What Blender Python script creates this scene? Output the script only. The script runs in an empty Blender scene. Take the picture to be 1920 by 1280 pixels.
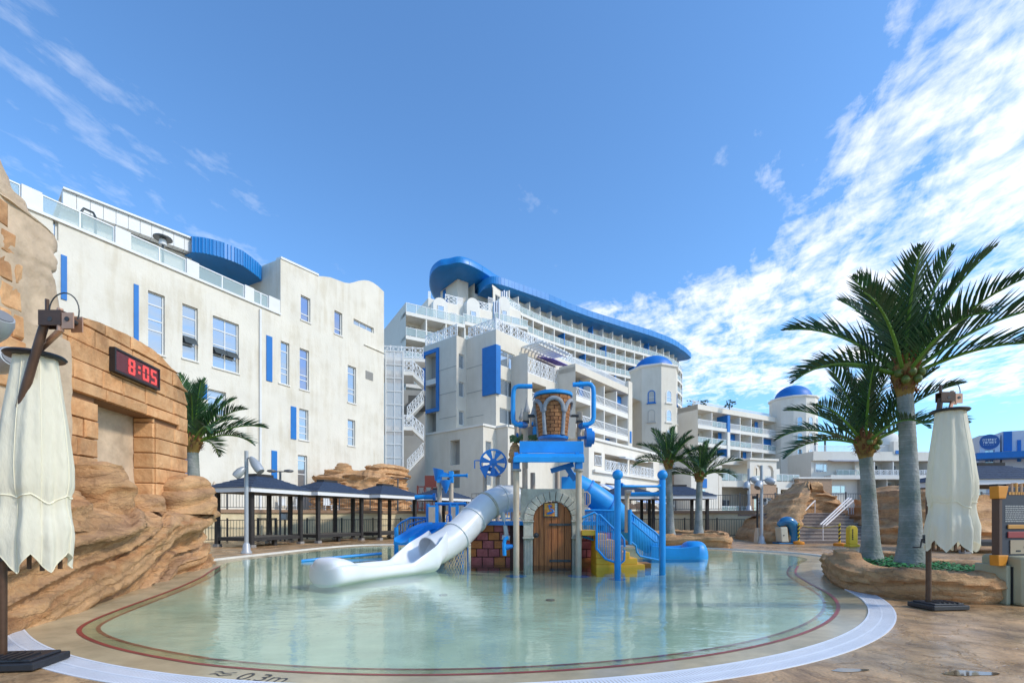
import bpy, bmesh, math, random
from mathutils import Vector, Matrix, noise as mn
R = math.radians
random.seed(7)
scene = bpy.context.scene
col = scene.collection

# ------------------------------------------------------------------ camera, sky, sun, exposure
F_PX, CX, HY, EYE = 880.0, 960.0, 967.0, 1.4
cam_data = bpy.data.cameras.new("camera")
cam = bpy.data.objects.new("camera", cam_data)
col.objects.link(cam)
cam.location = (0, 0, EYE)
cam.rotation_euler = (R(90), 0, 0)
cam_data.sensor_width = 36.0
cam_data.lens = F_PX / 1920 * 36.0
cam_data.shift_y = (HY - 640) / 1920
cam_data.clip_start = 0.05
cam_data.clip_end = 3000
scene.camera = cam

SUN_DIR = Vector((0.92, -0.38, 0.80)).normalized()      # towards the sun
SUN_EL = math.asin(SUN_DIR.z)
SUN_AZ = math.atan2(SUN_DIR.x, SUN_DIR.y)
world = bpy.data.worlds.new("World")
scene.world = world
world.use_nodes = True
wt = world.node_tree
for n in list(wt.nodes):
    wt.nodes.remove(n)
def wn(t, **kw):
    n = wt.nodes.new(t)
    for k, v in kw.items():
        setattr(n, k, v)
    return n
def wl(a, b):
    wt.links.new(a, b)
def wmath(op, a, b=None, clamp=False):
    n = wn('ShaderNodeMath', operation=op)
    n.use_clamp = clamp
    for i, v in enumerate((a, b)):
        if v is None:
            continue
        if isinstance(v, (int, float)):
            n.inputs[i].default_value = v
        else:
            wl(v, n.inputs[i])
    return n.outputs[0]
w_out = wn('ShaderNodeOutputWorld')
w_bg = wn('ShaderNodeBackground')
w_bg.inputs['Strength'].default_value = 0.15
sky = wn('ShaderNodeTexSky')
sky.sky_type = 'NISHITA'
sky.sun_disc = False
sky.sun_elevation = SUN_EL
sky.sun_rotation = SUN_AZ
sky.air_density = 1.0
sky.dust_density = 0.5
sky.ozone_density = 1.6
tc = wn('ShaderNodeTexCoord')
sep = wn('ShaderNodeSeparateXYZ')
wl(tc.outputs['Generated'], sep.inputs[0])
dz = wmath('MAXIMUM', sep.outputs[2], 0.03)
qx = wmath('DIVIDE', sep.outputs[0], dz)
qy = wmath('DIVIDE', sep.outputs[1], dz)
# the sheet of high cloud lies to the right (+x) of the pool; its edge runs away from the viewer
def wsmooth(v, a, b):
    n = wn('ShaderNodeMapRange', interpolation_type='SMOOTHSTEP')
    n.inputs[1].default_value = a
    n.inputs[2].default_value = b
    wl(v, n.inputs[0])
    return n.outputs[0]
def wnoise(sx, sy, rot, scale, detail, rough, dist=0.0, off=0.0):
    cmb = wn('ShaderNodeCombineXYZ')
    wl(qx, cmb.inputs[0]); wl(qy, cmb.inputs[1])
    cmb.inputs[2].default_value = off
    mp = wn('ShaderNodeMapping')
    mp.inputs['Rotation'].default_value = (0, 0, rot)
    wl(cmb.outputs[0], mp.inputs[0])
    mp2 = wn('ShaderNodeMapping')
    mp2.inputs['Scale'].default_value = (sx, sy, 1)
    wl(mp.outputs[0], mp2.inputs[0])
    nz = wn('ShaderNodeTexNoise')
    nz.inputs['Scale'].default_value = scale
    nz.inputs['Detail'].default_value = detail
    nz.inputs['Roughness'].default_value = rough
    nz.inputs['Distortion'].default_value = dist
    wl(mp2.outputs[0], nz.inputs['Vector'])
    return nz.outputs['Fac']
big = wnoise(1.0, 0.45, R(18), 1.3, 3, 0.5, 0.3, 3.1)
streak = wnoise(2.0, 0.8, R(24), 3.4, 12, 0.62, 0.35, 1.7)
ripple = wnoise(1.5, 1.0, R(-20), 9.0, 6, 0.6, 0.2, 8.0)
edge = wmath('ADD', wmath('SUBTRACT', qx, 0.80), wmath('MULTIPLY', wmath('SUBTRACT', big, 0.5), 1.0))
edge = wmath('ADD', edge, wmath('MULTIPLY', wsmooth(qy, 1.5, 2.4), 0.55))
edge = wmath('ADD', edge, wmath('MULTIPLY', wmath('SUBTRACT', 1.0, wsmooth(qy, 1.15, 1.7)), 0.22))
right = wmath('MULTIPLY', wsmooth(edge, -0.32, 0.55), wmath('SUBTRACT', 1.0, wmath('MULTIPLY', wsmooth(qy, 3.4, 5.0), 0.8)))
left = wmath('MULTIPLY', wsmooth(wmath('MULTIPLY', qx, -1), 0.35, 1.1), 0.70)
midwisp = wmath('MULTIPLY', wsmooth(big, 0.48, 0.66), 0.34)
cover = wmath('MAXIMUM', wmath('MAXIMUM', right, left), midwisp)
tex = wmath('ADD', wmath('MULTIPLY', streak, 0.68), wmath('MULTIPLY', ripple, 0.32))
thr = wmath('SUBTRACT', 0.70, wmath('MULTIPLY', cover, 0.30))
dens = wmath('MULTIPLY', wmath('SUBTRACT', tex, thr), 4.2, clamp=True)
dens = wmath('MULTIPLY', dens, wsmooth(cover, 0.02, 0.25))
dens = wmath('MULTIPLY', dens, wsmooth(sep.outputs[2], 0.0, 0.10))
dens = wmath('MULTIPLY', dens, wmath('ADD', 0.36, wmath('MULTIPLY', right, 0.64)))
tint = wn('ShaderNodeMix', data_type='RGBA', blend_type='MULTIPLY')
tint.inputs['Factor'].default_value = 1.0
wl(sky.outputs[0], tint.inputs['A'])
tint.inputs['B'].default_value = (0.78, 1.14, 1.42, 1)
SKY_TINT = tint
wmix = wn('ShaderNodeMix', data_type='RGBA')
wl(dens, wmix.inputs['Factor'])
wl(tint.outputs['Result'], wmix.inputs['A'])
wmix.inputs['B'].default_value = (7.0, 7.0, 7.0, 1)
wl(wmix.outputs['Result'], w_bg.inputs['Color'])
wl(w_bg.outputs[0], w_out.inputs['Surface'])

sun_data = bpy.data.lights.new("sun", 'SUN')
sun_data.energy = 2.0
sun_data.angle = R(6.0)
sun_data.color = (1.0, 0.93, 0.82)
sun = bpy.data.objects.new("sun", sun_data)
col.objects.link(sun)
sun.rotation_euler = (-SUN_DIR).to_track_quat('-Z', 'Y').to_euler()
sun.location = (60, -30, 60)

vs = scene.view_settings
vs.view_transform = 'Standard'
vs.look = 'None'
vs.exposure = 0.40
vs.gamma = 1.0
vs.use_curve_mapping = False
scene.render.engine = 'CYCLES'
scene.cycles.max_bounces = 8
scene.cycles.transparent_max_bounces = 12
scene.cycles.caustics_reflective = False
scene.cycles.caustics_refractive = False

# ------------------------------------------------------------------ helpers
def at(px, py, Y):
    return Vector(((px - CX) * Y / F_PX, Y, EYE + (HY - py) * Y / F_PX))
def gx(px, Y):
    return (px - CX) * Y / F_PX
def hz(py, Y):
    return EYE + (HY - py) * Y / F_PX

def wloc(o):
    v = Vector((0, 0, 0))
    while o is not None:
        v += o.location
        o = o.parent
    return v

def tag(o, label=None, cat=None, group=None, kind=None):
    for k, v in (('label', label), ('category', cat), ('group', group), ('kind', kind)):
        if v:
            o[k] = v
    return o
def thing(name, label, cat, loc=(0, 0, 0), rz=0.0, group=None):
    o = bpy.data.objects.new(name, None)
    o.empty_display_size = 0.2
    col.objects.link(o)
    o.location = loc
    o.rotation_euler = (0, 0, rz)
    return tag(o, label, cat, group)

def smooth_poly(pts, n=8, closed=True):
    out = []; N = len(pts)
    for i in range(N if closed else N - 1):
        p0, p1, p2, p3 = (Vector(pts[(i + k) % N]) if closed else Vector(pts[max(0, min(N - 1, i + k))]) for k in (-1, 0, 1, 2))
        for j in range(n):
            t = j / n
            out.append(0.5 * ((2 * p1) + (p2 - p0) * t + (2 * p0 - 5 * p1 + 4 * p2 - p3) * t * t + (3 * p1 - p0 - 3 * p2 + p3) * t ** 3))
    if not closed:
        out.append(Vector(pts[-1]))
    return out

KIDS = {}
class MB:
    """collects faces; build() links them as one mesh object"""
    def __init__(s):
        s.v = []; s.f = []
    def quad(s, a, b, c, d):
        i = len(s.v)
        s.v += [tuple(a), tuple(b), tuple(c), tuple(d)]
        s.f.append((i, i + 1, i + 2, i + 3))
    def poly(s, pts):
        i = len(s.v)
        s.v += [tuple(p) for p in pts]
        s.f.append(tuple(range(i, i + len(pts))))
    def hexa(s, p):
        """8 corners: bottom 4 (ccw from above) then top 4"""
        i = len(s.v)
        s.v += [tuple(q) for q in p]
        for f in ((3, 2, 1, 0), (4, 5, 6, 7), (0, 1, 5, 4), (1, 2, 6, 5), (2, 3, 7, 6), (3, 0, 4, 7)):
            s.f.append(tuple(i + k for k in f))
        return s
    def box(s, c, d, rz=0.0):
        cx, cy, cz = c; x, y, z = d[0] / 2, d[1] / 2, d[2] / 2
        ca, sa = math.cos(rz), math.sin(rz)
        P = []
        for zz in (-z, z):
            for xx, yy in ((-x, -y), (x, -y), (x, y), (-x, y)):
                P.append((cx + xx * ca - yy * sa, cy + xx * sa + yy * ca, cz + zz))
        return s.hexa(P)
    def bx(s, x0, x1, y0, y1, z0, z1):
        return s.box(((x0 + x1) / 2, (y0 + y1) / 2, (z0 + z1) / 2), (abs(x1 - x0), abs(y1 - y0), abs(z1 - z0)))
    def beam(s, a, b, w, h=None, up=(0, 0, 1)):
        """square bar from a to b"""
        h = h or w
        a, b = Vector(a), Vector(b)
        d = (b - a).normalized()
        u = Vector(up)
        if abs(d.dot(u)) > 0.98:
            u = Vector((0, 1, 0))
        x = d.cross(u).normalized(); y = x.cross(d).normalized()
        x *= w / 2; y *= h / 2
        return s.hexa([a - x - y, a + x - y, b + x - y, b - x - y, a - x + y, a + x + y, b + x + y, b - x + y])
    def prism(s, pts, z0, z1):
        n = len(pts); i = len(s.v)
        s.v += [(p[0], p[1], z0) for p in pts] + [(p[0], p[1], z1) for p in pts]
        s.f.append(tuple(i + k for k in reversed(range(n))))
        s.f.append(tuple(i + n + k for k in range(n)))
        for k in range(n):
            s.f.append((i + k, i + (k + 1) % n, i + n + (k + 1) % n, i + n + k))
        return s
    def ring(s, rings, closed=True, cap0=True, cap1=True):
        """rings: list of equal-length point loops"""
        n = len(rings[0]); i = len(s.v)
        for r in rings:
            s.v += [tuple(p) for p in r]
        for a in range(len(rings) - 1):
            for k in range(n if closed else n - 1):
                k2 = (k + 1) % n
                s.f.append((i + a * n + k, i + a * n + k2, i + (a + 1) * n + k2, i + (a + 1) * n + k))
        if closed and cap0:
            s.f.append(tuple(i + k for k in reversed(range(n))))
        if closed and cap1:
            s.f.append(tuple(i + (len(rings) - 1) * n + k for k in range(n)))
        return s
    def tube(s, path, r, seg=8, cap=True):
        path = [Vector(p) for p in path]
        rs = r if isinstance(r, (list, tuple)) else [r] * len(path)
        rings = []; prev = None
        for i, p in enumerate(path):
            t = (path[min(i + 1, len(path) - 1)] - path[max(i - 1, 0)]).normalized()
            if prev is None:
                u = Vector((0, 0, 1)) if abs(t.z) < 0.95 else Vector((0, 1, 0))
                x = t.cross(u).normalized()
            else:
                x = (prev - t * prev.dot(t)).normalized()
            prev = x
            y = t.cross(x)
            rings.append([p + (x * math.cos(2 * math.pi * k / seg) + y * math.sin(2 * math.pi * k / seg)) * rs[i] for k in range(seg)])
        return s.ring(rings, True, cap, cap)
    def cyl(s, x, y, z0, z1, r, r1=None, seg=12):
        return s.lathe([(r, z0), (r if r1 is None else r1, z1)], seg, (x, y, 0))
    def lathe(s, prof, seg=16, c=(0, 0, 0), a0=0.0):
        rings = [[(c[0] + r * math.cos(a0 + 2 * math.pi * k / seg), c[1] + r * math.sin(a0 + 2 * math.pi * k / seg), c[2] + z) for k in range(seg)] for r, z in prof]
        return s.ring(rings)
    def ball(s, c, r, seg=14, rows=8, squash=1.0):
        prof = [(max(r * math.sin(math.pi * i / rows), r * 0.01), -r * squash * math.cos(math.pi * i / rows)) for i in range(rows + 1)]
        return s.lathe(prof, seg, c)
    def mesh(s, name, m, smooth=False, off=None):
        me = bpy.data.meshes.new(name)
        vs_ = s.v if off is None else [(x - off[0], y - off[1], z - off[2]) for x, y, z in s.v]
        me.from_pydata(vs_, [], s.f)
        bm = bmesh.new(); bm.from_mesh(me)
        bmesh.ops.remove_doubles(bm, verts=bm.verts, dist=1e-5)
        bmesh.ops.recalc_face_normals(bm, faces=bm.faces)
        bm.to_mesh(me); bm.free()
        if m:
            me.materials.append(m)
        if smooth:
            me.shade_smooth()
            me.set_sharp_from_angle(angle=R(40 if smooth is True else smooth))
        return me
    def build(s, name, m, parent=None, world=True, smooth=False, bevel=0.0, kind=None):
        """world=True: coordinates are world ones, made local to the parent"""
        off = wloc(parent) if (parent is not None and world) else None
        o = bpy.data.objects.new(name, s.mesh(name, m, smooth, off))
        col.objects.link(o)
        o.parent = parent
        if parent is not None:
            KIDS.setdefault(parent.name, []).append(o)
        if bevel:
            md = o.modifiers.new('edge', 'BEVEL')
            md.width = bevel; md.segments = 2; md.limit_method = 'ANGLE'; md.angle_limit = R(40)
        if kind:
            o['kind'] = kind
        return o

def inst(name, me, parent, loc=(0, 0, 0), rz=0.0, rot=None, scale=None):
    """another object on a shared mesh; loc is local to the parent"""
    o = bpy.data.objects.new(name, me)
    col.objects.link(o)
    o.parent = parent
    o.location = loc
    o.rotation_euler = rot if rot is not None else (0, 0, rz)
    if scale is not None:
        o.scale = scale
    if parent is not None:
        KIDS.setdefault(parent.name, []).append(o)
    return o

def dup(root, loc=None, rz=None, label=None, parent=None):
    c = root.copy()
    col.objects.link(c)
    if parent is not None:
        c.parent = parent
        KIDS.setdefault(parent.name, []).append(c)
    if loc is not None:
        c.location = loc
    if rz is not None:
        c.rotation_euler = (0, 0, rz)
    if label:
        c['label'] = label
    for ch in KIDS.get(root.name, []):
        dup(ch, parent=c)
    return c

# ------------------------------------------------------------------ materials
MATS = {}
def mat(name, c, rough=0.6, var=0.0, scale=3.0, c2=None, bump=0.0, bscale=None, metal=0.0, spec=0.5, emit=None, coat=0.0, stretch=(1, 1, 1), detail=6, world_co=True, lo=0.35, hi=0.65, extra=None):
    if name in MATS:
        return MATS[name]
    m = bpy.data.materials.new(name)
    m.use_nodes = True
    nt = m.node_tree
    p = nt.nodes['Principled BSDF']
    p.inputs['Roughness'].default_value = rough
    p.inputs['Metallic'].default_value = metal
    p.inputs['Specular IOR Level'].default_value = spec
    p.inputs['Coat Weight'].default_value = coat
    p.inputs['Base Color'].default_value = (*c, 1)
    if emit:
        p.inputs['Emission Color'].default_value = (*emit[0], 1)
        p.inputs['Emission Strength'].default_value = emit[1]
    def co(sc=(1, 1, 1)):
        if world_co:
            g = nt.nodes.new('ShaderNodeNewGeometry'); out = g.outputs['Position']
        else:
            g = nt.nodes.new('ShaderNodeTexCoord'); out = g.outputs['Object']
        mp = nt.nodes.new('ShaderNodeMapping'); mp.inputs['Scale'].default_value = sc
        nt.links.new(out, mp.inputs[0])
        return mp.outputs[0]
    if var or c2:
        nz = nt.nodes.new('ShaderNodeTexNoise')
        nz.inputs['Scale'].default_value = scale; nz.inputs['Detail'].default_value = detail; nz.inputs['Roughness'].default_value = 0.6
        nt.links.new(co(stretch), nz.inputs['Vector'])
        rp = nt.nodes.new('ShaderNodeValToRGB')
        a = c2 if c2 else tuple(x * (1 - var) for x in c)
        b = c if c2 else tuple(min(1, x * (1 + var * 0.6)) for x in c)
        rp.color_ramp.elements[0].position = lo; rp.color_ramp.elements[0].color = (*a, 1)
        rp.color_ramp.elements[1].position = hi; rp.color_ramp.elements[1].color = (*b, 1)
        nt.links.new(nz.outputs['Fac'], rp.inputs[0])
        nt.links.new(rp.outputs[0], p.inputs['Base Color'])
    if bump:
        nb = nt.nodes.new('ShaderNodeTexNoise')
        nb.inputs['Scale'].default_value = bscale or scale * 6; nb.inputs['Detail'].default_value = 5
        nt.links.new(co(stretch), nb.inputs['Vector'])
        bp = nt.nodes.new('ShaderNodeBump'); bp.inputs['Strength'].default_value = bump; bp.inputs['Distance'].default_value = 0.05
        nt.links.new(nb.outputs['Fac'], bp.inputs['Height'])
        nt.links.new(bp.outputs[0], p.inputs['Normal'])
    MATS[name] = m
    if extra:
        extra(m, nt, p, co)
    return m

def stucco_extra(streak_amt, tint):
    """large warm blotches and vertical rain streaks over the plaster colour"""
    def fn(m, nt, p, co):
        src = p.inputs['Base Color'].links[0].from_socket if p.inputs['Base Color'].links else None
        nz = nt.nodes.new('ShaderNodeTexNoise'); nz.inputs['Scale'].default_value = 1.0; nz.inputs['Detail'].default_value = 8; nz.inputs['Roughness'].default_value = 0.65
        nt.links.new(co((2.2, 2.2, 0.25)), nz.inputs['Vector'])
        n2 = nt.nodes.new('ShaderNodeTexNoise'); n2.inputs['Scale'].default_value = 0.33; n2.inputs['Detail'].default_value = 9; n2.inputs['Roughness'].default_value = 0.7
        nt.links.new(co((1, 1, 1.3)), n2.inputs['Vector'])
        ml = nt.nodes.new('ShaderNodeMath'); ml.operation = 'MULTIPLY'
        nt.links.new(nz.outputs['Fac'], ml.inputs[0]); nt.links.new(n2.outputs['Fac'], ml.inputs[1])
        mr = nt.nodes.new('ShaderNodeMapRange'); mr.inputs[1].default_value = 0.22; mr.inputs[2].default_value = 0.36; mr.inputs[4].default_value = streak_amt
        nt.links.new(ml.outputs[0], mr.inputs[0])
        mx = nt.nodes.new('ShaderNodeMix'); mx.data_type = 'RGBA'; mx.blend_type = 'MULTIPLY'
        nt.links.new(mr.outputs[0], mx.inputs['Factor'])
        if src is not None:
            nt.links.new(src, mx.inputs['A'])
        else:
            mx.inputs['A'].default_value = p.inputs['Base Color'].default_value
        mx.inputs['B'].default_value = (*tint, 1)
        nt.links.new(mx.outputs['Result'], p.inputs['Base Color'])
    return fn

M_A = mat('plaster_warm', (0.735, 0.69, 0.595), 0.85, 0.06, 0.5, bump=0.25, bscale=9, extra=stucco_extra(0.9, (0.86, 0.83, 0.77)))
M_B = mat('plaster_beige', (0.70, 0.645, 0.55), 0.85, 0.05, 0.4, bump=0.15, bscale=7, extra=stucco_extra(0.5, (0.88, 0.86, 0.82)))
M_C = mat('plaster_cream', (0.77, 0.715, 0.625), 0.85, 0.04, 0.3, extra=stucco_extra(0.4, (0.90, 0.88, 0.84)))
M_WHITE = mat('white_paint', (0.72, 0.72, 0.70), 0.5, 0.04, 1.5)
M_RAIL = mat('white_rail', (0.80, 0.81, 0.82), 0.45)
M_BLUEP = mat('blue_panel_paint', (0.006, 0.16, 0.50), 0.55, 0.08, 1.0)
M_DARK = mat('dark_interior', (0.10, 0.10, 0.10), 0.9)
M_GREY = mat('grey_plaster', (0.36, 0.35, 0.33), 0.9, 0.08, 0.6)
M_ROOF = mat('blue_metal_roof', (0.010, 0.215, 0.58), 0.42, 0.08, 0.5, spec=0.6)
M_DOME = mat('dome_blue', (0.008, 0.16, 0.52), 0.5, 0.12, 0.8)
M_FRAME = mat('window_frame_white', (0.72, 0.72, 0.70), 0.45)
M_TERR = mat('terrace_paving', (0.42, 0.34, 0.26), 0.85, 0.15, 0.8)
M_BRICKW = mat('brick_cladding', (0.44, 0.29, 0.19), 0.9, 0.25, 6.0, stretch=(1, 1, 2.2))
def glass_mat(name, c, rough, dark, ior=1.6):
    def ex(m, nt, p, co):
        p.inputs['IOR'].default_value = ior
    return mat(name, c, rough, spec=0.9, extra=ex)
M_GLASS = mat('window_glass', (0.42, 0.48, 0.54), 0.04, metal=0.7)
M_GLASSD = mat('door_glass_dark', (0.06, 0.07, 0.08), 0.06, spec=.8)
M_CURT = mat('door_curtain', (0.50, 0.48, 0.43), 0.35, .15, 3)
M_GLASSB = mat('window_glass_blue', (0.30, 0.36, 0.50), 0.05, metal=0.7)
M_BAL = bpy.data.materials.new('balcony_glass'); M_BAL.use_nodes = True
def _bal(nt, c, tr):
    p = nt.nodes['Principled BSDF']
    p.inputs['Base Color'].default_value = (*c, 1); p.inputs['Roughness'].default_value = 0.06
    p.inputs['Alpha'].default_value = tr
    p.inputs['IOR'].default_value = 1.6
_bal(M_BAL.node_tree, (0.50, 0.62, 0.62), 0.42)
M_SCREEN = bpy.data.materials.new('mesh_screen'); M_SCREEN.use_nodes = True
_bal(M_SCREEN.node_tree, (0.80, 0.80, 0.80), 0.50); M_SCREEN.node_tree.nodes['Principled BSDF'].inputs['Roughness'].default_value = 0.6
# ------------------------------------------------------------------ facades
class Face:
    """a vertical plane: p0 (x, y), direction d (to the viewer's right), n towards the viewer's side"""
    def __init__(s, p0, d):
        s.p = Vector((p0[0], p0[1])); s.d = Vector((d[0], d[1])).normalized()
        s.n = Vector((s.d.y, -s.d.x)); s.ang = math.atan2(s.d.y, s.d.x)
    def off(s, w):
        return Face(s.p + s.n * w, s.d)
    def pt(s, u, z, w=0.0):
        q = s.p + s.d * u + s.n * w
        return Vector((q.x, q.y, z))
    def u(s, px):
        k = (px - CX) / F_PX
        return (k * s.p.y - s.p.x) / (s.d.x - k * s.d.y)
    def Y(s, px):
        return s.p.y + s.d.y * s.u(px)
    def z(s, px, py):
        return hz(py, s.Y(px))
    def box(s, mb, u0, u1, z0, z1, w0, w1):
        mb.hexa([s.pt(u0, z0, w1), s.pt(u1, z0, w1), s.pt(u1, z0, w0), s.pt(u0, z0, w0),
                 s.pt(u0, z1, w1), s.pt(u1, z1, w1), s.pt(u1, z1, w0), s.pt(u0, z1, w0)])
    def wall(s, mb, u0, u1, z0, z1, holes=(), reveal=0.2):
        us = sorted({u0, u1} | {max(u0, min(u1, v)) for h in holes for v in h[:2]})
        zs = sorted({z0, z1} | {max(z0, min(z1, v)) for h in holes for v in h[2:4]})
        for a, b in zip(us, us[1:]):
            for c, d in zip(zs, zs[1:]):
                mu, mz = (a + b) / 2, (c + d) / 2
                if any(h[0] < mu < h[1] and h[2] < mz < h[3] for h in holes):
                    continue
                mb.quad(s.pt(a, c), s.pt(b, c), s.pt(b, d), s.pt(a, d))
        for h in holes:
            r = h[4] if len(h) > 4 else reveal
            a, b, c, d = h[:4]
            for (p, q), (p2, q2) in (((a, c), (b, c)), ((b, c), (b, d)), ((b, d), (a, d)), ((a, d), (a, c))):
                mb.quad(s.pt(p, q), s.pt(p2, q2), s.pt(p2, q2, -r), s.pt(p, q, -r))

def window(root, F, h, bars=(), vbars=(), depth=0.16, fr=0.06, glass=None, frame=None, name='window', blind=0.0, vent=None):
    """frame as a part, glass as its sub-part"""
    u0, u1, z0, z1 = h[:4]
    m = MB(); w0, w1 = -depth - 0.04, -depth + 0.04
    F.box(m, u0, u1, z0, z0 + fr, w0, w1); F.box(m, u0, u1, z1 - fr, z1, w0, w1)
    F.box(m, u0, u0 + fr, z0 + fr, z1 - fr, w0, w1); F.box(m, u1 - fr, u1, z0 + fr, z1 - fr, w0, w1)
    for b in bars:
        zz = z0 + (z1 - z0) * b
        F.box(m, u0 + fr, u1 - fr, zz - fr * 0.45, zz + fr * 0.45, w0 + .01, w1 - .01)
    for b in vbars:
        uu = u0 + (u1 - u0) * b
        F.box(m, uu - fr * 0.45, uu + fr * 0.45, z0 + fr, z1 - fr, w0 + .015, w1 - .015)
    f = m.build(name, frame or M_FRAME, root)
    g = MB(); g.quad(F.pt(u0 + .01, z0 + .01, -depth), F.pt(u1 - .01, z0 + .01, -depth), F.pt(u1 - .01, z1 - .01, -depth), F.pt(u0 + .01, z1 - .01, -depth))
    g.build('pane', glass or M_GLASS, f)
    if F is FA and z1 - z0 > 1.2:
        sl = MB(); F.box(sl, u0 - .06, u1 + .06, z0 - .09, z0 - .003, -.10, .07); sl.build('sill', M_WALLTRIM, f)
    if vent:
        v = MB(); a = z0 + (z1 - z0) * vent[0]; b = z0 + (z1 - z0) * vent[1]
        for (p, q) in ((u0 + fr, u0 + (u1 - u0) * 0.5 - .02), (u0 + (u1 - u0) * 0.5 + .02, u1 - fr)) if vbars else ((u0 + fr, u1 - fr),):
            v.hexa([F.pt(p, a, .22), F.pt(q, a, .22), F.pt(q, a + .03, .19), F.pt(p, a + .03, .19), F.pt(p, b, -.1), F.pt(q, b, -.1), F.pt(q, b + .03, -.12), F.pt(p, b + .03, -.12)])
        v.build('vent_sash', M_VENT, f)
    return f
M_WALLTRIM = mat('balcony_white', (0.76, 0.73, 0.67), 0.8, 0.05, 0.6)
M_VENT = mat('dark_sash', (0.06, 0.07, 0.07), 0.3)

# shared small meshes for balconies (local x along the face, y inward = +, z up)
BCACHE = {}
def rail_mesh(kind, L, H=1.05):
    k = (kind, round(L, 2), H)
    if k in BCACHE:
        return BCACHE[k]
    m = MB()
    if kind == 'glass':
        m.bx(0.03, L - 0.03, -0.012, 0.012, 0.08, H - 0.06)
        me = m.mesh('glass_rail', M_BAL)
        me.materials.append(M_RAIL)
        r = MB(); r.bx(0, L, -.035, .035, H - .06, H)
        n = max(2, int(L / 1.1))
        for i in range(n + 1):
            x = L * i / n
            r.bx(max(0, x - .03), min(L, x + .03), -.04, .04, 0, H - .06)
        k2 = r.mesh('glass_rail_metal', M_RAIL)
        BCACHE[k] = (me, k2)
        return BCACHE[k]
    if kind == 'bars':       # slanted bars
        m.bx(0, L, -.03, .03, H - .07, H); m.bx(0, L, -.03, .03, 0.08, 0.14)
        n = max(3, int(L / 0.30))
        for i in range(n):
            a = L * i / n; b = L * (i + 1.25) / n
            m.beam((a, 0, .14), (min(b, L), 0, H - .07), .055, .05)
        m.bx(0, .06, -.03, .03, 0, H); m.bx(L - .06, L, -.03, .03, 0, H)
    elif kind == 'pickets':
        m.bx(0, L, -.03, .03, H - .07, H); m.bx(0, L, -.03, .03, 0.06, 0.12)
        n = max(3, int(L / 0.16))
        for i in range(n + 1):
            x = .03 + (L - .06) * i / n
            m.bx(x - .025, x + .025, -.02, .02, .12, H - .07)
    else:                    # lattice with diamonds and posts
        m.bx(0, L, -.03, .03, H - .07, H); m.bx(0, L, -.03, .03, 0.06, 0.13)
        n = max(1, int(L / 1.0))
        for i in range(n + 1):
            x = L * i / n
            m.bx(max(0, x - .05), min(L, x + .05), -.045, .045, 0, H + .05)
        for i in range(n):
            a, b = L * i / n + .05, L * (i + 1) / n - .05
            c = (a + b) / 2; lo, hi = .13, H - .07; q = (lo + hi) / 2
            for (p, z1), (p2, z2) in (((a, q), (c, hi)), ((c, hi), (b, q)), ((b, q), (c, lo)), ((c, lo), (a, q)), ((a, lo), (b, hi)), ((a, hi), (b, lo))):
                m.beam((p, 0, z1), (p2, 0, z2), .05, .045)
            for x in (a + (b - a) * .25, a + (b - a) * .75):
                m.bx(x - .02, x + .02, -.018, .018, lo, hi)
    BCACHE[k] = (m.mesh(kind + '_rail', M_RAIL), None)
    return BCACHE[k]
def add_rail(root, F, u0, u1, z, kind, H=1.05, w=-0.06, name='balcony_railing'):
    me, me2 = rail_mesh(kind, u1 - u0, H)
    loc = F.pt(u0, z, w) - wloc(root)
    if me2 is not None:
        o = inst(name, me2, root, loc, F.ang)
        inst('pane', me, o)
    else:
        o = inst(name, me, root, loc, F.ang)
    return o
def door_mesh(L, H):
    v = random.choice((0, 0, 0, 1, 2)); k = ('door', round(L, 2), round(H, 2), v)
    if k not in BCACHE:
        m = MB(); t = .07
        for x in (0, L / 2 - t / 2, L - t):
            m.bx(x, x + t, -.05, .05, 0, H)
        m.bx(t, L - t, -.045, .045, H - t, H); m.bx(t, L - t, -.045, .045, 0, t)
        g = MB(); g.quad((.01, 0, .01), (L - .01, 0, .01), (L - .01, 0, H - .01), (.01, 0, H - .01))
        BCACHE[k] = (m.mesh('sliding_door', M_FRAME), g.mesh('door_pane', (M_GLASSD, M_CURT, M_GLASS)[v]))
    return BCACHE[k]
def add_door(root, F, u0, u1, z, H, w, name='sliding_door'):
    a, b = door_mesh(u1 - u0, H)
    o = inst(name, a, root, F.pt(u0, z, w) - wloc(root), F.ang)
    inst('pane', b, o)
    return o

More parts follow.
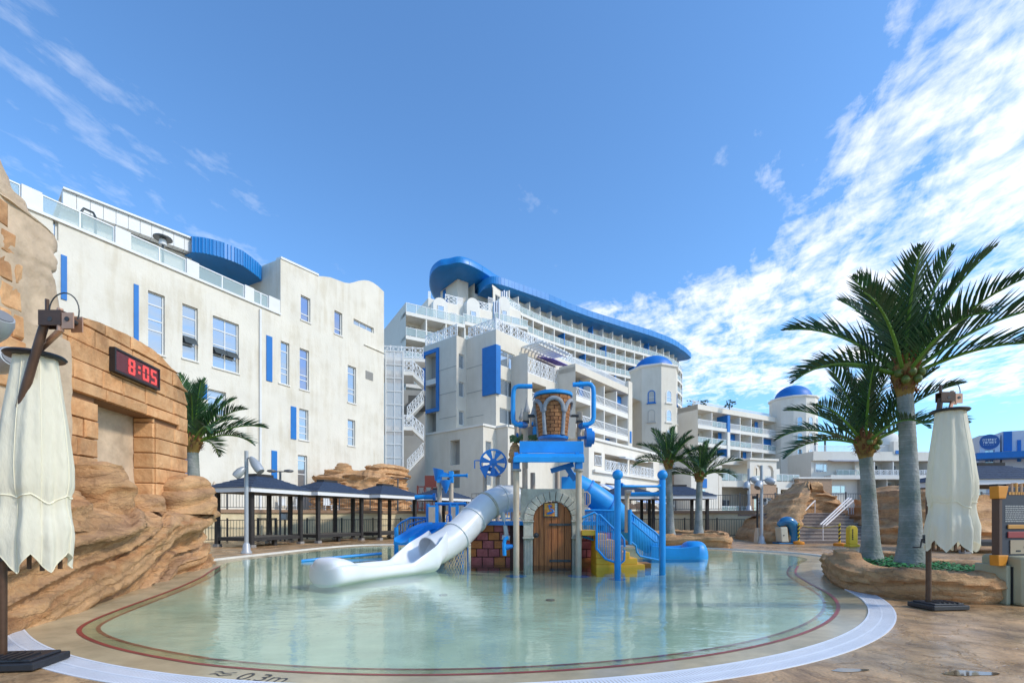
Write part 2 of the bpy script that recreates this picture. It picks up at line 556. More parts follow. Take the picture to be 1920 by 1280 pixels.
def bay(root, F, u0, u1, z, fh, depth, rail='glass', wallm=None, blue=None, door=True, slab=0.32, fascia=0.0, div=0.18, backz=None, railH=1.05, lounge=False, divset=0.0):
    """one balcony bay: floor slab, back wall, divider at its right side, railing and sliding door"""
    wallm = wallm or M_C
    s = MB(); F.box(s, u0, u1, z - slab, z, -depth, fascia); s.build('balcony_slab', M_WALLTRIM, root)
    b = MB()
    dw = min(2.0, (u1 - u0) * 0.55); dh = min(2.15, fh - slab - .35); du = u0 + (u1 - u0 - dw) * 0.5
    top = z + fh - slab if backz is None else backz
    F.off(-depth).wall(b, u0, u1, z, top, [(du, du + dw, z + .02, z + dh)] if door else [], .12)
    b.build('back_wall', wallm, root)
    if door:
        add_door(root, F.off(-depth), du, du + dw, z + .03, dh - .04, -.1)
    d = MB(); F.box(d, u1 - div / 2, u1 + div / 2, z, top, -depth + .003, -.02 - divset)
    d.build('divider_wall', M_BLUEP if blue == 'div' else M_WALLTRIM, root)
    if blue == 'panel':
        p = MB(); F.box(p, u1 - 1.0, u1 - div / 2 - .01, z + .01, top - .01, -depth * 0.5 - .1, -depth * .5); p.build('blue_panel', M_BLUEP, root)
    if blue == 'top':
        p = MB(); F.box(p, u0 + .1, u1 - div / 2 - .01, z + 1.25, top - .01, -depth * 0.5 - .1, -depth * .5); p.build('blue_panel', M_BLUEP, root)
    if rail:
        add_rail(root, F, u0 + .03, u1 - .03, z, rail, railH)

# ------------------------------------------------------------------ A: near left block
FA = Face((-23.0, 21.5), (460, 880))
A = thing('water_park_building', 'long cream plastered block with narrow windows and glass parapet behind the clock wall', 'building', (-18.8, 30, 1.7))
ZA0 = 0.2
zcap = FA.z(142, 430)
uE = FA.u(526); uR = FA.u(720); uL = -14.0
def rectA(px0, top, bot, px1):
    u0, u1 = FA.u(px0), FA.u(px1)
    return (u0, u1, FA.z(px0, bot), FA.z(px0, top))
winA = {  # left x, top, bottom, right x (photo) -> bars, vertical bars
    'w1': ((277.5, 543.6, 658, 309), (.38, .55, .80), (), None),
    'w2': ((342, 568, 670, 371), (.28, .48, .78), (), (.28, .42)),
    'w3': ((399, 590.5, 687, 448), (.26, .46, .76), (.5,), (.27, .40)),
    'w4': ((522.7, 637, 717, 542.5), (.25, .38, .78), (), None),
    'w5': ((562, 651.6, 728, 579.5), (.24, .36, .78), (), None),
    'w6': ((564, 551.7, 598, 582), (.28,), (), None),
    'w7': ((627, 580.8, 624, 641.7), (.25,), (), None),
    'w8': ((663, 596.6, 607, 701), (), (.33, .67), None),
    'w9': ((652, 683.6, 753, 667.6), (.26, .38, .80), (), None),
    'w10': ((561, 765, 823, 578.4), (.22, .45, .72), (), None),
    'w11': ((652, 785, 834, 666), (.33, .66), (), None),
    'w12': ((558.6, 852, 917, 576), (.45, .85), (), None),
    'w13': ((390, 728, 775, 424), (.3, .7), (), None),
    'w14': ((99, 409, 447, 109.5), (), (), None),
}
holesA = {k: rectA(*v[0]) for k, v in winA.items()}
sqA = [rectA(681, 544.5, 554, 685.5), rectA(692.7, 550, 560, 697.8), rectA(704, 556, 574, 709)]
m = MB()
lowH = [holesA[k] for k in ('w1', 'w2', 'w3', 'w13', 'w14')]
lowH += [h for k, h in holesA.items() if k not in ('w1', 'w2', 'w3', 'w13', 'w14', 'w6', 'w7', 'w8')]
uppH = [holesA[k] for k in ('w6', 'w7', 'w8')] + [tuple(h) + (0.4,) for h in sqA]
zmid = FA.z(526, 572)
FA.wall(m, uL, uE, ZA0, zcap, [holesA[k] for k in ('w1', 'w2', 'w3', 'w4', 'w13', 'w14') if holesA[k][1] < uE])
lowR = [h for h in list(holesA.values()) + [tuple(h) + (0.4,) for h in sqA] if h[1] > uE]
topA = [(526, 485), (597, 517.5), (606, 518), (620, 520), (632, 524.5), (645, 529.5), (655, 531), (664, 529), (673, 526.3), (682, 525.2), (691, 526), (700, 530), (709, 536.5), (720, 547)]
tp = [(FA.u(x), FA.z(x, y)) for x, y in topA]
zflat = min(q[1] for q in tp) - .05
FA.wall(m, uE, uR, ZA0, zflat, [h if h[0] > uE else (uE + .02,) + tuple(h[1:]) for h in lowR])
for (a, za), (b, zb) in zip(tp, tp[1:]):
    m.quad(FA.pt(a, zflat), FA.pt(b, zflat), FA.pt(b, zb), FA.pt(a, za))
    m.quad(FA.pt(a, za), FA.pt(b, zb), FA.pt(b, zb, -.45), FA.pt(a, za, -.45))
    m.quad(FA.pt(a, zflat, -.45), FA.pt(b, zflat, -.45), FA.pt(b, zb, -.45), FA.pt(a, za, -.45))
# returns of the raised block, and the roof behind
m.quad(FA.pt(uE, zcap - .3), FA.pt(uE, tp[0][1]), FA.pt(uE, tp[0][1], -9), FA.pt(uE, zcap - .3, -9))
m.quad(FA.pt(uR, ZA0), FA.pt(uR, tp[-1][1]), FA.pt(uR, tp[-1][1], -14), FA.pt(uR, ZA0, -14))
m.quad(FA.pt(uE, zflat - 1, -.45), FA.pt(uR, zflat - 1, -.45), FA.pt(uR, zflat - 1, -14), FA.pt(uE, zflat - 1, -9))
m.quad(FA.pt(uL, zcap - .9, 0), FA.pt(uE, zcap - .9, 0), FA.pt(uE, zcap - .9, -14), FA.pt(uL, zcap - .9, -14))
m.quad(FA.pt(uL, ZA0, 0), FA.pt(uL, zcap, 0), FA.pt(uL, zcap, -14), FA.pt(uL, ZA0, -14))
m.quad(FA.pt(uL, ZA0, -14), FA.pt(uR, ZA0, -14), FA.pt(uR, zflat, -14), FA.pt(uL, zflat, -14))
m.build('wall', M_A, A)
for k, (r, bars, vb, vent) in winA.items():
    h = holesA[k]
    window(A, FA, h, bars, vb, glass=M_GLASSB if k in ('w5', 'w7', 'w6') else M_GLASS, vent=vent, name='window' if k != 'w12' else 'tall_window', depth=.18, fr=.075)
for h in sqA:
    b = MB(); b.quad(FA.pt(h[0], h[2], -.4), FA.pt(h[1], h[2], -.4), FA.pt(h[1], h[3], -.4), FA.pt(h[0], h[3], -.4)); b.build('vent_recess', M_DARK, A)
b = MB(); FA.box(b, uE + .003, FA.u(597), tp[0][1] - .02, tp[0][1] + .14, -.5, .06)
cap = MB(); cap.hexa([FA.pt(tp[0][0], tp[0][1] + .003, .06), FA.pt(tp[1][0], tp[1][1] + .003, .06), FA.pt(tp[1][0], tp[1][1] + .003, -.5), FA.pt(tp[0][0], tp[0][1] + .003, -.5),
                      FA.pt(tp[0][0], tp[0][1] + .16, .06), FA.pt(tp[1][0], tp[1][1] + .16, .06), FA.pt(tp[1][0], tp[1][1] + .16, -.5), FA.pt(tp[0][0], tp[0][1] + .16, -.5)])
cap.build('parapet_cap', M_WHITE, A)
for r in ((114, 477, 560, 125), (250.5, 532, 640, 259.5), (499, 628, 713, 510), (545, 761, 822, 555), (508.7, 844, 905, 519), (371, 717, 745, 388), (347, 850, 900, 357)):
    h = rectA(*r); b = MB(); FA.box(b, h[0], h[1], h[2], h[3], .003, .05); b.build('blue_strip', M_BLUEP, A)
b = MB(); FA.box(b, FA.u(485.2), FA.u(488.4), ZA0, FA.z(487, 580), .02, .14); b.build('downpipe', M_WHITE, A)
h = rectA(685.5, 694, 709, 699); b = MB()
for i in range(7):
    zz = h[2] + (h[3] - h[2]) * i / 7; FA.box(b, h[0], h[1], zz, zz + .07, .005, .05)
FA.box(b, h[0], h[1], h[2], h[3], .003, .02); b.build('louvre_vent', M_GREY, A)
b = MB(); FA.box(b, FA.u(682), uR + .02, FA.z(682, 645) - .06, FA.z(682, 645), .003, .1); b.build('drip_ledge', M_A, A)
# parapet: cap strip, white blocks, glass between
b = MB(); FA.box(b, uL, uE - .01, zcap, zcap + .14, -.35, .10); b.build('parapet_cap', M_WHITE, A)
blk = [(-60, -20), (40, 79), (216, 245), (350, 373), (459, 476), (504, 525)]
PH = 0.92
for a, c in blk:
    b = MB(); FA.box(b, FA.u(a), FA.u(c), zcap + .14, zcap + .14 + PH, -.35, .03); b.build('parapet_block', M_WHITE, A)
for (a, b_) in ((-20, 40), (79, 216), (245, 350), (373, 459), (476, 504)):
    u0, u1 = FA.u(a) + .02, FA.u(b_) - .02
    me, me2 = rail_mesh('glass', u1 - u0, .9)
    o = inst('parapet_railing', me2, A, FA.pt(u0, zcap + .14, -.1) - wloc(A), FA.ang); inst('pane', me, o)
# set-back roof storey and blue roof
_f = FA.off(-3.2)
FS = Face(_f.pt(_f.u(362), 0).xy, (725, 880))
b = MB(); zs = FS.z(361, 459); uS = 0.0; uLs = FS.u(116)
FS.box(b, uLs, uS, zcap - .8, zs - .7, -8, -.3); b.build('roof_storey', M_C, A)
b = MB()
n = 11
for i in range(n):
    a0 = uLs + (uS - uLs) * i / n; a1 = uLs + (uS - uLs) * (i + 1) / n
    FS.box(b, a0 + .01, a1 - .01, zs - .68, zs + .15, -.2, .3)
b.build('fascia_panel', M_WHITE, A)
b = MB(); FS.box(b, uLs, uS + .03, zs + .16, zs + .27, -8, .45); b.build('roof_cap', M_WHITE, A)
# curved blue metal roof beyond it
b = MB(); s2 = MB()
ctl = [Vector((gx(px, y), y)) for px, y in ((360, 30.9), (380, 31.0), (400, 31.25), (420, 31.6), (440, 32.1), (456, 32.6), (470, 33.3), (484, 34.1), (497, 35.2))]
pts = [ctl[0].lerp(ctl[1], 0)]
for a, c in zip(ctl, ctl[1:]):
    pts += [a.lerp(c, k / 3) for k in (1, 2, 3)]
pts = [Vector((q.x, q.y, 0)) for q in pts]
zb = 18.75
for i in range(24):
    a, c = pts[i], pts[i + 1]
    back = -Vector((FA.n.x, FA.n.y, 0)) * 7
    b.quad((a.x, a.y, zb), (c.x, c.y, zb), (c.x, c.y, zb + 1.05), (a.x, a.y, zb + 1.05))
    b.quad((a.x, a.y, zb), (c.x, c.y, zb), c + back + Vector((0, 0, zb)), a + back + Vector((0, 0, zb)))
    b.quad((a.x, a.y, zb + 1.05), (c.x, c.y, zb + 1.05), c + back + Vector((0, 0, zb + 1.1)), a + back + Vector((0, 0, zb + 1.1)))
    s2.box((a.x + FA.n.x * .03, a.y + FA.n.y * .03, zb + .52), (.05, .03, 1.0), FA.ang)
rf = b.build('blue_roof', M_ROOF, A); s2.build('roof_seam', M_ROOF, rf, kind='stuff')
# rooftop lamp and shower arm
t = thing('rooftop_lamp', 'dark mushroom lamp standing on the glass parapet roof of the cream block', 'lamp', FA.pt(FA.u(326), zcap - .8, -1.2))
m = MB(); x, y, z = wloc(t); m.cyl(x, y, z, z + 2.6, .06, seg=8); m.build('pole', M_VENT, t)
m = MB(); m.lathe([(.16, 2.6), (.2, 2.62), (.2, 2.8), (.16, 2.95)], 12, (x, y, z)); m.build('lantern', M_FRAME, t)
m = MB(); m.lathe([(.50, 2.98), (.48, 3.05), (.1, 3.14)], 14, (x, y, z)); m.build('cap', M_VENT, t)
t = thing('bent_pipe', 'thin bent pipe above the glass parapet near the roof corner', 'pipe', FA.pt(FA.u(170), zcap - .8, -1.0))
m = MB(); q = wloc(t)
m.tube([FA.pt(FA.u(170), zcap, -1), FA.pt(FA.u(170), zcap + 1.55, -1), FA.pt(FA.u(174), zcap + 1.75, -1), FA.pt(FA.u(192), zcap + 1.75, -1), FA.pt(FA.u(196), zcap + 1.55, -1), FA.pt(FA.u(196), zcap, -1)], .06, 6)
m.build('arm', M_VENT, t)

# ------------------------------------------------------------------ stair tower between A and B
S = thing('stair_tower', 'white outdoor stair tower with mesh screen between two cream buildings', 'stair tower', (-11, 46, 1.7))
FSt = Face(FA.pt(uR, 0, -2.0).xy, (1.0, 0.18))
def stz(py): return FSt.z(740, py)
m = MB(); us0, us1 = FSt.u(722), FSt.u(757)
FSt.box(m, us0, us0 + .12, 1.7, stz(656), -.1, .1); FSt.box(m, us1 - .12, us1, 1.7, stz(656), -.1, .1)
for i in range(13):
    zz = 1.9 + (stz(657) - 2.0) * i / 12; FSt.box(m, us0 + .12, us1 - .12, zz - .04, zz + .04, -.06, .06)
FSt.box(m, (us0 + us1) / 2 - .04, (us0 + us1) / 2 + .04, 1.95, stz(657), -.05, .05)
m.build('screen_frame', M_WHITE, S)
for i in range(12):
    zz = 1.9 + (stz(657) - 2.0) * i / 12; z2 = 1.9 + (stz(657) - 2.0) * (i + 1) / 12
    for (a, b_) in ((us0 + .12, (us0 + us1) / 2 - .04), ((us0 + us1) / 2 + .04, us1 - .12)):
        g = MB(); g.quad(FSt.pt(a, zz + .04), FSt.pt(b_, zz + .04), FSt.pt(b_, z2 - .04), FSt.pt(a, z2 - .04)); g.build('mesh_panel', M_SCREEN, S)
ua, ub = FSt.u(708), FSt.u(797)
for (py, name) in ((694, 'landing'), (798, 'landing')):
    zz = stz(py); m = MB(); FSt.box(m, ua, FSt.u(775), zz - .35, zz, -3.2, .25 if False else -.12); m.build(name, M_WALLTRIM, S)
    add_rail(S, FSt, ua + .05, us0 - .02, zz, 'lattice', 1.1, -.2, 'landing_railing'); add_rail(S, FSt, us1 + .02, FSt.u(775), zz, 'lattice', 1.1, -.2, 'landing_railing')
    # flight going down to the right
    fl = MB(); u0 = FSt.u(773); u1 = FSt.u(794.5); DR = .95
    fl.hexa([FSt.pt(u0, zz - .35, -.15), FSt.pt(u1, zz - .35 - DR, -.15), FSt.pt(u1, zz - .35 - DR, -1.7), FSt.pt(u0, zz - .35, -1.7),
             FSt.pt(u0, zz, -.15), FSt.pt(u1, zz - DR, -.15), FSt.pt(u1, zz - DR, -1.7), FSt.pt(u0, zz, -1.7)])
    fl.build('stair_flight', M_WALLTRIM, S)
    r = MB()
    for k in range(4):
        t_ = k / 3; uu = u0 + (u1 - u0) * t_; zb_ = zz - DR * t_
        FSt.box(r, uu - .03, uu + .03, zb_, zb_ + 1.1, -.24, -.18)
        if k < 3:
            uu2 = u0 + (u1 - u0) * (k + 1) / 3; z2 = zz - DR * (k + 1) / 3
            r.beam(FSt.pt(uu, zb_ + 1.08, -.21), FSt.pt(uu2, z2 + 1.08, -.21), .07); r.beam(FSt.pt(uu, zb_ + .1, -.21), FSt.pt(uu2, z2 + .1, -.21), .06)
            r.beam(FSt.pt(uu, zb_ + .1, -.21), FSt.pt(uu2, z2 + 1.08, -.21), .05); r.beam(FSt.pt(uu, zb_ + 1.08, -.21), FSt.pt(uu2, z2 + .1, -.21), .05)
    r.build('flight_railing', M_RAIL, S)
    # second flight, further back, rising to the right
    fl = MB(); uq = FSt.u(762)
    fl.hexa([FSt.pt(uq, zz - 4.3, -2.0), FSt.pt(u1, zz - 2.5, -2.0), FSt.pt(u1, zz - 2.5, -3.2), FSt.pt(uq, zz - 4.3, -3.2),
             FSt.pt(uq, zz - 4.0, -2.0), FSt.pt(u1, zz - 2.2, -2.0), FSt.pt(u1, zz - 2.2, -3.2), FSt.pt(uq, zz - 4.0, -3.2)])
    fl.build('stair_flight', M_WALLTRIM, S)
    r = MB()
    for k in range(6):
        t_, t2 = k / 6, (k + 1) / 6
        a = FSt.pt(uq + (u1 - uq) * t_, zz - 4.0 + 1.8 * t_, -2.0); b_ = FSt.pt(uq + (u1 - uq) * t2, zz - 4.0 + 1.8 * t2, -2.0)
        up1 = Vector((0, 0, 1.05)); up0 = Vector((0, 0, .1))
        r.beam(a + up1, b_ + up1, .07); r.beam(a + up0, b_ + up0, .06); r.beam(a, a + up1, .06); r.beam(a + up0, b_ + up1, .05); r.beam(a + up1, b_ + up0, .05)
    r.build('flight_railing', M_RAIL, S)
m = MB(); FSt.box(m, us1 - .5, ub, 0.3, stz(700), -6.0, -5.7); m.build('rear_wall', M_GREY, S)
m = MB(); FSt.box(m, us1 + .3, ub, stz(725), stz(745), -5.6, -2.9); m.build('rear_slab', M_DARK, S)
for (pa, pb) in ((us0 - .6, 656),):
    add_rail(S, FSt.off(-1.5), ua, FSt.off(-1.5).u(794), stz(660), 'lattice', 1.1, 0, 'roof_railing')
m = MB(); FSt.box(m, ua - .3, ub, stz(660) - .3, stz(660), -3.4, -1.45); m.build('top_landing', M_WALLTRIM, S)

# ------------------------------------------------------------------ B: beige block with blue panel
d1 = Vector((740, 880)).normalized()
P0 = Vector((-1.67, 49.0))
FR = Face(P0, d1)                               # right (lit) face
FL = Face(P0, Vector((d1.y, -d1.x)))            # left (shaded) face; direction to the viewer's right
B = thing('beige_hotel_block', 'beige hotel block with blue corner panel and blue framed recess behind the water playground', 'building', (0, 52, 1.7))
ZB0 = 0.3
ztop = FR.z(930, 617)
M_BS = M_B
# set-back left part 875..930 and protruding part 795..856
FLp = FL.off(1.53)
zpod = FL.z(906, 800)
def rct(F, px0, top, bot, px1, ref=None):
    return (F.u(px0), F.u(px1), F.z(px0, bot), F.z(px0, top))
m = MB()
uJ = FL.u(875)
FL.wall(m, uJ, 0, ZB0, ztop)
hf = rct(FLp, 798, 667, 769, 819); h2 = rct(FLp, 800, 774, 816, 817.5)
FLp.wall(m, FLp.u(794.5), FLp.u(856), ZB0, ztop, [hf + (.9,), h2 + (.9,)])
FJ = Face(FLp.pt(FLp.u(856), 0).xy, d1)         # small lit return face
wj = 1.53
jw = [(.35, 1.15, FJ.z(865, b_), FJ.z(865, t_)) for t_, b_ in ((664, 691), (716, 744), (770, 797))]
FJ.wall(m, 0, wj, ZB0, ztop, jw)
# roof and hidden sides
uLe = FLp.u(794.5)
m.poly([FLp.pt(uLe, ztop - 1), FLp.pt(FLp.u(856), ztop - 1), FL.pt(uJ, ztop - 1), FR.pt(0, ztop - 1), FR.pt(40, ztop - 1), FLp.pt(uLe, ztop - 1) + Vector((d1.x, d1.y, 0)) * 40])
m.quad(FLp.pt(uLe, ZB0), FLp.pt(uLe, ztop), FLp.pt(uLe, ztop) + Vector((d1.x, d1.y, 0)) * 12, FLp.pt(uLe, ZB0) + Vector((d1.x, d1.y, 0)) * 12)
rw = [rct(FR, 937, 653.6, 684, 965), rct(FR, 937, 708.6, 739, 965), rct(FR, 937, 763.6, 793, 965)]
u2 = FR.u(969)
FR.wall(m, 0, u2, ZB0, ztop, rw)
m.build('wall', M_BS, B)
for h in (hf, h2):
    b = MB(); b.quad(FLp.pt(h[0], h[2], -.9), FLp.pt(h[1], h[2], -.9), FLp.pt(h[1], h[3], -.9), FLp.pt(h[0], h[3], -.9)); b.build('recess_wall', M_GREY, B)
b = MB(); t_ = .42
FLp.box(b, hf[0] - t_, hf[0], hf[2] - t_, hf[3] + t_, .003, .14); FLp.box(b, hf[1], hf[1] + t_, hf[2] - t_, hf[3] + t_, .003, .14)
FLp.box(b, hf[0], hf[1], hf[3], hf[3] + t_, .003, .138); FLp.box(b, hf[0], hf[1], hf[2] - t_, hf[2], .003, .138)
b.build('blue_frame', M_BLUEP, B)
b = MB(); zc = FLp.z(808, 716); FLp.box(b, hf[0], hf[1], zc - .3, zc + .3, -.5, .02); b.build('crossbar', M_WALLTRIM, B)
for h in jw:
    window(B, FJ, h, (), (), fr=.09, glass=M_GLASSD if False else M_GLASS)
for h in rw:
    window(B, FR, h, (), (.6,), fr=.1)
hb = rct(FL, 907, 655, 742, 930); b = MB()
zb0, zb1 = FR.z(930, 738), FR.z(930, 647)
FL.box(b, hb[0], .25, zb0, zb1, .004, .25); FR.box(b, .003, FR.u(935.5), zb0, zb1, .004, .25)
b.build('blue_panel', M_BLUEP, B)
# storey lines
b = MB()
for py in (676, 725, 773):
    zz = FR.z(930, py)
    FLp.box(b, uLe + .01, hf[0] - t_ - .05, zz - .03, zz + .03, .002, .02)
    FLp.box(b, hf[1] + t_ + .05, FLp.u(856), zz - .03, zz + .03, .002, .02)
    FL.box(b, uJ + .01, hb[0] - .03, zz - .03, zz + .03, .002, .02)
b.build('storey_joint', M_GREY, B, kind='stuff')
# roof railings
add_rail(B, FLp, uLe + .1, FLp.u(856) - .1, ztop, 'lattice', 1.3, -.2, 'roof_railing')
add_rail(B, FL, uJ + .1, -.1, ztop, 'lattice', 1.3, -.2, 'roof_railing')
L = FR.u(1076)
for i in range(4):
    add_rail(B, FR, .1 + (L - .2) * i / 4, .1 + (L - .2) * (i + 1) / 4, ztop, 'lattice', 1.3, -.2, 'roof_railing')
# podium in front
FLq = FLp.off(1.0)
cornP = FLq.pt(FLq.u(906), 0); 
zpo = FLq.z(906, 798)
m = MB()
hp = [rct(FLq, 844, 826, 872, 862) + (.8,), rct(FLq, 843, 882, 915, 862) + (.8,)]
FLq.wall(m, FLq.u(793.5), FLq.u(906), ZB0, zpo, hp)
FQ = Face(cornP.xy, d1)
hq = [(.35, 1.2, FQ.z(915, 850), FQ.z(915, 827)), (.35, 1.2, FQ.z(915, 910), FQ.z(915, 886))]
wq = 1.9
FQ.wall(m, 0, wq, ZB0, zpo, hq)
FQ2 = Face(FQ.pt(wq, 0).xy, FL.d)
uq2 = FQ2.u(924)
FQ2.wall(m, 0, 1.6, ZB0, zpo)
FQ3 = Face(FQ2.pt(1.6, 0).xy, d1)
gl = [(1.2, 4.2, 1.75, 4.4), (6, 8.4, 1.75, 4.4), (10, 13, 1.75, 4.6)]
FQ3.wall(m, 0, FQ3.u(1085), ZB0, zpo, [g + (.4,) for g in gl])
m.poly([FLq.pt(FLq.u(793.5), zpo), FQ.pt(0, zpo), FQ.pt(wq, zpo), FQ2.pt(1.6, zpo), FQ3.pt(FQ3.u(1085), zpo), FR.pt(FR.u(1085), zpo, -.3), FR.pt(0, zpo, -.3), FL.pt(FL.u(793.5), zpo, -.3)])
m.build('podium_wall', M_BS, B)
for h in hp:
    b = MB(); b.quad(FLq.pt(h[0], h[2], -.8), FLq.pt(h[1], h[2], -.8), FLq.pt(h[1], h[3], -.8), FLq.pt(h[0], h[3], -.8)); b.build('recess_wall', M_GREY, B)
for h in hq:
    window(B, FQ, h, (), ())
for h in gl:
    window(B, FQ3, h, (), (.34, .67), depth=.38)
b = MB(); FLq.box(b, FLq.u(793.5), FLq.u(906) + .1, zpo + .003, zpo + .22, -.3, .12); FQ.box(b, .10, wq + .1, zpo + .003, zpo + .22, -.3, .12); FQ2.box(b, .1, 1.55, zpo + .003, zpo + .22, -.3, .12)
FQ3.box(b, .1, FQ3.u(1085), zpo + .003, zpo + .22, -.3, .12); b.build('cornice', M_WALLTRIM, B)
# second block, stepping forward: terrace with pergola on the right face
uB0 = FR.u(969) ; w2 = 2.3
FB2 = FR.off(w2)
ub0 = FB2.u(989.5); ub1 = FB2.u(1061)
zt2 = FB2.z(990, 698)
m = MB()
op = [rct(FB2, 998, 716, 752, 1024), rct(FB2, 1031, 730, 764, 1052), rct(FB2, 998, 768, 800, 1024), rct(FB2, 1031, 776, 806, 1052)]
FB2.wall(m, ub0, ub1, ZB0, zt2, [o + (1.6,) for o in op])
m.quad(FB2.pt(ub0, ZB0), FB2.pt(ub0, zt2), FB2.pt(ub0, zt2, -w2), FB2.pt(ub0, ZB0, -w2))
m.quad(FB2.pt(ub0, zt2), FB2.pt(ub1, zt2), FB2.pt(ub1, zt2, -w2), FB2.pt(ub0, zt2, -w2))
FR.wall(m, u2, FR.u(1085), zt2 - .5, ztop, [])
m.quad(FB2.pt(ub0, zt2, 0), FB2.pt(ub0, FB2.z(990, 661), 0), FB2.pt(ub0, FB2.z(990, 661), -w2), FB2.pt(ub0, zt2, -w2))
m.build('terrace_wall', M_BS, B)
for o_ in op:
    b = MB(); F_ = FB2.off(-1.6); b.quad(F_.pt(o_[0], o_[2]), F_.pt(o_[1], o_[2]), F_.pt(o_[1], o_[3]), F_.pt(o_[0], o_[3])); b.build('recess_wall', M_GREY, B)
    add_rail(B, FB2, o_[0] + .05, o_[1] - .05, o_[2], 'bars', 1.0, -.1)
for i in range(3):
    a = ub0 + (ub1 - ub0) * i / 3; b_ = ub0 + (ub1 - ub0) * (i + 1) / 3
    add_rail(B, FB2, a + .1, b_ - .1, zt2, 'lattice', 1.7, -.15, 'terrace_railing')
b = MB(); zp = FR.z(985, 656)
for i in range(9):
    uu = FR.u(978) + i * .62; FR.box(b, uu, uu + .14, zp, zp + .2, .05, 3.0)
for w in (.6, 2.4):
    FR.box(b, FR.u(978) - .2, FR.u(978) + 5.4, zp - .2, zp - .003, w, w + .16)
b.build('pergola', M_WHITE, B)
b = MB(); ua_ = FR.u(1005); F_ = FR
b.hexa([F_.pt(ua_, zp - 1.0, 2.4), F_.pt(ua_ + 4, zp - 1.0, 2.4), F_.pt(ua_ + 4, zp - .3, .1), F_.pt(ua_, zp - .3, .1), F_.pt(ua_, zp - .94, 2.4), F_.pt(ua_ + 4, zp - .94, 2.4), F_.pt(ua_ + 4, zp - .24, .1), F_.pt(ua_, zp - .24, .1)])
M_AWN = mat('purple_awning', (0.12, 0.09, 0.42), 0.8); b.build('awning', M_AWN, B)
# balcony wing
w3 = 4.6
FB3 = FR.off(w3)
v0 = FB3.u(1079); v1 = FB3.u(1178)
zT = FB3.z(1079, 686)
fh = 2.98; nb = 4
m = MB()
m.quad(FB3.pt(v0, ZB0), FB3.pt(v0, zT), FB3.pt(v0, zT, -w3), FB3.pt(v0, ZB0, -w3))
FB3.box(m, v0, v1, zT - .55, zT + .3, -2.2, -.001)
m.quad(FB3.pt(v0, zT, -2.2), FB3.pt(v1, zT, -2.2), FB3.pt(v1, zT, -9), FB3.pt(v0, zT, -9))
FB3.box(m, v1, v1 + 1.1, ZB0, zT + 1.2, -9, .05)
m.build('wing_wall', M_BS, B)
for f in range(4):
    z = zT - .55 - fh * (f + 1) + .32
    for k in range(nb):
        a = v0 + .15 + (v1 - v0 - .15) * k / nb; b_ = v0 + .15 + (v1 - v0 - .15) * (k + 1) / nb
        bl = {(0, 3): 'top', (0, 0): 'panel', (1, 0): None, (2, 2): 'panel', (1, 2): None}.get((f, k))
        bay(B, FB3, a, b_, z, fh + (.0), 1.9, 'bars', M_BS, bl, slab=.62, railH=.95)
L = v1 - v0
for i in range(4):
    add_rail(B, FB3, v0 + L * i / 4 + .05, v0 + L * (i + 1) / 4 - .05, zT + .3, 'pickets', .8, -.4, 'roof_railing')
b = MB(); h = (v1 + .3, v1 + .8, FB3.z(1180, 830), FB3.z(1180, 808)); FB3.box(b, *h, .053, .1); b.build('blue_strip', M_BLUEP, B)

# low front wing with lattice balconies and arcade, below the balcony wing
LW = thing('low_terrace_wing', 'low cream wing with lattice balconies and ground floor arches under the balcony wing', 'building', (11, 55, 1.7))
FW = FR.off(6.2)
q0, q1 = FW.u(1104), FW.u(1236)
zW = FW.z(1100, 822)
m = MB()
zf1 = FW.z(1160, 886)
o1 = [(FW.u(1114), FW.u(1128), FW.z(1112, 872), FW.z(1112, 846)), (FW.u(1134), FW.u(1176), zf1, FW.z(1134, 850)), (FW.u(1180), FW.u(1225), zf1, FW.z(1180, 857))]
o2 = [(FW.u(1112), FW.u(1126), 1.8, FW.z(1108, 900)), (FW.u(1135), FW.u(1158), 1.8, FW.z(1135, 905)), (FW.u(1166), FW.u(1184), 1.8, FW.z(1166, 908)), (FW.u(1192), FW.u(1212), 1.8, FW.z(1192, 910))]
FW.wall(m, q0, q1, ZB0, zW, [o + (2.2,) for o in o1 + o2])
m.quad(FW.pt(q0, ZB0), FW.pt(q0, zW), FW.pt(q0, zW, -6), FW.pt(q0, ZB0, -6))
m.quad(FW.pt(q0, zW), FW.pt(q1, zW), FW.pt(q1, zW, -6), FW.pt(q0, zW, -6))
m.quad(FW.pt(q1, ZB0), FW.pt(q1, zW), FW.pt(q1, zW, -6), FW.pt(q1, ZB0, -6))
m.build('wall', M_C, LW)
for o_ in o1 + o2:
    b = MB(); F_ = FW.off(-2.2); du = (o_[1] - o_[0]) * .25
    F_.wall(b, o_[0], o_[1], o_[2], o_[3], [(o_[0] + du, o_[1] - du, o_[2] + .02, min(o_[3] - .2, o_[2] + 2.1))], .1); b.build('recess_wall', M_C, LW)
    add_door(LW, F_, o_[0] + du, o_[1] - du, o_[2] + .03, min(o_[3] - .2, o_[2] + 2.1) - o_[2] - .05, -.08)
for o_ in o1[1:]:
    add_rail(LW, FW, o_[0] + .05, o_[1] - .05, o_[2], 'lattice', 1.25, .05)
add_rail(LW, FW, o1[0][0] + .05, o1[0][1] - .05, o1[0][2], 'bars', 1.2, .05)
b = MB(); FW.box(b, q0 - .1, q1 + .1, zW + .003, zW + .3, -.5, .2); FW.box(b, q0 + .8, q1 - .1, zf1 - .35, zf1 - .05, .002, .35); b.build('cornice', M_WALLTRIM, LW)
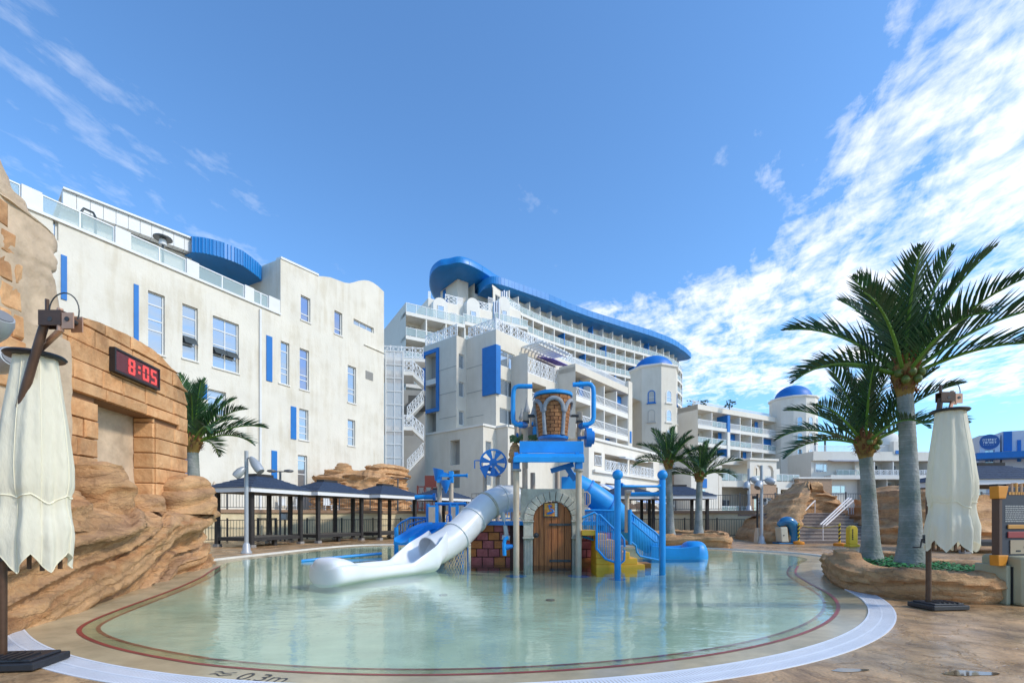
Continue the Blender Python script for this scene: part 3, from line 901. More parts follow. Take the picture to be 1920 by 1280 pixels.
for (pa, pb, pz) in ((1160, 1178, 858), (1187, 1203, 863)):
    b = MB(); z_ = FW.z(pa, pz); b.hexa([FW.pt(FW.u(pa), z_ - .12, .9), FW.pt(FW.u(pb), z_ - .12, .9), FW.pt(FW.u(pb), z_, .02), FW.pt(FW.u(pa), z_, .02), FW.pt(FW.u(pa), z_ + .1, .9), FW.pt(FW.u(pb), z_ + .1, .9), FW.pt(FW.u(pb), z_ + .22, .02), FW.pt(FW.u(pa), z_ + .22, .02)])
    b.build('canopy_shade', M_WHITE, LW)
# striped sail shade hung from this wing
SH = thing('striped_shade', 'blue and white striped sail awning hung below the lattice balconies', 'awning', (9.5, 46, 3))
M_SAILB = mat('sail_blue', (0.20, 0.36, 0.72), 0.8); M_SAILW = mat('sail_white', (0.66, 0.70, 0.80), 0.8)
for k in range(7):
    b = MB(); Fs = FW.off(.3); ua_ = FW.u(1118) + k * 1.15
    for j in range(8):
        t0, t1 = j / 8, (j + 1) / 8
        def P(t, u): return Fs.pt(u + 2.8 * t, 5.0 - 2.1 * t + .9 * (t * t - t) , 3.9 * t)
        b.quad(P(t0, ua_), P(t0, ua_ + 1.12), P(t1, ua_ + 1.12), P(t1, ua_))
    o = b.build('sail_strip', M_SAILB if k % 2 else M_SAILW, SH, smooth=80)
    md = o.modifiers.new('thick', 'SOLIDIFY'); md.thickness = .02

# brick fronted block between the wing and the tower
BK = thing('brick_pavilion', 'small brick faced block with arched windows behind the paired palms', 'building', (21, 66, 1.7))
FBk = Face((gx(1222, 66), 66), (1.0, 0.35))
k0, k1, kz = FBk.u(1232), FBk.u(1289), FBk.z(1250, 884)
m = MB(); FBk.box(m, k0, k1, ZB0, kz, -7, 0); m.build('brick_wall', M_BRICKW, BK)
m = MB(); FBk.box(m, k0 - .3, k1 + .3, kz + .003, kz + .9, -7, .25); m.build('cornice', M_WALLTRIM, BK)
m = MB(); FBk.box(m, FBk.u(1236), FBk.u(1262), kz + .9, kz + 3.2, -6, -.4); m.build('upper_wall', M_C, BK)
window(BK, FBk.off(-.2), (FBk.u(1236), FBk.u(1249), kz + 1.3, kz + 2.9), (), (.5,), depth=-.04)
def arch_pts(cx, w, z0, z1, n=10):
    r = w / 2
    return [(cx - r, z0), (cx + r, z0)] + [(cx + r * math.cos(math.pi * i / n), z1 - r + r * math.sin(math.pi * i / n)) for i in range(n + 1)]
def arch_window(root, F, cx, w, z0, z1, frame, glass, wd=.06, sill=True, name='arched_window'):
    o = arch_pts(cx, w, z0, z1); i_ = arch_pts(cx, w - .28, z0 + .14, z1 - .14)
    m = MB(); n = len(o)
    for k in range(n):
        a, b = o[k], o[(k + 1) % n]; c, d = i_[(k + 1) % n], i_[k]
        m.hexa([F.pt(a[0], a[1], wd), F.pt(b[0], b[1], wd), F.pt(b[0], b[1], .002), F.pt(a[0], a[1], .002), F.pt(d[0], d[1], wd), F.pt(c[0], c[1], wd), F.pt(c[0], c[1], .002), F.pt(d[0], d[1], .002)])
    if sill:
        F.box(m, cx - w * .62, cx + w * .62, z0 - .18, z0 - .01, .002, .18)
    f = m.build(name, frame, root)
    if glass:
        g = MB(); g.poly([F.pt(p[0], p[1], .012) for p in i_]); g.build('pane', glass, f)
        b = MB(); zz = z0 + (z1 - z0) * .42
        F.box(b, cx - w / 2 + .16, cx + w / 2 - .16, zz - .04, zz + .04, .014, wd); b.build('bar', M_FRAME, f)
    return f
for px in (1262, 1276):
    arch_window(BK, FBk, FBk.u(px), .75, 2.9, 4.9, M_WALLTRIM, M_GLASS)

# ------------------------------------------------------------------ C: curved hotel with blue roof
C = thing('curved_hotel', 'tall curved white hotel with rows of glass balconies under a sweeping blue roof', 'building', (15, 95, 2))
cp = [(945, 83), (980, 88), (1020, 92.3), (1060, 96.3), (1100, 100), (1140, 103.4), (1175, 106.6), (1207, 109.6), (1232, 112.4), (1252, 115.2), (1266, 118), (1275, 121), (1279.5, 124.5)]
cxy = [Vector((gx(p, y), y)) for p, y in cp]
# resample to bays
seg = [0]
for a, b in zip(cxy, cxy[1:]):
    seg.append(seg[-1] + (b - a).length)
def onC(s):
    for i in range(len(seg) - 1):
        if s <= seg[i + 1] or i == len(seg) - 2:
            return cxy[i].lerp(cxy[i + 1], (s - seg[i]) / (seg[i + 1] - seg[i]))
NB = 21
bp = [onC(seg[-1] * i / NB) for i in range(NB + 1)]
slab1 = 39.4; FH = 3.05; roofb = 43.0
blueset = {(1, 5), (1, 9), (0, 8), (2, 3), (2, 7), (3, 10), (2, 12), (0, 14)}
for i in range(NB):
    Fc = Face(bp[i], bp[i + 1] - bp[i]); Lb = (bp[i + 1] - bp[i]).length
    for f in range(5):
        z = slab1 - FH * f
        if f == 4 and i < 14:
            continue
        bay(C, Fc, 0, Lb, z, FH if f else roofb - slab1 + .25, 1.9 if f else 2.4, 'glass', M_C, 'div' if (f, i) in blueset else None, slab=.55, fascia=.0, railH=1.15, div=.22, divset=0 if f else .9)
        if f < 4 and random.random() < .6:
            b = MB(); du = Lb * (.15 + .5 * random.random()); Fc.box(b, du, du + Lb * .28, z + .1, z + 1.1, -.5, -.2); b.build('white_screen', M_WHITE, C)
m = MB()
for i in range(NB):
    Fc = Face(bp[i], bp[i + 1] - bp[i]); Lb = (bp[i + 1] - bp[i]).length
    m.quad(Fc.pt(0, 1.7, -2.6), Fc.pt(Lb, 1.7, -2.6), Fc.pt(Lb, roofb, -2.6), Fc.pt(0, roofb, -2.6))
bk = Face(bp[-1], bp[-1] - bp[-2])
m.quad(bk.pt(0, 1.7, -2.6), bk.pt(0, roofb, -2.6), bk.pt(0, roofb, -16), bk.pt(0, 1.7, -16))
m.build('core_wall', M_C, C)
# roof: blue slab following the curve
def roof_strip(name, pts, over, inn, z0, z1, parent, tilt=0.0, seams=True):
    m = MB(); s_ = MB(); N = len(pts)
    outs, ins = [], []
    for i in range(N):
        t = (pts[min(i + 1, N - 1)] - pts[max(i - 1, 0)]).normalized(); n = Vector((t.y, -t.x))
        o = over[i] if isinstance(over, list) else over
        outs.append(pts[i] + n * o); ins.append(pts[i] - n * (inn[i] if isinstance(inn, list) else inn))
    rings = []
    for i in range(N):
        a, b = outs[i], ins[i]
        a2 = a + (b - a).normalized() * .9
        rings.append([(a.x, a.y, z0 + .25), (a2.x, a2.y, z0), (b.x, b.y, z0), (b.x, b.y, z1 + .6), (a.x, a.y, z1)])
    m.ring(rings)
    o = m.build(name, M_ROOF, parent)
    if seams:
        for i in range(N - 1):
            L_ = (outs[i + 1] - outs[i]).length; k = max(1, int(L_ / .9))
            ang = math.atan2(outs[i + 1].y - outs[i].y, outs[i + 1].x - outs[i].x)
            for j in range(k):
                q = outs[i].lerp(outs[i + 1], j / k)
                s_.box((q.x, q.y, (z0 + .25 + z1) / 2), (.09, .14, z1 - z0 - .25), ang)
        s_.build('roof_seam', M_ROOF, o, kind='stuff')
    return o
rp = [onC(seg[-1] * i / 40) for i in range(41)]
d0 = (rp[1] - rp[0]).normalized()
ext = [Vector((gx(893, 93), 93)), Vector((gx(896, 90.5), 90.5)), Vector((gx(906, 88), 88)), Vector((gx(922, 86.5), 86.5)), Vector((gx(945, 87), 87)), Vector((gx(970, 89.0), 89.0))]
# plan outline of the front edge of the roof: the overhang tapers into a rounded left tip
front = [Vector((gx(p, y), y)) for p, y in ((893.5, 95), (893, 92), (898, 88.3), (908, 86.0), (922, 85.0), (940, 85.4), (965, 87.0))]
tail = []
for i in range(8, 41):
    t = (rp[min(i + 1, 40)] - rp[i - 1]).normalized(); n = Vector((t.y, -t.x))
    tail.append(rp[i] + n * (1.0 if i < 37 else 1.0 + (i - 36) * .2))
tip = tail[-1] + (tail[-1] - tail[-3]).normalized() * 1.6
fr_ = [Vector(q) for q in smooth_poly([tuple(q) for q in front], 4, closed=False)]
NF0 = len(fr_)
fr_ = fr_ + [p for p in tail if p.x > front[-1].x + .8] + [tip]
m = MB(); s_ = MB()
z0, z1 = 43.1, 44.75
N = len(fr_)
# back edge: pushed away from the viewer, closing at the left tip
rings = []
for i, p in enumerate(fr_):
    t = (fr_[min(i + 1, N - 1)] - fr_[max(i - 1, 0)]).normalized()
    dep = 0.6 + 13.5 * min(1, i / NF0) ** .7
    away = Vector((-0.45, 0.89)) if i < NF0 else Vector((-t.y, t.x))
    b = p + away * dep
    a2 = p + (b - p).normalized() * .8
    rings.append([(p.x, p.y, z0 + .35), (a2.x, a2.y, z0), (b.x, b.y, z0 + .2), (b.x, b.y, z1 + .8), (p.x, p.y, z1)])
m.ring(rings)
rf = m.build('blue_roof', M_ROOF, C)
for i in range(N - 1):
    a, b = fr_[i], fr_[i + 1]; L_ = (b - a).length; k = max(1, int(L_ / .95)); ang = math.atan2(b.y - a.y, b.x - a.x)
    if i < NF0 * .6: continue
    for j in range(k):
        q = a.lerp(b, j / k); s_.box((q.x, q.y, (z0 + z1) / 2 + .2), (.09, .05, z1 - z0 - .4), ang)
s_.build('roof_seam', M_ROOF, rf, kind='stuff')
# rear, higher oval roof over the penthouse
oc = Vector((gx(862, 88), 90)); m = MB(); ou = []
dirC = Vector((.80, .60)); nC = Vector((.60, -.80))
zr0, zr1 = 45.3, 46.75
near = [(842, 82.8), (860, 82.2), (880, 83.0), (905, 85.3), (930, 88.5), (960, 93)]
leftc = [(815, 96.0), (808, 93.0), (805, 90.0), (806.5, 87.0), (813, 84.8), (825, 83.3)]
farp = [(960, 104), (900, 101), (860, 100.5), (838, 99.5), (826, 98.2)]
plan = [(gx(p, y), y) for p, y in leftc + near + farp]
plan0 = plan
plan = [tuple(q) for q in smooth_poly(plan, 5)]
n = len(plan); i0 = len(m.v)
cxp = sum(p[0] for p in plan) / n; cyp = sum(p[1] for p in plan) / n
def ins_(p, k): return (cxp + (p[0] - cxp) * k, cyp + (p[1] - cyp) * k)
m.ring([[(*ins_(p, .90), zr0) for p in plan], [(*p, zr0 + .45) for p in plan], [(*p, zr1) for p in plan], [(*ins_(p, .96), zr1 + .3) for p in plan]])
rf2 = m.build('oval_roof', M_ROOF, C, smooth=50)
s_ = MB()
for a, b in zip(plan0[8:12], plan0[9:12]):
    a, b = Vector(a), Vector(b); k = max(1, int((b - a).length / .9)); ang = math.atan2(b.y - a.y, b.x - a.x)
    for j in range(k):
        q = a.lerp(b, j / k); s_.box((q.x, q.y, (zr0 + zr1) / 2 + .2), (.08, .05, zr1 - zr0 - .5), ang)
s_.build('roof_seam', M_ROOF, rf2, kind='stuff')
# penthouse below the oval roof
FP = Face((gx(858, 87), 87), (.80, .60)); FPl = Face((gx(858, 87), 87), (.62, -.78))
m = MB()
FPl.wall(m, FPl.u(826), 0, 30, zr0 + .2); FP.wall(m, 0, FP.u(878), 30, zr0 + .2)
FP2 = FP.off(-2.5); FP2.wall(m, FP2.u(876), FP2.u(890), 30, zr0 + .2)
FP3 = Face((gx(890, 88.6), 88.6), (.80, .60)); FP3.wall(m, 0, FP3.u(985), 30, z0 + .3)
m.quad(FP3.pt(0, 30), FP3.pt(0, zr0), FP3.pt(0, zr0, -4), FP3.pt(0, 30, -4))
m.build('penthouse_wall', M_C, C)
for (pa, ya, pb, yb) in ((831, 545, 836, 560), (836, 562, 840, 574)):
    b = MB(); FPl.box(b, FPl.u(pa), FPl.u(pb), FPl.z(pa, yb), FPl.z(pa, ya), .003, .08); b.build('blue_strip', M_BLUEP, C)
for (pa, pb, ta, tb) in ((895, 916, 562, 577), (972, 988, 560, 573)):
    h = (FP3.u(pa), FP3.u(pb), FP3.z(pa, tb), FP3.z(pa, ta)); window(C, FP3.off(.1), h, (), (.25, .5, .75), fr=.15, depth=.05, glass=M_GLASS)
# flues
t = thing('roof_flue', 'cluster of thin steel flue pipes standing on the roof beside the round fins', 'flue', (gx(945, 80), 80, 36))
for k, (px, py) in enumerate(((941, 547), (945, 545), (949, 547))):
    m = MB(); q = at(px, py, 80); m.cyl(q.x, q.y, 35, q.z, .19, seg=8); m.build('pipe', mat('steel', (.5, .5, .52), .35, metal=.8), t)
t2 = dup(t, (gx(931, 74), 74, 31.5), 0, 'cluster of steel flue pipes left of the rightmost round fin')

# stepped units with rounded fins
for ui, (pa, Ya, pb, topy, finpx, finy) in enumerate(((761, 58.7, 872, 583, 821, 563.5), (868, 66.5, 936, 601.5, 882, 563.5), (928, 73.5, 990, 598, 940, 560.5))):
    W = thing('stepped_hotel_wing', ['lowest stepped hotel unit with round topped fin beside the stair tower', 'middle stepped hotel unit with round topped fin below the oval roof', 'topmost stepped hotel unit with round fin beside the flue pipes'][ui], 'building', (gx(pa, Ya), Ya, 2), 0, 'stepped hotel units with round fins')
    Fw = Face((gx(pa, Ya), Ya), (.86, .51))
    uE_ = Fw.u(pb); zt = Fw.z(pa, topy); dp = 2.2
    m = MB(); Fb = Fw.off(-dp)
    # side wall facing left
    Fside = Face(Fw.pt(0, 0, -9).xy, Vector((Fw.n.x, Fw.n.y)))
    Fside.wall(m, 0 if ui else -1.5, 9, 1.7, zt + (1.1 if ui == 0 else 0))
    us_ = Fb.u(803) if ui == 0 else 0
    Fb.wall(m, us_, uE_, zt, zt + 3.4)
    m.quad(Fb.pt(0, zt + .02), Fb.pt(uE_, zt + .02), Fb.pt(uE_, zt + .02, -7), Fb.pt(0, zt + .02, -7))
    m.quad(Fb.pt(us_, zt), Fb.pt(us_, zt + 3.4), Fb.pt(us_, zt + 3.4, -7), Fb.pt(us_, zt, -7))
    m.quad(Fb.pt(us_, zt + 3.4), Fb.pt(uE_, zt + 3.4), Fb.pt(uE_, zt + 3.4, -7), Fb.pt(us_, zt + 3.4, -7))
    m.build('wall', M_C, W)
    nb_ = 3 if ui == 0 else 2
    for f in range(1, 4):
        for k in range(nb_):
            bay(W, Fw, uE_ * k / nb_, uE_ * (k + 1) / nb_, zt - 3.0 * f, 3.0, dp, 'glass', M_C, slab=.45)
    for k in range(nb_):
        add_rail(W, Fw, uE_ * k / nb_ + .03, uE_ * (k + 1) / nb_ - .03, zt, 'glass', 1.1)
    m = MB(); Fw.box(m, 0, uE_, zt - .45, zt, -dp, .02); m.build('balcony_slab', M_WALLTRIM, W)
    # fin with half round head
    fz = Fb.z(finpx, finy); fw = 1.05
    m = MB(); uc = Fb.u(finpx) 
    o = arch_pts(uc, 2 * fw, zt + .0, fz)
    # flared right shoulder
    rr = [[Fb.pt(p[0], p[1], 1.0) for p in o], [Fb.pt(p[0], p[1], -.35) for p in o]]
    m.ring(rr); m.build('round_fin', M_WALLTRIM, W)
    h = (uc - .45, uc + .45, zt + .3, zt + 2.3); window(W, Fb.off(1.0), h, (), (), depth=-.05)
    add_rail(W, Fb, us_ + .05, max(us_ + .4, uc - fw - .1), zt + 3.4, 'pickets', 1.0, -.2, 'roof_railing'); add_rail(W, Fb, uc + fw + .1, uE_ - .1, zt + 3.4, 'lattice', 1.2, -.2, 'roof_railing')
    h = (uc + fw + .8, min(uE_ - .3, uc + fw + 4.2), zt + .2, zt + 2.2); window(W, Fb.off(.06), h, (), (.33, .67), depth=.02, glass=M_GLASS)

# ------------------------------------------------------------------ towers with domes
def octa(name, label, px, Y, hw, ztop_, zdome, seg, wins, rings_, frames):
    t = thing(name, label, 'tower', (gx(px, Y), Y, 1.7))
    cx, cy = gx(px, Y), Y; r = hw
    a0 = R(-90) - math.pi / seg * 0
    m = MB(); m.lathe([(r, ZB0), (r, ztop_)], seg, (cx, cy, 0), a0); m.build('wall', M_B if seg == 8 else M_C, t)
    m = MB(); m.lathe([(r + .02, ztop_ + .003), (r + .28, ztop_ + .15), (r + .28, ztop_ + .4), (r * .8, ztop_ + .5)], seg, (cx, cy, 0), a0); m.build('cornice', M_WALLTRIM, t)
    m = MB(); rd = r * .80; hd = zdome - ztop_ - .4
    m.lathe([(rd * math.cos(math.pi / 2 * i / 10) + .01, ztop_ + .4 + hd * math.sin(math.pi / 2 * i / 10)) for i in range(11)], 32, (cx, cy, 0)); m.build('dome', M_DOME, t, smooth=80)
    return t, cx, cy, r, a0
zt_ = hz(687, 74.5)
T1, cx, cy, r, a0 = octa('domed_tower', 'octagonal cream tower with blue dome between the balcony wing and the low hotel', 1226, 78, 3.9, zt_, hz(665, 77), 8, 0, 0, 0)
cs = [Vector((cx + r * math.cos(a0 + 2 * math.pi * k / 8), cy + r * math.sin(a0 + 2 * math.pi * k / 8))) for k in range(8)]
M_NICHE = mat('niche_grey', (.50, .48, .44), .9)
for (i, j, mid, spec) in ((7, 0, .5, [(745.5, M_BLUEP, M_NICHE), (781, M_NICHE, None)]), (0, 1, .5, [(745.5, M_WALLTRIM, M_GLASS), (781, M_WALLTRIM, M_GLASS), (818, M_WALLTRIM, M_GLASS)]), (1, 2, .5, [(745.5, M_BLUEP, M_GLASSB), (781, M_WALLTRIM, M_GLASS)])):
    F_ = Face(cs[i], cs[j] - cs[i]); L = (cs[j] - cs[i]).length
    for py, fm, gm in spec:
        zc = hz(py, 75.5); arch_window(T1, F_, L * mid, 1.15, zc - 1.0, zc + 1.0, fm, gm)
zt_ = hz(745, 88.5)
T2, cx, cy, r, a0 = octa('round_tower', 'round cream tower with blue dome beyond the far end of the low hotel', 1487, 92, 4.1, zt_, hz(721, 91), 12, 0, 0, 0)
for k in (-1, 0, 1):
    for py in (790, 820, 850, 880):
        a = R(-90) + k * R(30) + R(15)
        n = Vector((math.cos(a), math.sin(a))); d = Vector((-n.y, n.x))
        F_ = Face(Vector((cx, cy)) + n * (r * math.cos(math.pi / 12) + .01) - d * 1.0, d)
        zc = hz(py, 88.5); arch_window(T2, F_, 1.0, 1.05, zc - .9, zc + .9, M_BLUEP if (k + py) % 4 == 3 and k == 0 else M_WALLTRIM, M_GLASS)
m = MB(); m.cyl(cx, cy, hz(721, 91), hz(721, 91) + 1.6, .04, seg=6); m.build('mast', M_FRAME, T2)

# ------------------------------------------------------------------ E: low hotel between the towers
E = thing('balcony_hotel', 'four storey cream hotel with square balconies and blue panels between the domed towers', 'building', (35, 84, 1.7))
FE = Face((gx(1308, 80), 80), (1550, 880))
e1 = FE.u(1457); zE = FE.z(1308, 757)
NBE = 7; fhE = 3.0
colw = [0, .16, .335, .35, .50, .645, .80, 1.0]
bl = {(0, 1): 'div', (0, 5): 'panel', (1, 1): 'panel', (1, 3): 'top', (1, 6): 'top', (2, 4): 'panel', (2, 1): 'div'}
m = MB(); FE.box(m, 0, e1, zE - .9, zE, -8, .05)
FEs = Face(FE.pt(0, 0, -7).xy, Vector((FE.n.x, FE.n.y))); FEs.wall(m, -3, 7.05, ZB0, zE)
FE.box(m, e1 - .25, e1 + .3, ZB0, zE - .901, -6, .05)
FE.wall(m, 0, e1, ZB0, zE - .9, [(.2, e1 - .3, zE - .9 - 4 * fhE, zE - 1.0)], .01) if False else None
m.build('wall', M_C, E)
for f in range(4):
    z = zE - .9 - fhE * (f + 1) + .4
    for k in range(7):
        a, b_ = e1 * colw[k] + .1, e1 * colw[k + 1] + (.1 if k < 6 else -.2)
        if k == 2:
            b = MB(); FE.box(b, a, b_ + .4, z - .6, z + fhE - .6, -.3, .12); b.build('pier', M_BLUEP if f == 0 else M_WALLTRIM, E); continue
        bay(E, FE, a + (.4 if k == 3 else 0), b_, z, fhE, 2.0, 'glass' if (f + k) % 3 else 'pickets', M_C, bl.get((f, k)), slab=.6, railH=1.0)
m = MB(); FE.box(m, .1, e1 - .3, ZB0, zE - .9 - 4 * fhE - .2, -6, -.2); m.build('base_wall', M_C, E)
window(E, Face(FE.pt(-2.8, 0, -7).xy, (1, .4)), (.2, 2.0, FE.z(1300, 790), FE.z(1300, 772)), (), (.5,), frame=M_BLUEP, depth=-.05, fr=.14)
L = e1
for i in range(5):
    add_rail(E, FE, .2 + (L - .4) * i / 5, .2 + (L - .4) * (i + 1) / 5, zE, 'pickets', .9, -1.2, 'roof_railing')
M_SHRUB = mat('dark_leaf', (.035, .07, .03), .7, .5, 3)
for px in (1300, 1318, 1368):
    t = thing('roof_shrub', {1300: 'dark shrub on the hotel roof edge beside the octagonal tower', 1318: 'dark shrub second along the hotel roof terrace', 1368: 'dark shrub above the blue pier of the hotel roof'}[px], 'shrub', (gx(px, 84), 84, zE), 0, 'shrubs on the hotel roof')
    m = MB()
    for k in range(40):
        a = random.random() * 6.28; rr = random.random() * 1.1; q = Vector((gx(px, 82.3) + rr * math.cos(a), 82.3 + .4 * rr * math.sin(a), zE - .15 + random.random() * 1.1))
        m.poly([q, q + Vector((random.uniform(-.4, .4), random.uniform(-.4, .4), random.uniform(.1, .5))), q + Vector((random.uniform(-.4, .4), random.uniform(-.4, .4), random.uniform(-.2, .4)))])
    m.build('foliage', M_SHRUB, t); m = MB(); m.cyl(gx(px, 84), 84, zE, zE + .6, .08, seg=6); m.build('stem', M_VENT, t)
# lower arcaded terrace in front of E
EL = thing('arcade_terrace', 'low cream terrace building with two arches over brick base before the balcony hotel', 'building', (31, 72, 1.7))
FG = Face((gx(1345, 70), 70), (1.0, 0.30))
g0, g1 = FG.u(1348), FG.u(1405); g2 = FG.u(1458)
z1_ = FG.z(1405, 902); zc_ = FG.z(1405, 865)
m = MB()
FG.box(m, g0 - .1, g0 + .45, ZB0, FG.z(1346, 872), -7, .1)
# curved shoulder of the end wall
pts = [(0, FG.z(1346, 872)), (0, FG.z(1346, 868))] 
FG.box(m, g0 + .451, g1, z1_ - .9, z1_, -3, .1)
FG.box(m, g0 + .451, g1, zc_ - .4, zc_ + .6, -3, -1.2)
FG.wall(m.__class__() if False else m, g0, g1, ZB0, zc_, [(g0 + .4, g1, z1_, zc_ - .3), (g0 + .4, g1, 1.8, z1_ - .8)], .05) if False else None
Fb = FG.off(-3)
Fb.wall(m, g0, g1, ZB0, zc_ + .2, [(g0 + 1.0, g0 + 2.6, z1_ + .1, z1_ + 2.2), (g0 + 3, g1 - .3, z1_ + .1, z1_ + 2.2), (g0 + 1.0, g0 + 2.4, 1.8, 4.0), (g0 + 2.9, g1 - .3, 1.8, 4.0)], .12)
m.build('wall', M_C, EL)
for h in ((g0 + 1.0, g0 + 2.6, z1_ + .1, z1_ + 2.2), (g0 + 3, g1 - .3, z1_ + .1, z1_ + 2.2), (g0 + 1.0, g0 + 2.4, 1.8, 4.0), (g0 + 2.9, g1 - .3, 1.8, 4.0)):
    window(EL, Fb, h, (), (.5,), fr=.1, depth=.1)
add_rail(EL, FG, g0 + .5, g1 - .05, z1_, 'glass', 1.15, -.05); add_rail(EL, FG, g0 + .5, g1 - .05, 1.75, 'glass', 1.15, -.05)
# arched front on brick
FA2 = FG.off(1.2); a0_, a1_ = FA2.u(1406), FA2.u(1456)
zt2 = FA2.z(1406, 862); zb2 = FA2.z(1406, 903)
m = MB(); m2 = MB()
wA = (a1_ - a0_); cs_ = [a0_ + wA * .30, a0_ + wA * .72]; rw_ = wA * .17; spr = zb2 + 1.7
us = [a0_] + [v for c in cs_ for v in (c - rw_, c + rw_)] + [a1_]
for a, b in ((us[0], us[1]), (us[2], us[3]), (us[4], us[5])):
    FA2.box(m, a, b, zb2, zt2, -.5, 0)
for c in cs_:
    n = 10
    for i in range(n):
        x0, x1 = -rw_ + 2 * rw_ * i / n, -rw_ + 2 * rw_ * (i + 1) / n
        y0, y1 = math.sqrt(max(0, rw_ ** 2 - x0 ** 2)), math.sqrt(max(0, rw_ ** 2 - x1 ** 2))
        m.hexa([FA2.pt(c + x0, spr + y0, 0), FA2.pt(c + x1, spr + y1, 0), FA2.pt(c + x1, spr + y1, -.5), FA2.pt(c + x0, spr + y0, -.5), FA2.pt(c + x0, zt2, 0), FA2.pt(c + x1, zt2, 0), FA2.pt(c + x1, zt2, -.5), FA2.pt(c + x0, zt2, -.5)])
FA2.box(m, a0_ - .2, a1_ + .2, zt2 + .003, zt2 + .3, -4, .25)
FA2.box(m, a0_, a1_, zb2 - .3, zb2 - .003, -4, .1)
FA2.box(m, a0_, a1_, ZB0, zt2, -4.2, -4.0)
m.build('arcade', M_C, EL)
FA2.wall(m2, a0_, a1_, ZB0, zb2 - .31, [(a0_ + .8, a0_ + 1.9, 1.8, 4.2), (a1_ - 2.4, a1_ - .8, 1.8, 4.2)], .25); m2.build('brick_base', M_BRICKW, EL)
for h in ((a0_ + .8, a0_ + 1.9, 1.8, 4.2), (a1_ - 2.4, a1_ - .8, 1.8, 4.2)):
    window(EL, FA2, h, (), (.5,), depth=.22, fr=.1)
add_rail(EL, FA2, cs_[0] - rw_, cs_[0] + rw_, zb2, 'glass', 1.0, -.3); add_rail(EL, FA2, cs_[1] - rw_, cs_[1] + rw_, zb2, 'glass', 1.0, -.3)
b0_, b1_ = a1_ + .2, FA2.u(1502)
m = MB(); FA2.box(m, b0_, b1_, z1_ - .9, z1_ - .0, -4, -.2); FA2.wall(m, b0_, b1_, ZB0, z1_ - .9, [(b0_ + .6, b1_ - .6, 1.8, z1_ - 1.2)], 3); FA2.off(-4).wall(m, b0_, b1_, ZB0, FA2.z(1470, 873), [], .1)
m.build('terrace_wall', M_C, EL); add_rail(EL, FA2, b0_ + .05, b1_ - .05, z1_, 'glass', 1.15, -.3)
# blue panel and gable wall behind the second palm
GB = thing('gable_block', 'cream block with curved gable and blue panel behind the right palm of the pair', 'building', (26, 66, 1.7))
Fgb = Face((gx(1296, 64), 64), (1, .38)); m = MB()
u0_, u1_ = Fgb.u(1296), Fgb.u(1347); zg = Fgb.z(1345, 872)
prof = [(u0_, ZB0), (u1_, ZB0)] + [(u1_ - (u1_ - u0_) * (i / 8), zg + 1.9 * math.sin(math.pi / 2 * min(1, i / 5))) for i in range(9)]
m.ring([[Fgb.pt(p[0], p[1], 0) for p in prof], [Fgb.pt(p[0], p[1], -6) for p in prof]]); m.build('wall', M_C, GB)
b = MB(); Fgb.box(b, Fgb.u(1314), Fgb.u(1325), Fgb.z(1315, 914), Fgb.z(1315, 897), .004, .08); b.build('blue_panel', M_BLUEP, GB)
window(GB, Fgb.off(.06), (Fgb.u(1314.5), Fgb.u(1322), Fgb.z(1315, 932), Fgb.z(1315, 917)), (), (), depth=.03)

# brick wall block with round windows beneath the round tower
BW = thing('brick_annex', 'low brick annex with two round arched windows below the round tower', 'building', (45, 74, 1.7))
Fbw = Face((gx(1497, 72), 72), (1, .08)); w0_, w1_ = Fbw.u(1498), Fbw.u(1560); zw_ = Fbw.z(1500, 897)
m = MB(); Fbw.box(m, w0_, w1_, ZB0, zw_, -6, 0); m.build('brick_wall', M_BRICKW, BW)
m = MB(); Fbw.box(m, w0_ - .2, w1_ + .2, zw_ + .003, zw_ + .25, -6, .2); m.build('coping', M_WALLTRIM, BW)
for px in (1512, 1534):
    arch_window(BW, Fbw, Fbw.u(px), 1.5, zw_ - 2.2, zw_ - .8, M_WALLTRIM, M_GLASS, sill=False)

# ------------------------------------------------------------------ F: long low hotel on the right
Fh = thing('long_hotel', 'long pale two tone hotel with open balconies behind the right palm trunks', 'building', (60, 82, 1.7))
FF = Face((gx(1525, 82), 82), (1, 0.04))
zF = FF.z(1600, 846); f1 = FF.u(1850)
m = MB(); FF.box(m, 0, f1, zF - 1.6, zF, -8, .02); FF.box(m, 0, 10.5, ZB0, zF - 1.601, -8, -.6); m.build('wall', M_C, Fh)
m = MB(); FF.box(m, 2.5, f1, zF - 4.9, zF - 4.2, -7, .9); FF.box(m, 9.5, f1, zF - 8.1, zF - 7.4, -7, .9); m.build('floor_slab', M_WALLTRIM, Fh)
window(Fh, FF.off(-.6), (.7, 2.9, zF - 3.6, zF - 2.1), (), (.66,), depth=-.06, fr=.12); window(Fh, FF.off(-.6), (3.6, 6.2, zF - 7.3, zF - 5.9), (), (.66,), depth=-.06, fr=.12)
m = MB(); FF.box(m, 8.4, 9.6, ZB0, zF - 4.9, -7, .5); m.build('grey_pier', M_GREY, Fh)
nbF = 8
for f in range(3):
    z = zF - 4.2 - 3.2 * f
    x0 = 4.2 if f == 0 else 9.7
    n_ = 8 if f == 0 else 6
    for k in range(n_):
        a, b_ = x0 + (f1 - x0) * k / n_, x0 + (f1 - x0) * (k + 1) / n_
        bay(Fh, FF, a, b_, z, 3.2 if f else 2.7, 2.4, ('lattice' if f == 0 and k > 1 else 'glass' if f < 2 else None), M_C, slab=.3, fascia=.3, railH=1.0)
m = MB(); FF.box(m, FF.u(1675), FF.u(1700), zF - .3, zF + 1.8, -5, .1); m.build('roof_block', M_C, Fh)
b = MB(); FF.box(b, FF.u(1678), FF.u(1697), zF - .4, zF + .2, .11, .18); b.build('blue_strip', M_BLUEP, Fh)
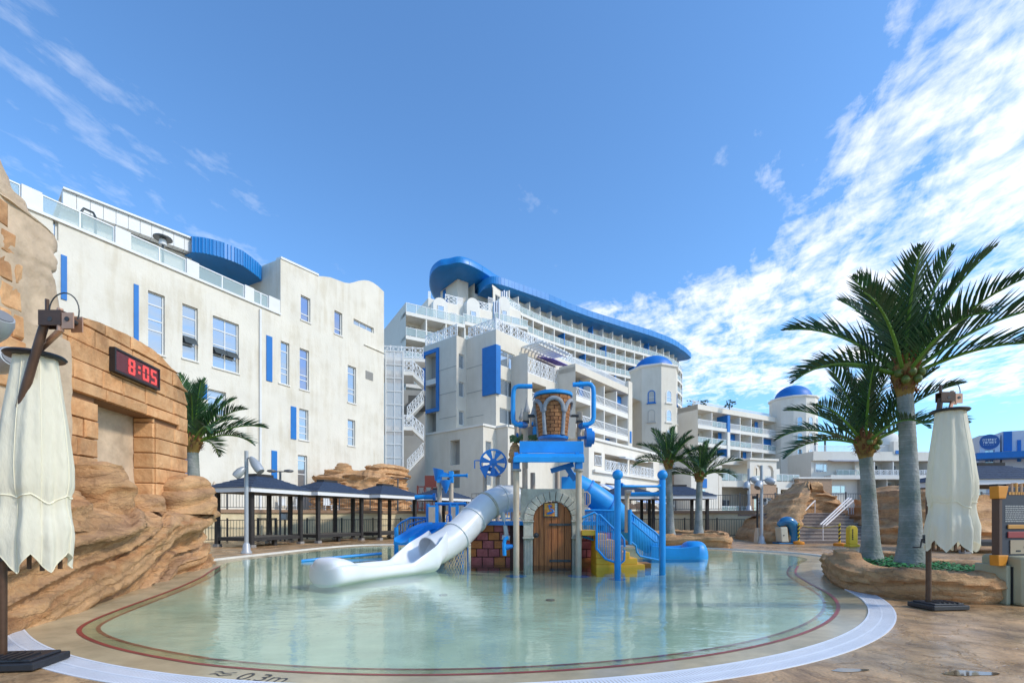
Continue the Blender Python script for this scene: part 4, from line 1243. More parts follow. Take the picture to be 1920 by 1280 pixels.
m = MB(); q = FF.pt(FF.u(1688), 0, -3); rr = 2.6
m.lathe([(rr * math.cos(math.pi / 2 * i / 8) + .01, zF + 1.3 + rr * math.sin(math.pi / 2 * i / 8)) for i in range(9)], 24, (q.x, q.y, 0)); m.build('roof_dome', M_C, Fh, smooth=80)
for i in range(7):
    a = FF.u(1530) + 2.0 * i * 1.0
    add_rail(Fh, FF, .2 + i * 2.05, .2 + i * 2.05 + 2.0, zF, 'pickets', 1.2, -1.0, 'roof_railing')
M_GROOF = mat('grey_awning', (.30, .31, .36), .7)
b = MB(); b.hexa([FF.pt(2.6, zF - 1.9, 1.4), FF.pt(9.5, zF - 1.9, 1.4), FF.pt(9.5, zF - 1.62, 0.03), FF.pt(2.6, zF - 1.62, 0.03), FF.pt(2.6, zF - 1.8, 1.4), FF.pt(9.5, zF - 1.8, 1.4), FF.pt(9.5, zF - 1.5, .03), FF.pt(2.6, zF - 1.5, .03)]); b.build('awning', M_GROOF, Fh)
for i, px in enumerate((1528, 1547)):
    t = thing('distant_palm', ['slim dark palm right beside the round tower on the low roof', 'slim dark palm standing alone on the low hotel roof'][i], 'palm tree', (gx(px, 84), 84, zF - .1), 0, 'slim palms on the low roof')
    q = wloc(t); m = MB(); m.tube([q, q + Vector((0, 0, 2.4))], .18, 6); m.build('trunk', M_VENT, t)
    for k in range(9):
        a = k * .7 + i; m = MB(); d = Vector((math.cos(a), math.sin(a), 0)); s_ = Vector((-d.y, d.x, 0)) * .22
        p = [q + Vector((0, 0, 2.4)), q + Vector((0, 0, 2.9)) + d * .7, q + Vector((0, 0, 2.6)) + d * 1.4]
        m.quad(p[0] - s_ * .3, p[0] + s_ * .3, p[1] + s_, p[1] - s_); m.poly([p[1] - s_, p[1] + s_, p[2]]); m.build('frond', M_SHRUB, t)

# lower right pieces of the same row, seen under the right cabana roof
FR2 = thing('end_house', 'pale house with two dark windows and brick base seen under the right cabana roof', 'building', (55, 60, 1.7))
Fr = Face((gx(1795, 60), 60), (1, -.05)); m = MB(); e0, e1_ = Fr.u(1797), Fr.u(1849); zr = Fr.z(1800, 882)
wn_ = [(Fr.u(1818), Fr.u(1829), Fr.z(1820, 935), Fr.z(1820, 915)), (Fr.u(1836), Fr.u(1843), Fr.z(1836, 936), Fr.z(1836, 922))]
Fr.wall(m, e0, e1_, Fr.z(1800, 940), zr, wn_); m.quad(Fr.pt(e1_, 0), Fr.pt(e1_, zr), Fr.pt(e1_, zr, -6), Fr.pt(e1_, 0, -6)); m.quad(Fr.pt(e0, zr), Fr.pt(e1_, zr), Fr.pt(e1_, zr, -6), Fr.pt(e0, zr, -6)); m.build('wall', M_C, FR2)
for h in wn_: window(FR2, Fr, h, (), (), depth=.15)
m = MB(); Fr.box(m, e0, e1_ + .1, ZB0, Fr.z(1800, 940) - .003, -6, .1); m.build('brick_base', M_BRICKW, FR2)

# ------------------------------------------------------------------ G: white and blue block with round sign
G = thing('signed_block', 'white block with blue stripe, blue canopy and round sign at the far right', 'building', (60, 60, 1.7))
FGG = Face((gx(1837, 62), 62), (1, -.55))
zG = FGG.z(1837, 816)
def rg(p0, t, b, p1): return (FGG.u(p0), FGG.u(p1), FGG.z(p0, b), FGG.z(p0, t))
M_GW = mat('grey_white_paint', (.62, .63, .68), .7, .05, .5)
m = MB(); gu = FGG.u(1875); ge = FGG.u(1876) + 16
hh = rg(1847, 843, 878, 1865)
FGG.wall(m, 0, gu, ZB0, zG, [hh + (.3,)]); m.quad(FGG.pt(0, ZB0), FGG.pt(0, zG), FGG.pt(0, zG, -5), FGG.pt(0, ZB0, -5)); m.quad(FGG.pt(gu, ZB0), FGG.pt(gu, zG), FGG.pt(gu, zG, -5), FGG.pt(gu, ZB0, -5))
zG2 = FGG.z(1883, 808)
FGG.off(-1).wall(m, gu, ge, ZB0, FGG.z(1875, 830)); FGG.off(-.3).wall(m, FGG.u(1881), ge, ZB0, zG2); m.quad(FGG.pt(FGG.u(1881), ZB0, -.3), FGG.pt(FGG.u(1881), zG2, -.3), FGG.pt(FGG.u(1881), zG2, -5), FGG.pt(FGG.u(1881), ZB0, -5))
m.build('wall', M_GW, G)
window(G, FGG, hh, (), (.5,), depth=.25)
b = MB(); h = rg(1883, 808, 845, 1899); FGG.box(b, h[0], h[1], h[2], zG2 - .02, -.29, -.2); b.build('blue_strip', M_BLUEP, G)
b = MB(); h = rg(1909, 824, 865, 1916); FGG.box(b, h[0], h[1], h[2], h[3], -.29, -.2); b.build('blue_strip', M_BLUEP, G)
b = MB(); zc1, zc0 = FGG.z(1837, 852), FGG.z(1837, 863); FGG.box(b, -1.0, ge + 2, zc0, zc1, -.28, 2.6); b.build('canopy', M_BLUEP, G)
# round sign (illegible two line white lettering)
sg = MB(); uc, zc = FGG.u(1855), FGG.z(1855, 828); rr = .98
ring = [[FGG.pt(uc + rr * math.cos(2 * math.pi * i / 28), zc + rr * math.sin(2 * math.pi * i / 28), w) for i in range(28)] for w in (.004, .09)]
sg.ring(ring); M_SIGN = mat('sign_navy', (.02, .10, .30), .5); so = sg.build('round_sign', M_SIGN, G)
lt = MB(); random.seed(3)
for row, (z_, hgt, x0, x1) in enumerate(((zc + .12, .28, -.66, .62), (zc - .22, .26, -.60, .60), (zc - .42, .06, -.6, .5))):
    x = x0
    while x < x1:
        w = random.uniform(.09, .16) if row < 2 else .1
        FGG.box(lt, uc + x, uc + x + .05, z_, z_ + hgt, .092, .10)
        if row < 2:
            FGG.box(lt, uc + x + .051, uc + x + w, z_ + hgt * random.choice((0, .4, .78)), z_ + hgt * random.choice((0, .4, .78)) + .06 if False else z_ + hgt, .092, .098)
        x += w + .06
lt.build('sign_lettering', M_WHITE, so)
random.seed(11)
# ------------------------------------------------------------------ ground, pool, water
PC = Vector((-0.9, 11.6)); PR = 8.05
aL = math.atan2(5.78 - PC.y, -6.2 - PC.x); aR = math.atan2(8.9 - PC.y, 6.68 - PC.x)
aL = aL if aL > 0 else aL + 2 * math.pi
front_arc = []
a_start, a_end = aL, aR + 2 * math.pi
NF = 72
for i in range(NF + 1):
    a = a_start + (a_end - a_start) * i / NF
    front_arc.append(Vector((PC.x + PR * math.cos(a), PC.y + PR * math.sin(a))))
rest_ctl = [(7.05, 9.9), (7.7, 11.4), (9.0, 13.4), (10.6, 15.6), (10.7, 17.6), (9.4, 19.5), (7.7, 20.9), (5, 22.2), (0, 23.2), (-4, 23.2), (-7.0, 22.7), (-8.2, 20.9), (-8.9, 18), (-9.5, 14.9), (-8.9, 12.9), (-7.6, 10.0), (-6.95, 7.9)]
rest = smooth_poly([tuple(front_arc[-1])] + rest_ctl + [tuple(front_arc[0])], 7, closed=False)[1:-1]
pool = front_arc + rest
NP = len(pool)
pcen = Vector((0.2, 13.6))
nrm = []
for i in range(NP):
    t = (pool[(i + 1) % NP] - pool[i - 1]).normalized()
    nrm.append(Vector((-t.y, t.x)))          # inward (outline runs counter-clockwise)
for _ in range(7):
    nrm = [(nrm[i - 1] + nrm[i] * 2 + nrm[(i + 1) % NP]).normalized() for i in range(NP)]
WATER_Z = -0.035
def floor_z(d):
    if d < .33: return -0.010 if d > .01 else 0.0
    if d < .69: return -0.010 - .025 * (d - .33) / .36
    if d < 1.2: return -0.035 - .05 * (d - .69)
    return max(-.30, -.0605 - .075 * (d - 1.2))
pool_s = list(pool)
for _ in range(16):
    pool_s = [(pool_s[i - 1] + pool_s[i] * 2 + pool_s[(i + 1) % NP]) / 4 if (i < 16 or i > NP - 16) else pool_s[i] for i in range(NP)]
def inset(i, d):
    k = max(0, min(1, (d - .33) / .3)); o = pool[i].lerp(pool_s[i], k)
    if d <= 1.6: return o + nrm[i] * d
    p = o + nrm[i] * 1.6
    return p + (pcen - p) * min(1, (d - 1.6) / 6.5)

def deck_extra(m, nt, p, co):
    src = p.inputs['Base Color'].links[0].from_socket
    # wet and worn patches: roughness and colour
    n1 = nt.nodes.new('ShaderNodeTexNoise'); n1.inputs['Scale'].default_value = .55; n1.inputs['Detail'].default_value = 7; n1.inputs['Roughness'].default_value = .62
    nt.links.new(co((1, 1, 1)), n1.inputs['Vector'])
    r1 = nt.nodes.new('ShaderNodeMapRange'); r1.inputs[1].default_value = .40; r1.inputs[2].default_value = .66; r1.inputs[3].default_value = .20; r1.inputs[4].default_value = .62
    nt.links.new(n1.outputs['Fac'], r1.inputs[0]); nt.links.new(r1.outputs[0], p.inputs['Roughness'])
    n2 = nt.nodes.new('ShaderNodeTexNoise'); n2.inputs['Scale'].default_value = 1.7; n2.inputs['Detail'].default_value = 10; n2.inputs['Roughness'].default_value = .72; n2.inputs['Distortion'].default_value = .4
    nt.links.new(co((1, 1, 1)), n2.inputs['Vector'])
    cr = nt.nodes.new('ShaderNodeValToRGB'); cr.color_ramp.elements[0].position = .38; cr.color_ramp.elements[0].color = (.50, .44, .38, 1); cr.color_ramp.elements[1].position = .60; cr.color_ramp.elements[1].color = (1.25, 1.15, 1.02, 1)
    nt.links.new(n2.outputs['Fac'], cr.inputs[0])
    mx = nt.nodes.new('ShaderNodeMix'); mx.data_type = 'RGBA'; mx.blend_type = 'MULTIPLY'; mx.inputs['Factor'].default_value = 1
    nt.links.new(src, mx.inputs['A']); nt.links.new(cr.outputs[0], mx.inputs['B'])
    # stamped stone joints
    vo = nt.nodes.new('ShaderNodeTexVoronoi'); vo.feature = 'DISTANCE_TO_EDGE'; vo.inputs['Scale'].default_value = 2.6; vo.inputs['Randomness'].default_value = 1
    nd = nt.nodes.new('ShaderNodeTexNoise'); nd.inputs['Scale'].default_value = 5; nd.inputs['Detail'].default_value = 4
    nt.links.new(co(), nd.inputs['Vector'])
    ad = nt.nodes.new('ShaderNodeVectorMath'); ad.operation = 'MULTIPLY_ADD'; ad.inputs[1].default_value = (.35, .35, .35)
    nt.links.new(nd.outputs['Color'], ad.inputs[0]); nt.links.new(co(), ad.inputs[2]); nt.links.new(ad.outputs[0], vo.inputs['Vector'])
    jr = nt.nodes.new('ShaderNodeMapRange'); jr.inputs[1].default_value = 0; jr.inputs[2].default_value = .045
    nt.links.new(vo.outputs['Distance'], jr.inputs[0])
    m2 = nt.nodes.new('ShaderNodeMix'); m2.data_type = 'RGBA'; m2.blend_type = 'MULTIPLY'
    iv = nt.nodes.new('ShaderNodeMath'); iv.operation = 'MULTIPLY_ADD'; iv.inputs[1].default_value = -.28; iv.inputs[2].default_value = .28
    nt.links.new(jr.outputs[0], iv.inputs[0]); nt.links.new(iv.outputs[0], m2.inputs['Factor'])
    ng = nt.nodes.new('ShaderNodeTexNoise'); ng.inputs['Scale'].default_value = 38; ng.inputs['Detail'].default_value = 6; nt.links.new(co(), ng.inputs['Vector'])
    cg = nt.nodes.new('ShaderNodeValToRGB'); cg.color_ramp.elements[0].position = .35; cg.color_ramp.elements[0].color = (.72, .70, .68, 1); cg.color_ramp.elements[1].position = .62; cg.color_ramp.elements[1].color = (1.1, 1.1, 1.1, 1); nt.links.new(ng.outputs['Fac'], cg.inputs[0])
    mg = nt.nodes.new('ShaderNodeMix'); mg.data_type = 'RGBA'; mg.blend_type = 'MULTIPLY'; mg.inputs['Factor'].default_value = .8; nt.links.new(mx.outputs['Result'], mg.inputs['A']); nt.links.new(cg.outputs[0], mg.inputs['B'])
    nt.links.new(mg.outputs['Result'], m2.inputs['A']); m2.inputs['B'].default_value = (.45, .38, .32, 1)
    nt.links.new(m2.outputs['Result'], p.inputs['Base Color'])
    ns = nt.nodes.new('ShaderNodeTexNoise'); ns.inputs['Scale'].default_value = 14; ns.inputs['Detail'].default_value = 8; ns.inputs['Roughness'].default_value = .7
    nt.links.new(co(), ns.inputs['Vector'])
    hm = nt.nodes.new('ShaderNodeMath'); hm.operation = 'MULTIPLY_ADD'; hm.inputs[1].default_value = .5
    nt.links.new(ns.outputs['Fac'], hm.inputs[0]); nt.links.new(jr.outputs[0], hm.inputs[2])
    bp = nt.nodes.new('ShaderNodeBump'); bp.inputs['Strength'].default_value = .32; bp.inputs['Distance'].default_value = .02
    nt.links.new(hm.outputs[0], bp.inputs['Height']); nt.links.new(bp.outputs[0], p.inputs['Normal'])
M_DECK = mat('stamped_concrete', (.56, .36, .19), .5, c2=(.42, .30, .18), scale=.7, extra=deck_extra, lo=.38, hi=.62)
m = MB()
far = []
for i in range(NP):
    d = (pool[i] - pcen).normalized()
    far.append([pool[i], pool[i] - nrm[i] * .6] + [pcen + d * (max((pool[i] - pcen).length + 1.2, 0) + k) for k in (1.5, 4, 10, 30, 120, 900)])
m.ring([[(far[i][k].x, far[i][k].y, 0) for i in range(NP)] for k in range(8)], True, False, False)
deck = tag(m.build('pool_deck', M_DECK), 'brown stamped concrete deck around the pool', kind='structure')

# pool floor
def floor_extra(m, nt, p, co):
    # darker speckled joints of a worn painted floor
    src = p.inputs['Base Color'].links[0].from_socket
    n2 = nt.nodes.new('ShaderNodeTexNoise'); n2.inputs['Scale'].default_value = .8; n2.inputs['Detail'].default_value = 9; n2.inputs['Roughness'].default_value = .7
    nt.links.new(co(), n2.inputs['Vector'])
    cr = nt.nodes.new('ShaderNodeValToRGB'); cr.color_ramp.elements[0].position = .35; cr.color_ramp.elements[0].color = (.78, .80, .76, 1); cr.color_ramp.elements[1].position = .62; cr.color_ramp.elements[1].color = (1.06, 1.04, 1.0, 1)
    nt.links.new(n2.outputs['Fac'], cr.inputs[0])
    mx = nt.nodes.new('ShaderNodeMix'); mx.data_type = 'RGBA'; mx.blend_type = 'MULTIPLY'; mx.inputs['Factor'].default_value = 1
    nt.links.new(src, mx.inputs['A']); nt.links.new(cr.outputs[0], mx.inputs['B'])
    nt.links.new(mx.outputs['Result'], p.inputs['Base Color'])
M_FLOOR = mat('pool_floor_paint', (.70, .69, .56), .45, .10, 1.2, extra=floor_extra)
M_BEACH = mat('pool_beach_paint', (.53, .43, .27), .22, .14, 1.6, extra=floor_extra, spec=.6)
m = MB()
ds = [.86, 1.0, 1.25, 1.6, 2.4, 3.4, 4.6, 6.0, 7.2, 8.2]
m.ring([[(*inset(i, d), floor_z(d)) for i in range(NP)] for d in ds], True, False, False)
tag(m.build('pool_floor', M_FLOOR), 'pale green painted floor of the shallow pool', kind='structure')
m = MB()
ds = [0, .02, .33, .5, .69, .86]
m.ring([[(*inset(i, d), floor_z(d) - (.012 if .01 < d < .3 else 0)) for i in range(NP)] for d in ds], True, False, False)
beach = tag(m.build('pool_beach', M_BEACH), 'sand coloured sloping rim of the pool', kind='structure')
M_RED = mat('red_line_paint', (.30, .035, .03), .4, .25, 3)
def strip(name, d0, d1, m_, i0, i1, dz, kind=None, parent=None):
    m = MB()
    for i in range(i0, i1):
        a, b, c, d = inset(i % NP, d0), inset((i + 1) % NP, d0), inset((i + 1) % NP, d1), inset(i % NP, d1)
        m.quad((*a, floor_z(d0) + dz), (*b, floor_z(d0) + dz), (*c, floor_z(d1) + dz), (*d, floor_z(d1) + dz))
    return m.build(name, m_, parent)
tag(strip('red_line', .665, .715, M_RED, -22, NF + 20, .004), 'outer dark red line painted on the pool rim', kind='structure')
tag(strip('red_line', .85, .895, M_RED, -22, NF + 20, .004), 'inner dark red line painted on the pool floor', kind='structure')
M_CURB = mat('white_curb_paint', (.72, .70, .64), .5, .1, 2)
# low white curb along the back of the pool
m = MB()
for i in range(NF + 26, NP - 26):
    a, b = pool[i], pool[i + 1]
    na, nb2 = nrm[i], nrm[i + 1]
    m.hexa([(*(a + na * .02), -.06), (*(b + nb2 * .02), -.06), (*(b - nb2 * .12), -.06), (*(a - na * .12), -.06), (*(a + na * .02), .035), (*(b + nb2 * .02), .035), (*(b - nb2 * .12), .03), (*(a - na * .12), .03)])
tag(m.build('pool_curb', M_CURB), 'low white curb along the far pool edge', kind='structure')
# drain grating along the front arc
gr = thing('drain_grate', 'white slotted drain grating curving along the near pool edge', 'drain grate', (PC.x, PC.y - PR, 0))
M_GRATE = mat('grate_plastic', (.78, .79, .82), .4, .06, 2)
M_GUT = mat('gutter_dark', (.20, .20, .21), .7)
M_GUTL = mat('gutter_grey', (.42, .42, .44), .7)
m = MB(); m2 = MB(); m3 = MB()
for i in range(NF):
    for (d0, d1, mm, z0, z1) in ((.0, .022, m, -.03, .006), (.298, .32, m, -.03, .006), (.15, .17, m, -.03, .005)):
        a, b, c, d = (pool[i] + nrm[i] * d0), (pool[i + 1] + nrm[i + 1] * d0), (pool[i + 1] + nrm[i + 1] * d1), (pool[i] + nrm[i] * d1)
        mm.hexa([(*a, z0), (*b, z0), (*c, z0), (*d, z0), (*a, z1), (*b, z1), (*c, z1), (*d, z1)])
    a, b, c, d = (pool[i] + nrm[i] * .023), (pool[i + 1] + nrm[i + 1] * .023), (pool[i + 1] + nrm[i + 1] * .297), (pool[i] + nrm[i] * .297)
    m3.quad((*a, -.016), (*b, -.016), (*c, -.016), (*d, -.016))
m.build('rim', M_GRATE, gr); m3.build('gutter', M_GUTL, gr)
tot = PR * (a_end - a_start); nb_ = int(tot / .036)
for k in range(nb_):
    a = a_start + (a_end - a_start) * (k + .5) / nb_
    ca, sa = math.cos(a), math.sin(a)
    for r0, r1 in ((PR - .149, PR - .023), (PR - .297, PR - .171)):
        w = .0145
        tx, ty = -sa * w, ca * w
        p = [(PC.x + ca * r + s * tx, PC.y + sa * r + s * ty) for r, s in ((r0, -1), (r1, -1), (r1, 1), (r0, 1))]
        m2.quad(*[(x, y, .004) for x, y in p])
m2.build('slat', M_GRATE, gr, kind='stuff')
# water
M_WATER = bpy.data.materials.new('pool_water'); M_WATER.use_nodes = True
nt = M_WATER.node_tree
for n in list(nt.nodes): nt.nodes.remove(n)
o = nt.nodes.new('ShaderNodeOutputMaterial'); mixs = nt.nodes.new('ShaderNodeMixShader'); tr = nt.nodes.new('ShaderNodeBsdfTransparent'); gl = nt.nodes.new('ShaderNodeBsdfGlossy'); fre = nt.nodes.new('ShaderNodeFresnel')
tr.inputs[0].default_value = (.80, .93, .86, 1); gl.inputs['Roughness'].default_value = .06; gl.inputs['Color'].default_value = (.95, 1, .99, 1); fre.inputs['IOR'].default_value = 1.33
g = nt.nodes.new('ShaderNodeNewGeometry')
def wv(sc, rot, scale, detail):
    mp = nt.nodes.new('ShaderNodeMapping'); mp.inputs['Scale'].default_value = sc; mp.inputs['Rotation'].default_value = (0, 0, rot); nt.links.new(g.outputs['Position'], mp.inputs[0])
    n = nt.nodes.new('ShaderNodeTexNoise'); n.inputs['Scale'].default_value = scale; n.inputs['Detail'].default_value = detail; n.inputs['Roughness'].default_value = .55; n.inputs['Distortion'].default_value = .3
    nt.links.new(mp.outputs[0], n.inputs['Vector']); return n.outputs['Fac']
w1 = wv((.8, 1.5, 1), R(12), 2.6, 3); w2 = wv((1, 1.8, 1), R(-20), 9, 2)
# calm and ruffled patches
w3 = wv((.6, 1, 1), 0, .45, 2)
mr = nt.nodes.new('ShaderNodeMapRange'); mr.inputs[1].default_value = .4; mr.inputs[2].default_value = .62; mr.inputs[3].default_value = .25; mr.inputs[4].default_value = 1.0; nt.links.new(w3, mr.inputs[0])
ad = nt.nodes.new('ShaderNodeMath'); ad.operation = 'MULTIPLY_ADD'; ad.inputs[1].default_value = .35; nt.links.new(w2, ad.inputs[0]); nt.links.new(w1, ad.inputs[2])
ml = nt.nodes.new('ShaderNodeMath'); ml.operation = 'MULTIPLY'; nt.links.new(ad.outputs[0], ml.inputs[0]); nt.links.new(mr.outputs[0], ml.inputs[1])
bp = nt.nodes.new('ShaderNodeBump'); bp.inputs['Strength'].default_value = .40; bp.inputs['Distance'].default_value = .022; nt.links.new(ml.outputs[0], bp.inputs['Height'])
nt.links.new(bp.outputs[0], gl.inputs['Normal'])
lw = nt.nodes.new('ShaderNodeLayerWeight'); lw.inputs['Blend'].default_value = .5; nt.links.new(bp.outputs[0], lw.inputs['Normal'])
pw = nt.nodes.new('ShaderNodeMath'); pw.operation = 'POWER'; pw.inputs[1].default_value = 4.6; nt.links.new(lw.outputs['Facing'], pw.inputs[0])
fm = nt.nodes.new('ShaderNodeMath'); fm.operation = 'MULTIPLY_ADD'; fm.inputs[1].default_value = .96; fm.inputs[2].default_value = .02; nt.links.new(pw.outputs[0], fm.inputs[0])
nt.links.new(fm.outputs[0], mixs.inputs[0]); nt.links.new(tr.outputs[0], mixs.inputs[1]); nt.links.new(gl.outputs[0], mixs.inputs[2]); nt.links.new(mixs.outputs[0], o.inputs[0])
m = MB(); m.poly([(*inset(i, .40), WATER_Z) for i in range(NP)])
wo = m.build('pool_water', M_WATER); tag(wo, 'clear shallow pool water with light ripples', kind='structure')
# round floor inlets
for k, (px, py, lab) in enumerate(((831, 1107, 'dark round floor inlet under the water in front of the white slide'), (1032, 1116, 'dark round floor inlet under the water before the wooden door'), (1216, 1122, 'dark round floor inlet under the water before the blue ball posts'), (1428, 1130, 'faint round floor inlet under the water near the right rim'))):
    Y = 1.6 * F_PX / (py - HY); t = thing('floor_inlet', lab, 'pool inlet', (gx(px, Y), Y, -.3))
    fzv = -.28
    m = MB(); m.lathe([(.09, fzv - .03), (.09, fzv + .004), (.06, fzv + .008)], 16, (gx(px, Y), Y, 0)); m.build('cover', M_GUT, t)
    m = MB(); m.lathe([(.03, fzv + .008), (.03, fzv + .014)], 8, (gx(px, Y), Y, 0)); m.build('cap', M_GREY, t)
# depth marking
def text_obj(name, body, size, m_, loc, rot, parent=None, extrude=.0, align='LEFT', sx=1.0, shear=0.0):
    cu = bpy.data.curves.new(name, 'FONT'); cu.body = body; cu.size = size; cu.extrude = extrude; cu.align_x = align; cu.shear = shear
    tmp = bpy.data.objects.new(name + '_tmp', cu); col.objects.link(tmp)
    dg = bpy.context.evaluated_depsgraph_get(); me = bpy.data.meshes.new_from_object(tmp.evaluated_get(dg))
    bpy.data.objects.remove(tmp); bpy.data.curves.remove(cu)
    me.materials.clear(); me.materials.append(m_)
    o = bpy.data.objects.new(name, me); col.objects.link(o); o.parent = parent
    o.location = Vector(loc) - (wloc(parent) if parent else Vector((0, 0, 0))); o.rotation_euler = rot; o.scale = (sx, 1, 1)
    if parent is not None: KIDS.setdefault(parent.name, []).append(o)
    return o
M_MARK = mat('black_marking', (.05, .045, .04), .5)
q = Vector((-2.62, 4.03))
text_obj('depth_marking', '0.3m', .29, M_MARK, (-2.43, 4.075, -.0125), (R(-3), 0, R(-11)), beach, sx=.86, shear=-.12)
m = MB()
for k in range(2):      # worn wave sign before the number
    for j in range(7):
        x0, x1 = j * .03, (j + 1) * .03
        f = lambda x: .022 * math.sin(x * 38)
        y = .04 + .06 * k
        a = R(-10); pp = [(x0, y + f(x0)), (x1, y + f(x1)), (x1, y + f(x1) + .018), (x0, y + f(x0) + .018)]
        m.quad(*[(-2.72 + x * math.cos(a) - yy * math.sin(a), 4.16 + x * math.sin(a) + yy * math.cos(a), -.0135) for x, yy in pp])
m.build('wave_marking', M_MARK, beach)
m = MB()                # small printed notice on the right rim, too small to read
for r_ in range(3):
    x = 0
    while x < .5:
        w = random.uniform(.03, .07); a = R(38); y = r_ * .065
        pp = [(x, y), (x + w, y), (x + w, y + .035), (x, y + .035)]
        m.quad(*[(3.05 + xx * math.cos(a) - yy * math.sin(a), 5.35 + xx * math.sin(a) + yy * math.cos(a), -.0165 - .01) for xx, yy in pp]); x += w + .02
# puddles on the deck
M_PUD = mat('puddle_water', (.14, .10, .06), .05, spec=.9)
for k, (px, py, rx, ry, lab) in enumerate(((1595, 1256, .17, .05, 'small bright puddle on the deck nearest the drain grating'), (1820, 1262, .22, .07, 'shallow puddle on the brown deck at the lower right corner'))):
    Y = EYE * F_PX / (py - HY); m = MB(); X = gx(px, Y)
    pts = [(X + rx * math.cos(2 * math.pi * i / 18) * (1 + .22 * math.sin(4 * math.pi * i / 18 + k)), Y + ry * math.sin(2 * math.pi * i / 18) * (1 + .25 * math.cos(6 * math.pi * i / 18 + k)), .004) for i in range(18)]
    m.poly(pts); tag(m.build('puddle', M_PUD), lab, kind='stuff')

# ------------------------------------------------------------------ terrace, retaining wall, fences
TZ = 1.72
wallline = [(-34, 15), (-22, 20.5), (-17.5, 24.2), (-15.4, 26.6), (-10, 31.2), (-3.2, 37.5), (3, 38.5), (9.5, 35.2), (16, 31.3), (22, 30), (34, 30), (60, 34)]
WLN = smooth_poly(wallline, 6, closed=False)
m = MB(); n = len(WLN)
i0 = len(m.v)
for i in range(n - 1):
    a, b = WLN[i], WLN[i + 1]
    m.quad((*a, TZ), (*b, TZ), (b.x * 3 if abs(b.x) > 20 else b.x * 2.2, 300, TZ + .02), (a.x * 3 if abs(a.x) > 20 else a.x * 2.2, 300, TZ + .02))
tag(m.build('terrace_ground', M_TERR), 'paved hotel terrace above the retaining wall', kind='structure')
RW = thing('retaining_wall', 'long pale yellow retaining wall with brown coping behind the cabanas', 'wall', (0, 38, 0))
M_YEL = mat('yellow_render', (.82, .68, .44), .9, .10, .9, bump=.2, bscale=12, extra=stucco_extra(.5, (.78, .72, .6)))
M_COP = mat('coping_brown', (.38, .24, .15), .9, .2, 2)
m = MB(); m2 = MB()
def wn2(P, i):
    t = (P[min(i + 1, len(P) - 1)] - P[max(i - 1, 0)]).normalized(); return Vector((t.y, -t.x))
for i in range(n - 1):
    a, b = WLN[i], WLN[i + 1]; na, nb2 = wn2(WLN, i), wn2(WLN, i + 1)
    a0, b0 = a + na * .05, b + nb2 * .05; a1, b1 = a - na * .4, b - nb2 * .4
    m.hexa([(*a0, -.02), (*b0, -.02), (*b1, -.02), (*a1, -.02), (*a0, TZ - .14), (*b0, TZ - .14), (*b1, TZ - .14), (*a1, TZ - .14)])
    a0, b0 = a + na * .14, b + nb2 * .14
    m2.hexa([(*a0, TZ - .138), (*b0, TZ - .138), (*b1, TZ - .138), (*a1, TZ - .138), (*a0, TZ + .06), (*b0, TZ + .06), (*b1, TZ + .06), (*a1, TZ + .06)])
m.build('wall', M_YEL, RW); m2.build('coping', M_COP, RW)
M_BLACK = mat('black_metal', (.025, .023, .022), .5)
M_DGREY = mat('dark_grey_metal', (.10, .10, .10), .5)
def fence(name, label, line, off, z0, H, m_, sp=.13, post=2.1, ht=.022, gap=None):
    P = [p + wn2(line, i) * off for i, p in enumerate(line)]
    t = thing(name, label, 'fence', (P[len(P) // 2].x, P[len(P) // 2].y, z0))
    cum = [0]
    for a, b in zip(P, P[1:]): cum.append(cum[-1] + (b - a).length)
    def on(s):
        for i in range(len(cum) - 1):
            if s <= cum[i + 1]: return P[i].lerp(P[i + 1], (s - cum[i]) / (cum[i + 1] - cum[i]))
        return P[-1]
    np_ = int(cum[-1] / post); pk = MB(); rl = MB()
    pm = MB(); pm.bx(-.035, .035, -.035, .035, 0, H + .05); pme = pm.mesh('fence_post', m_)
    for k in range(np_ + 1):
        p = on(k * post); inst('post', pme, t, Vector((p.x, p.y, z0)) - wloc(t))
    for k in range(np_):
        a, b = on(k * post), on((k + 1) * post)
        for zz in (z0 + .12, z0 + H - .06):
            rl.beam((*a, zz), (*b, zz), .03, .04)
        nn = int(post / sp)
        for j in range(1, nn):
            q = a.lerp(b, j / nn); pk.box((q.x, q.y, z0 + H / 2 + .02), (ht, ht, H - .14), 0)
    rl.build('rail', m_, t); pk.build('picket', m_, t, kind='stuff')
    return t
vis = WLN[6:-6]
fence('metal_fence', 'black picket fence standing at deck level before the yellow retaining wall', vis, .55, 0.02, 1.22, M_BLACK, sp=.15, ht=.015)
fence('metal_fence', 'thin dark picket fence on top of the retaining wall coping', vis, -.15, TZ + .06, 1.12, M_DGREY, sp=.15, ht=.015)
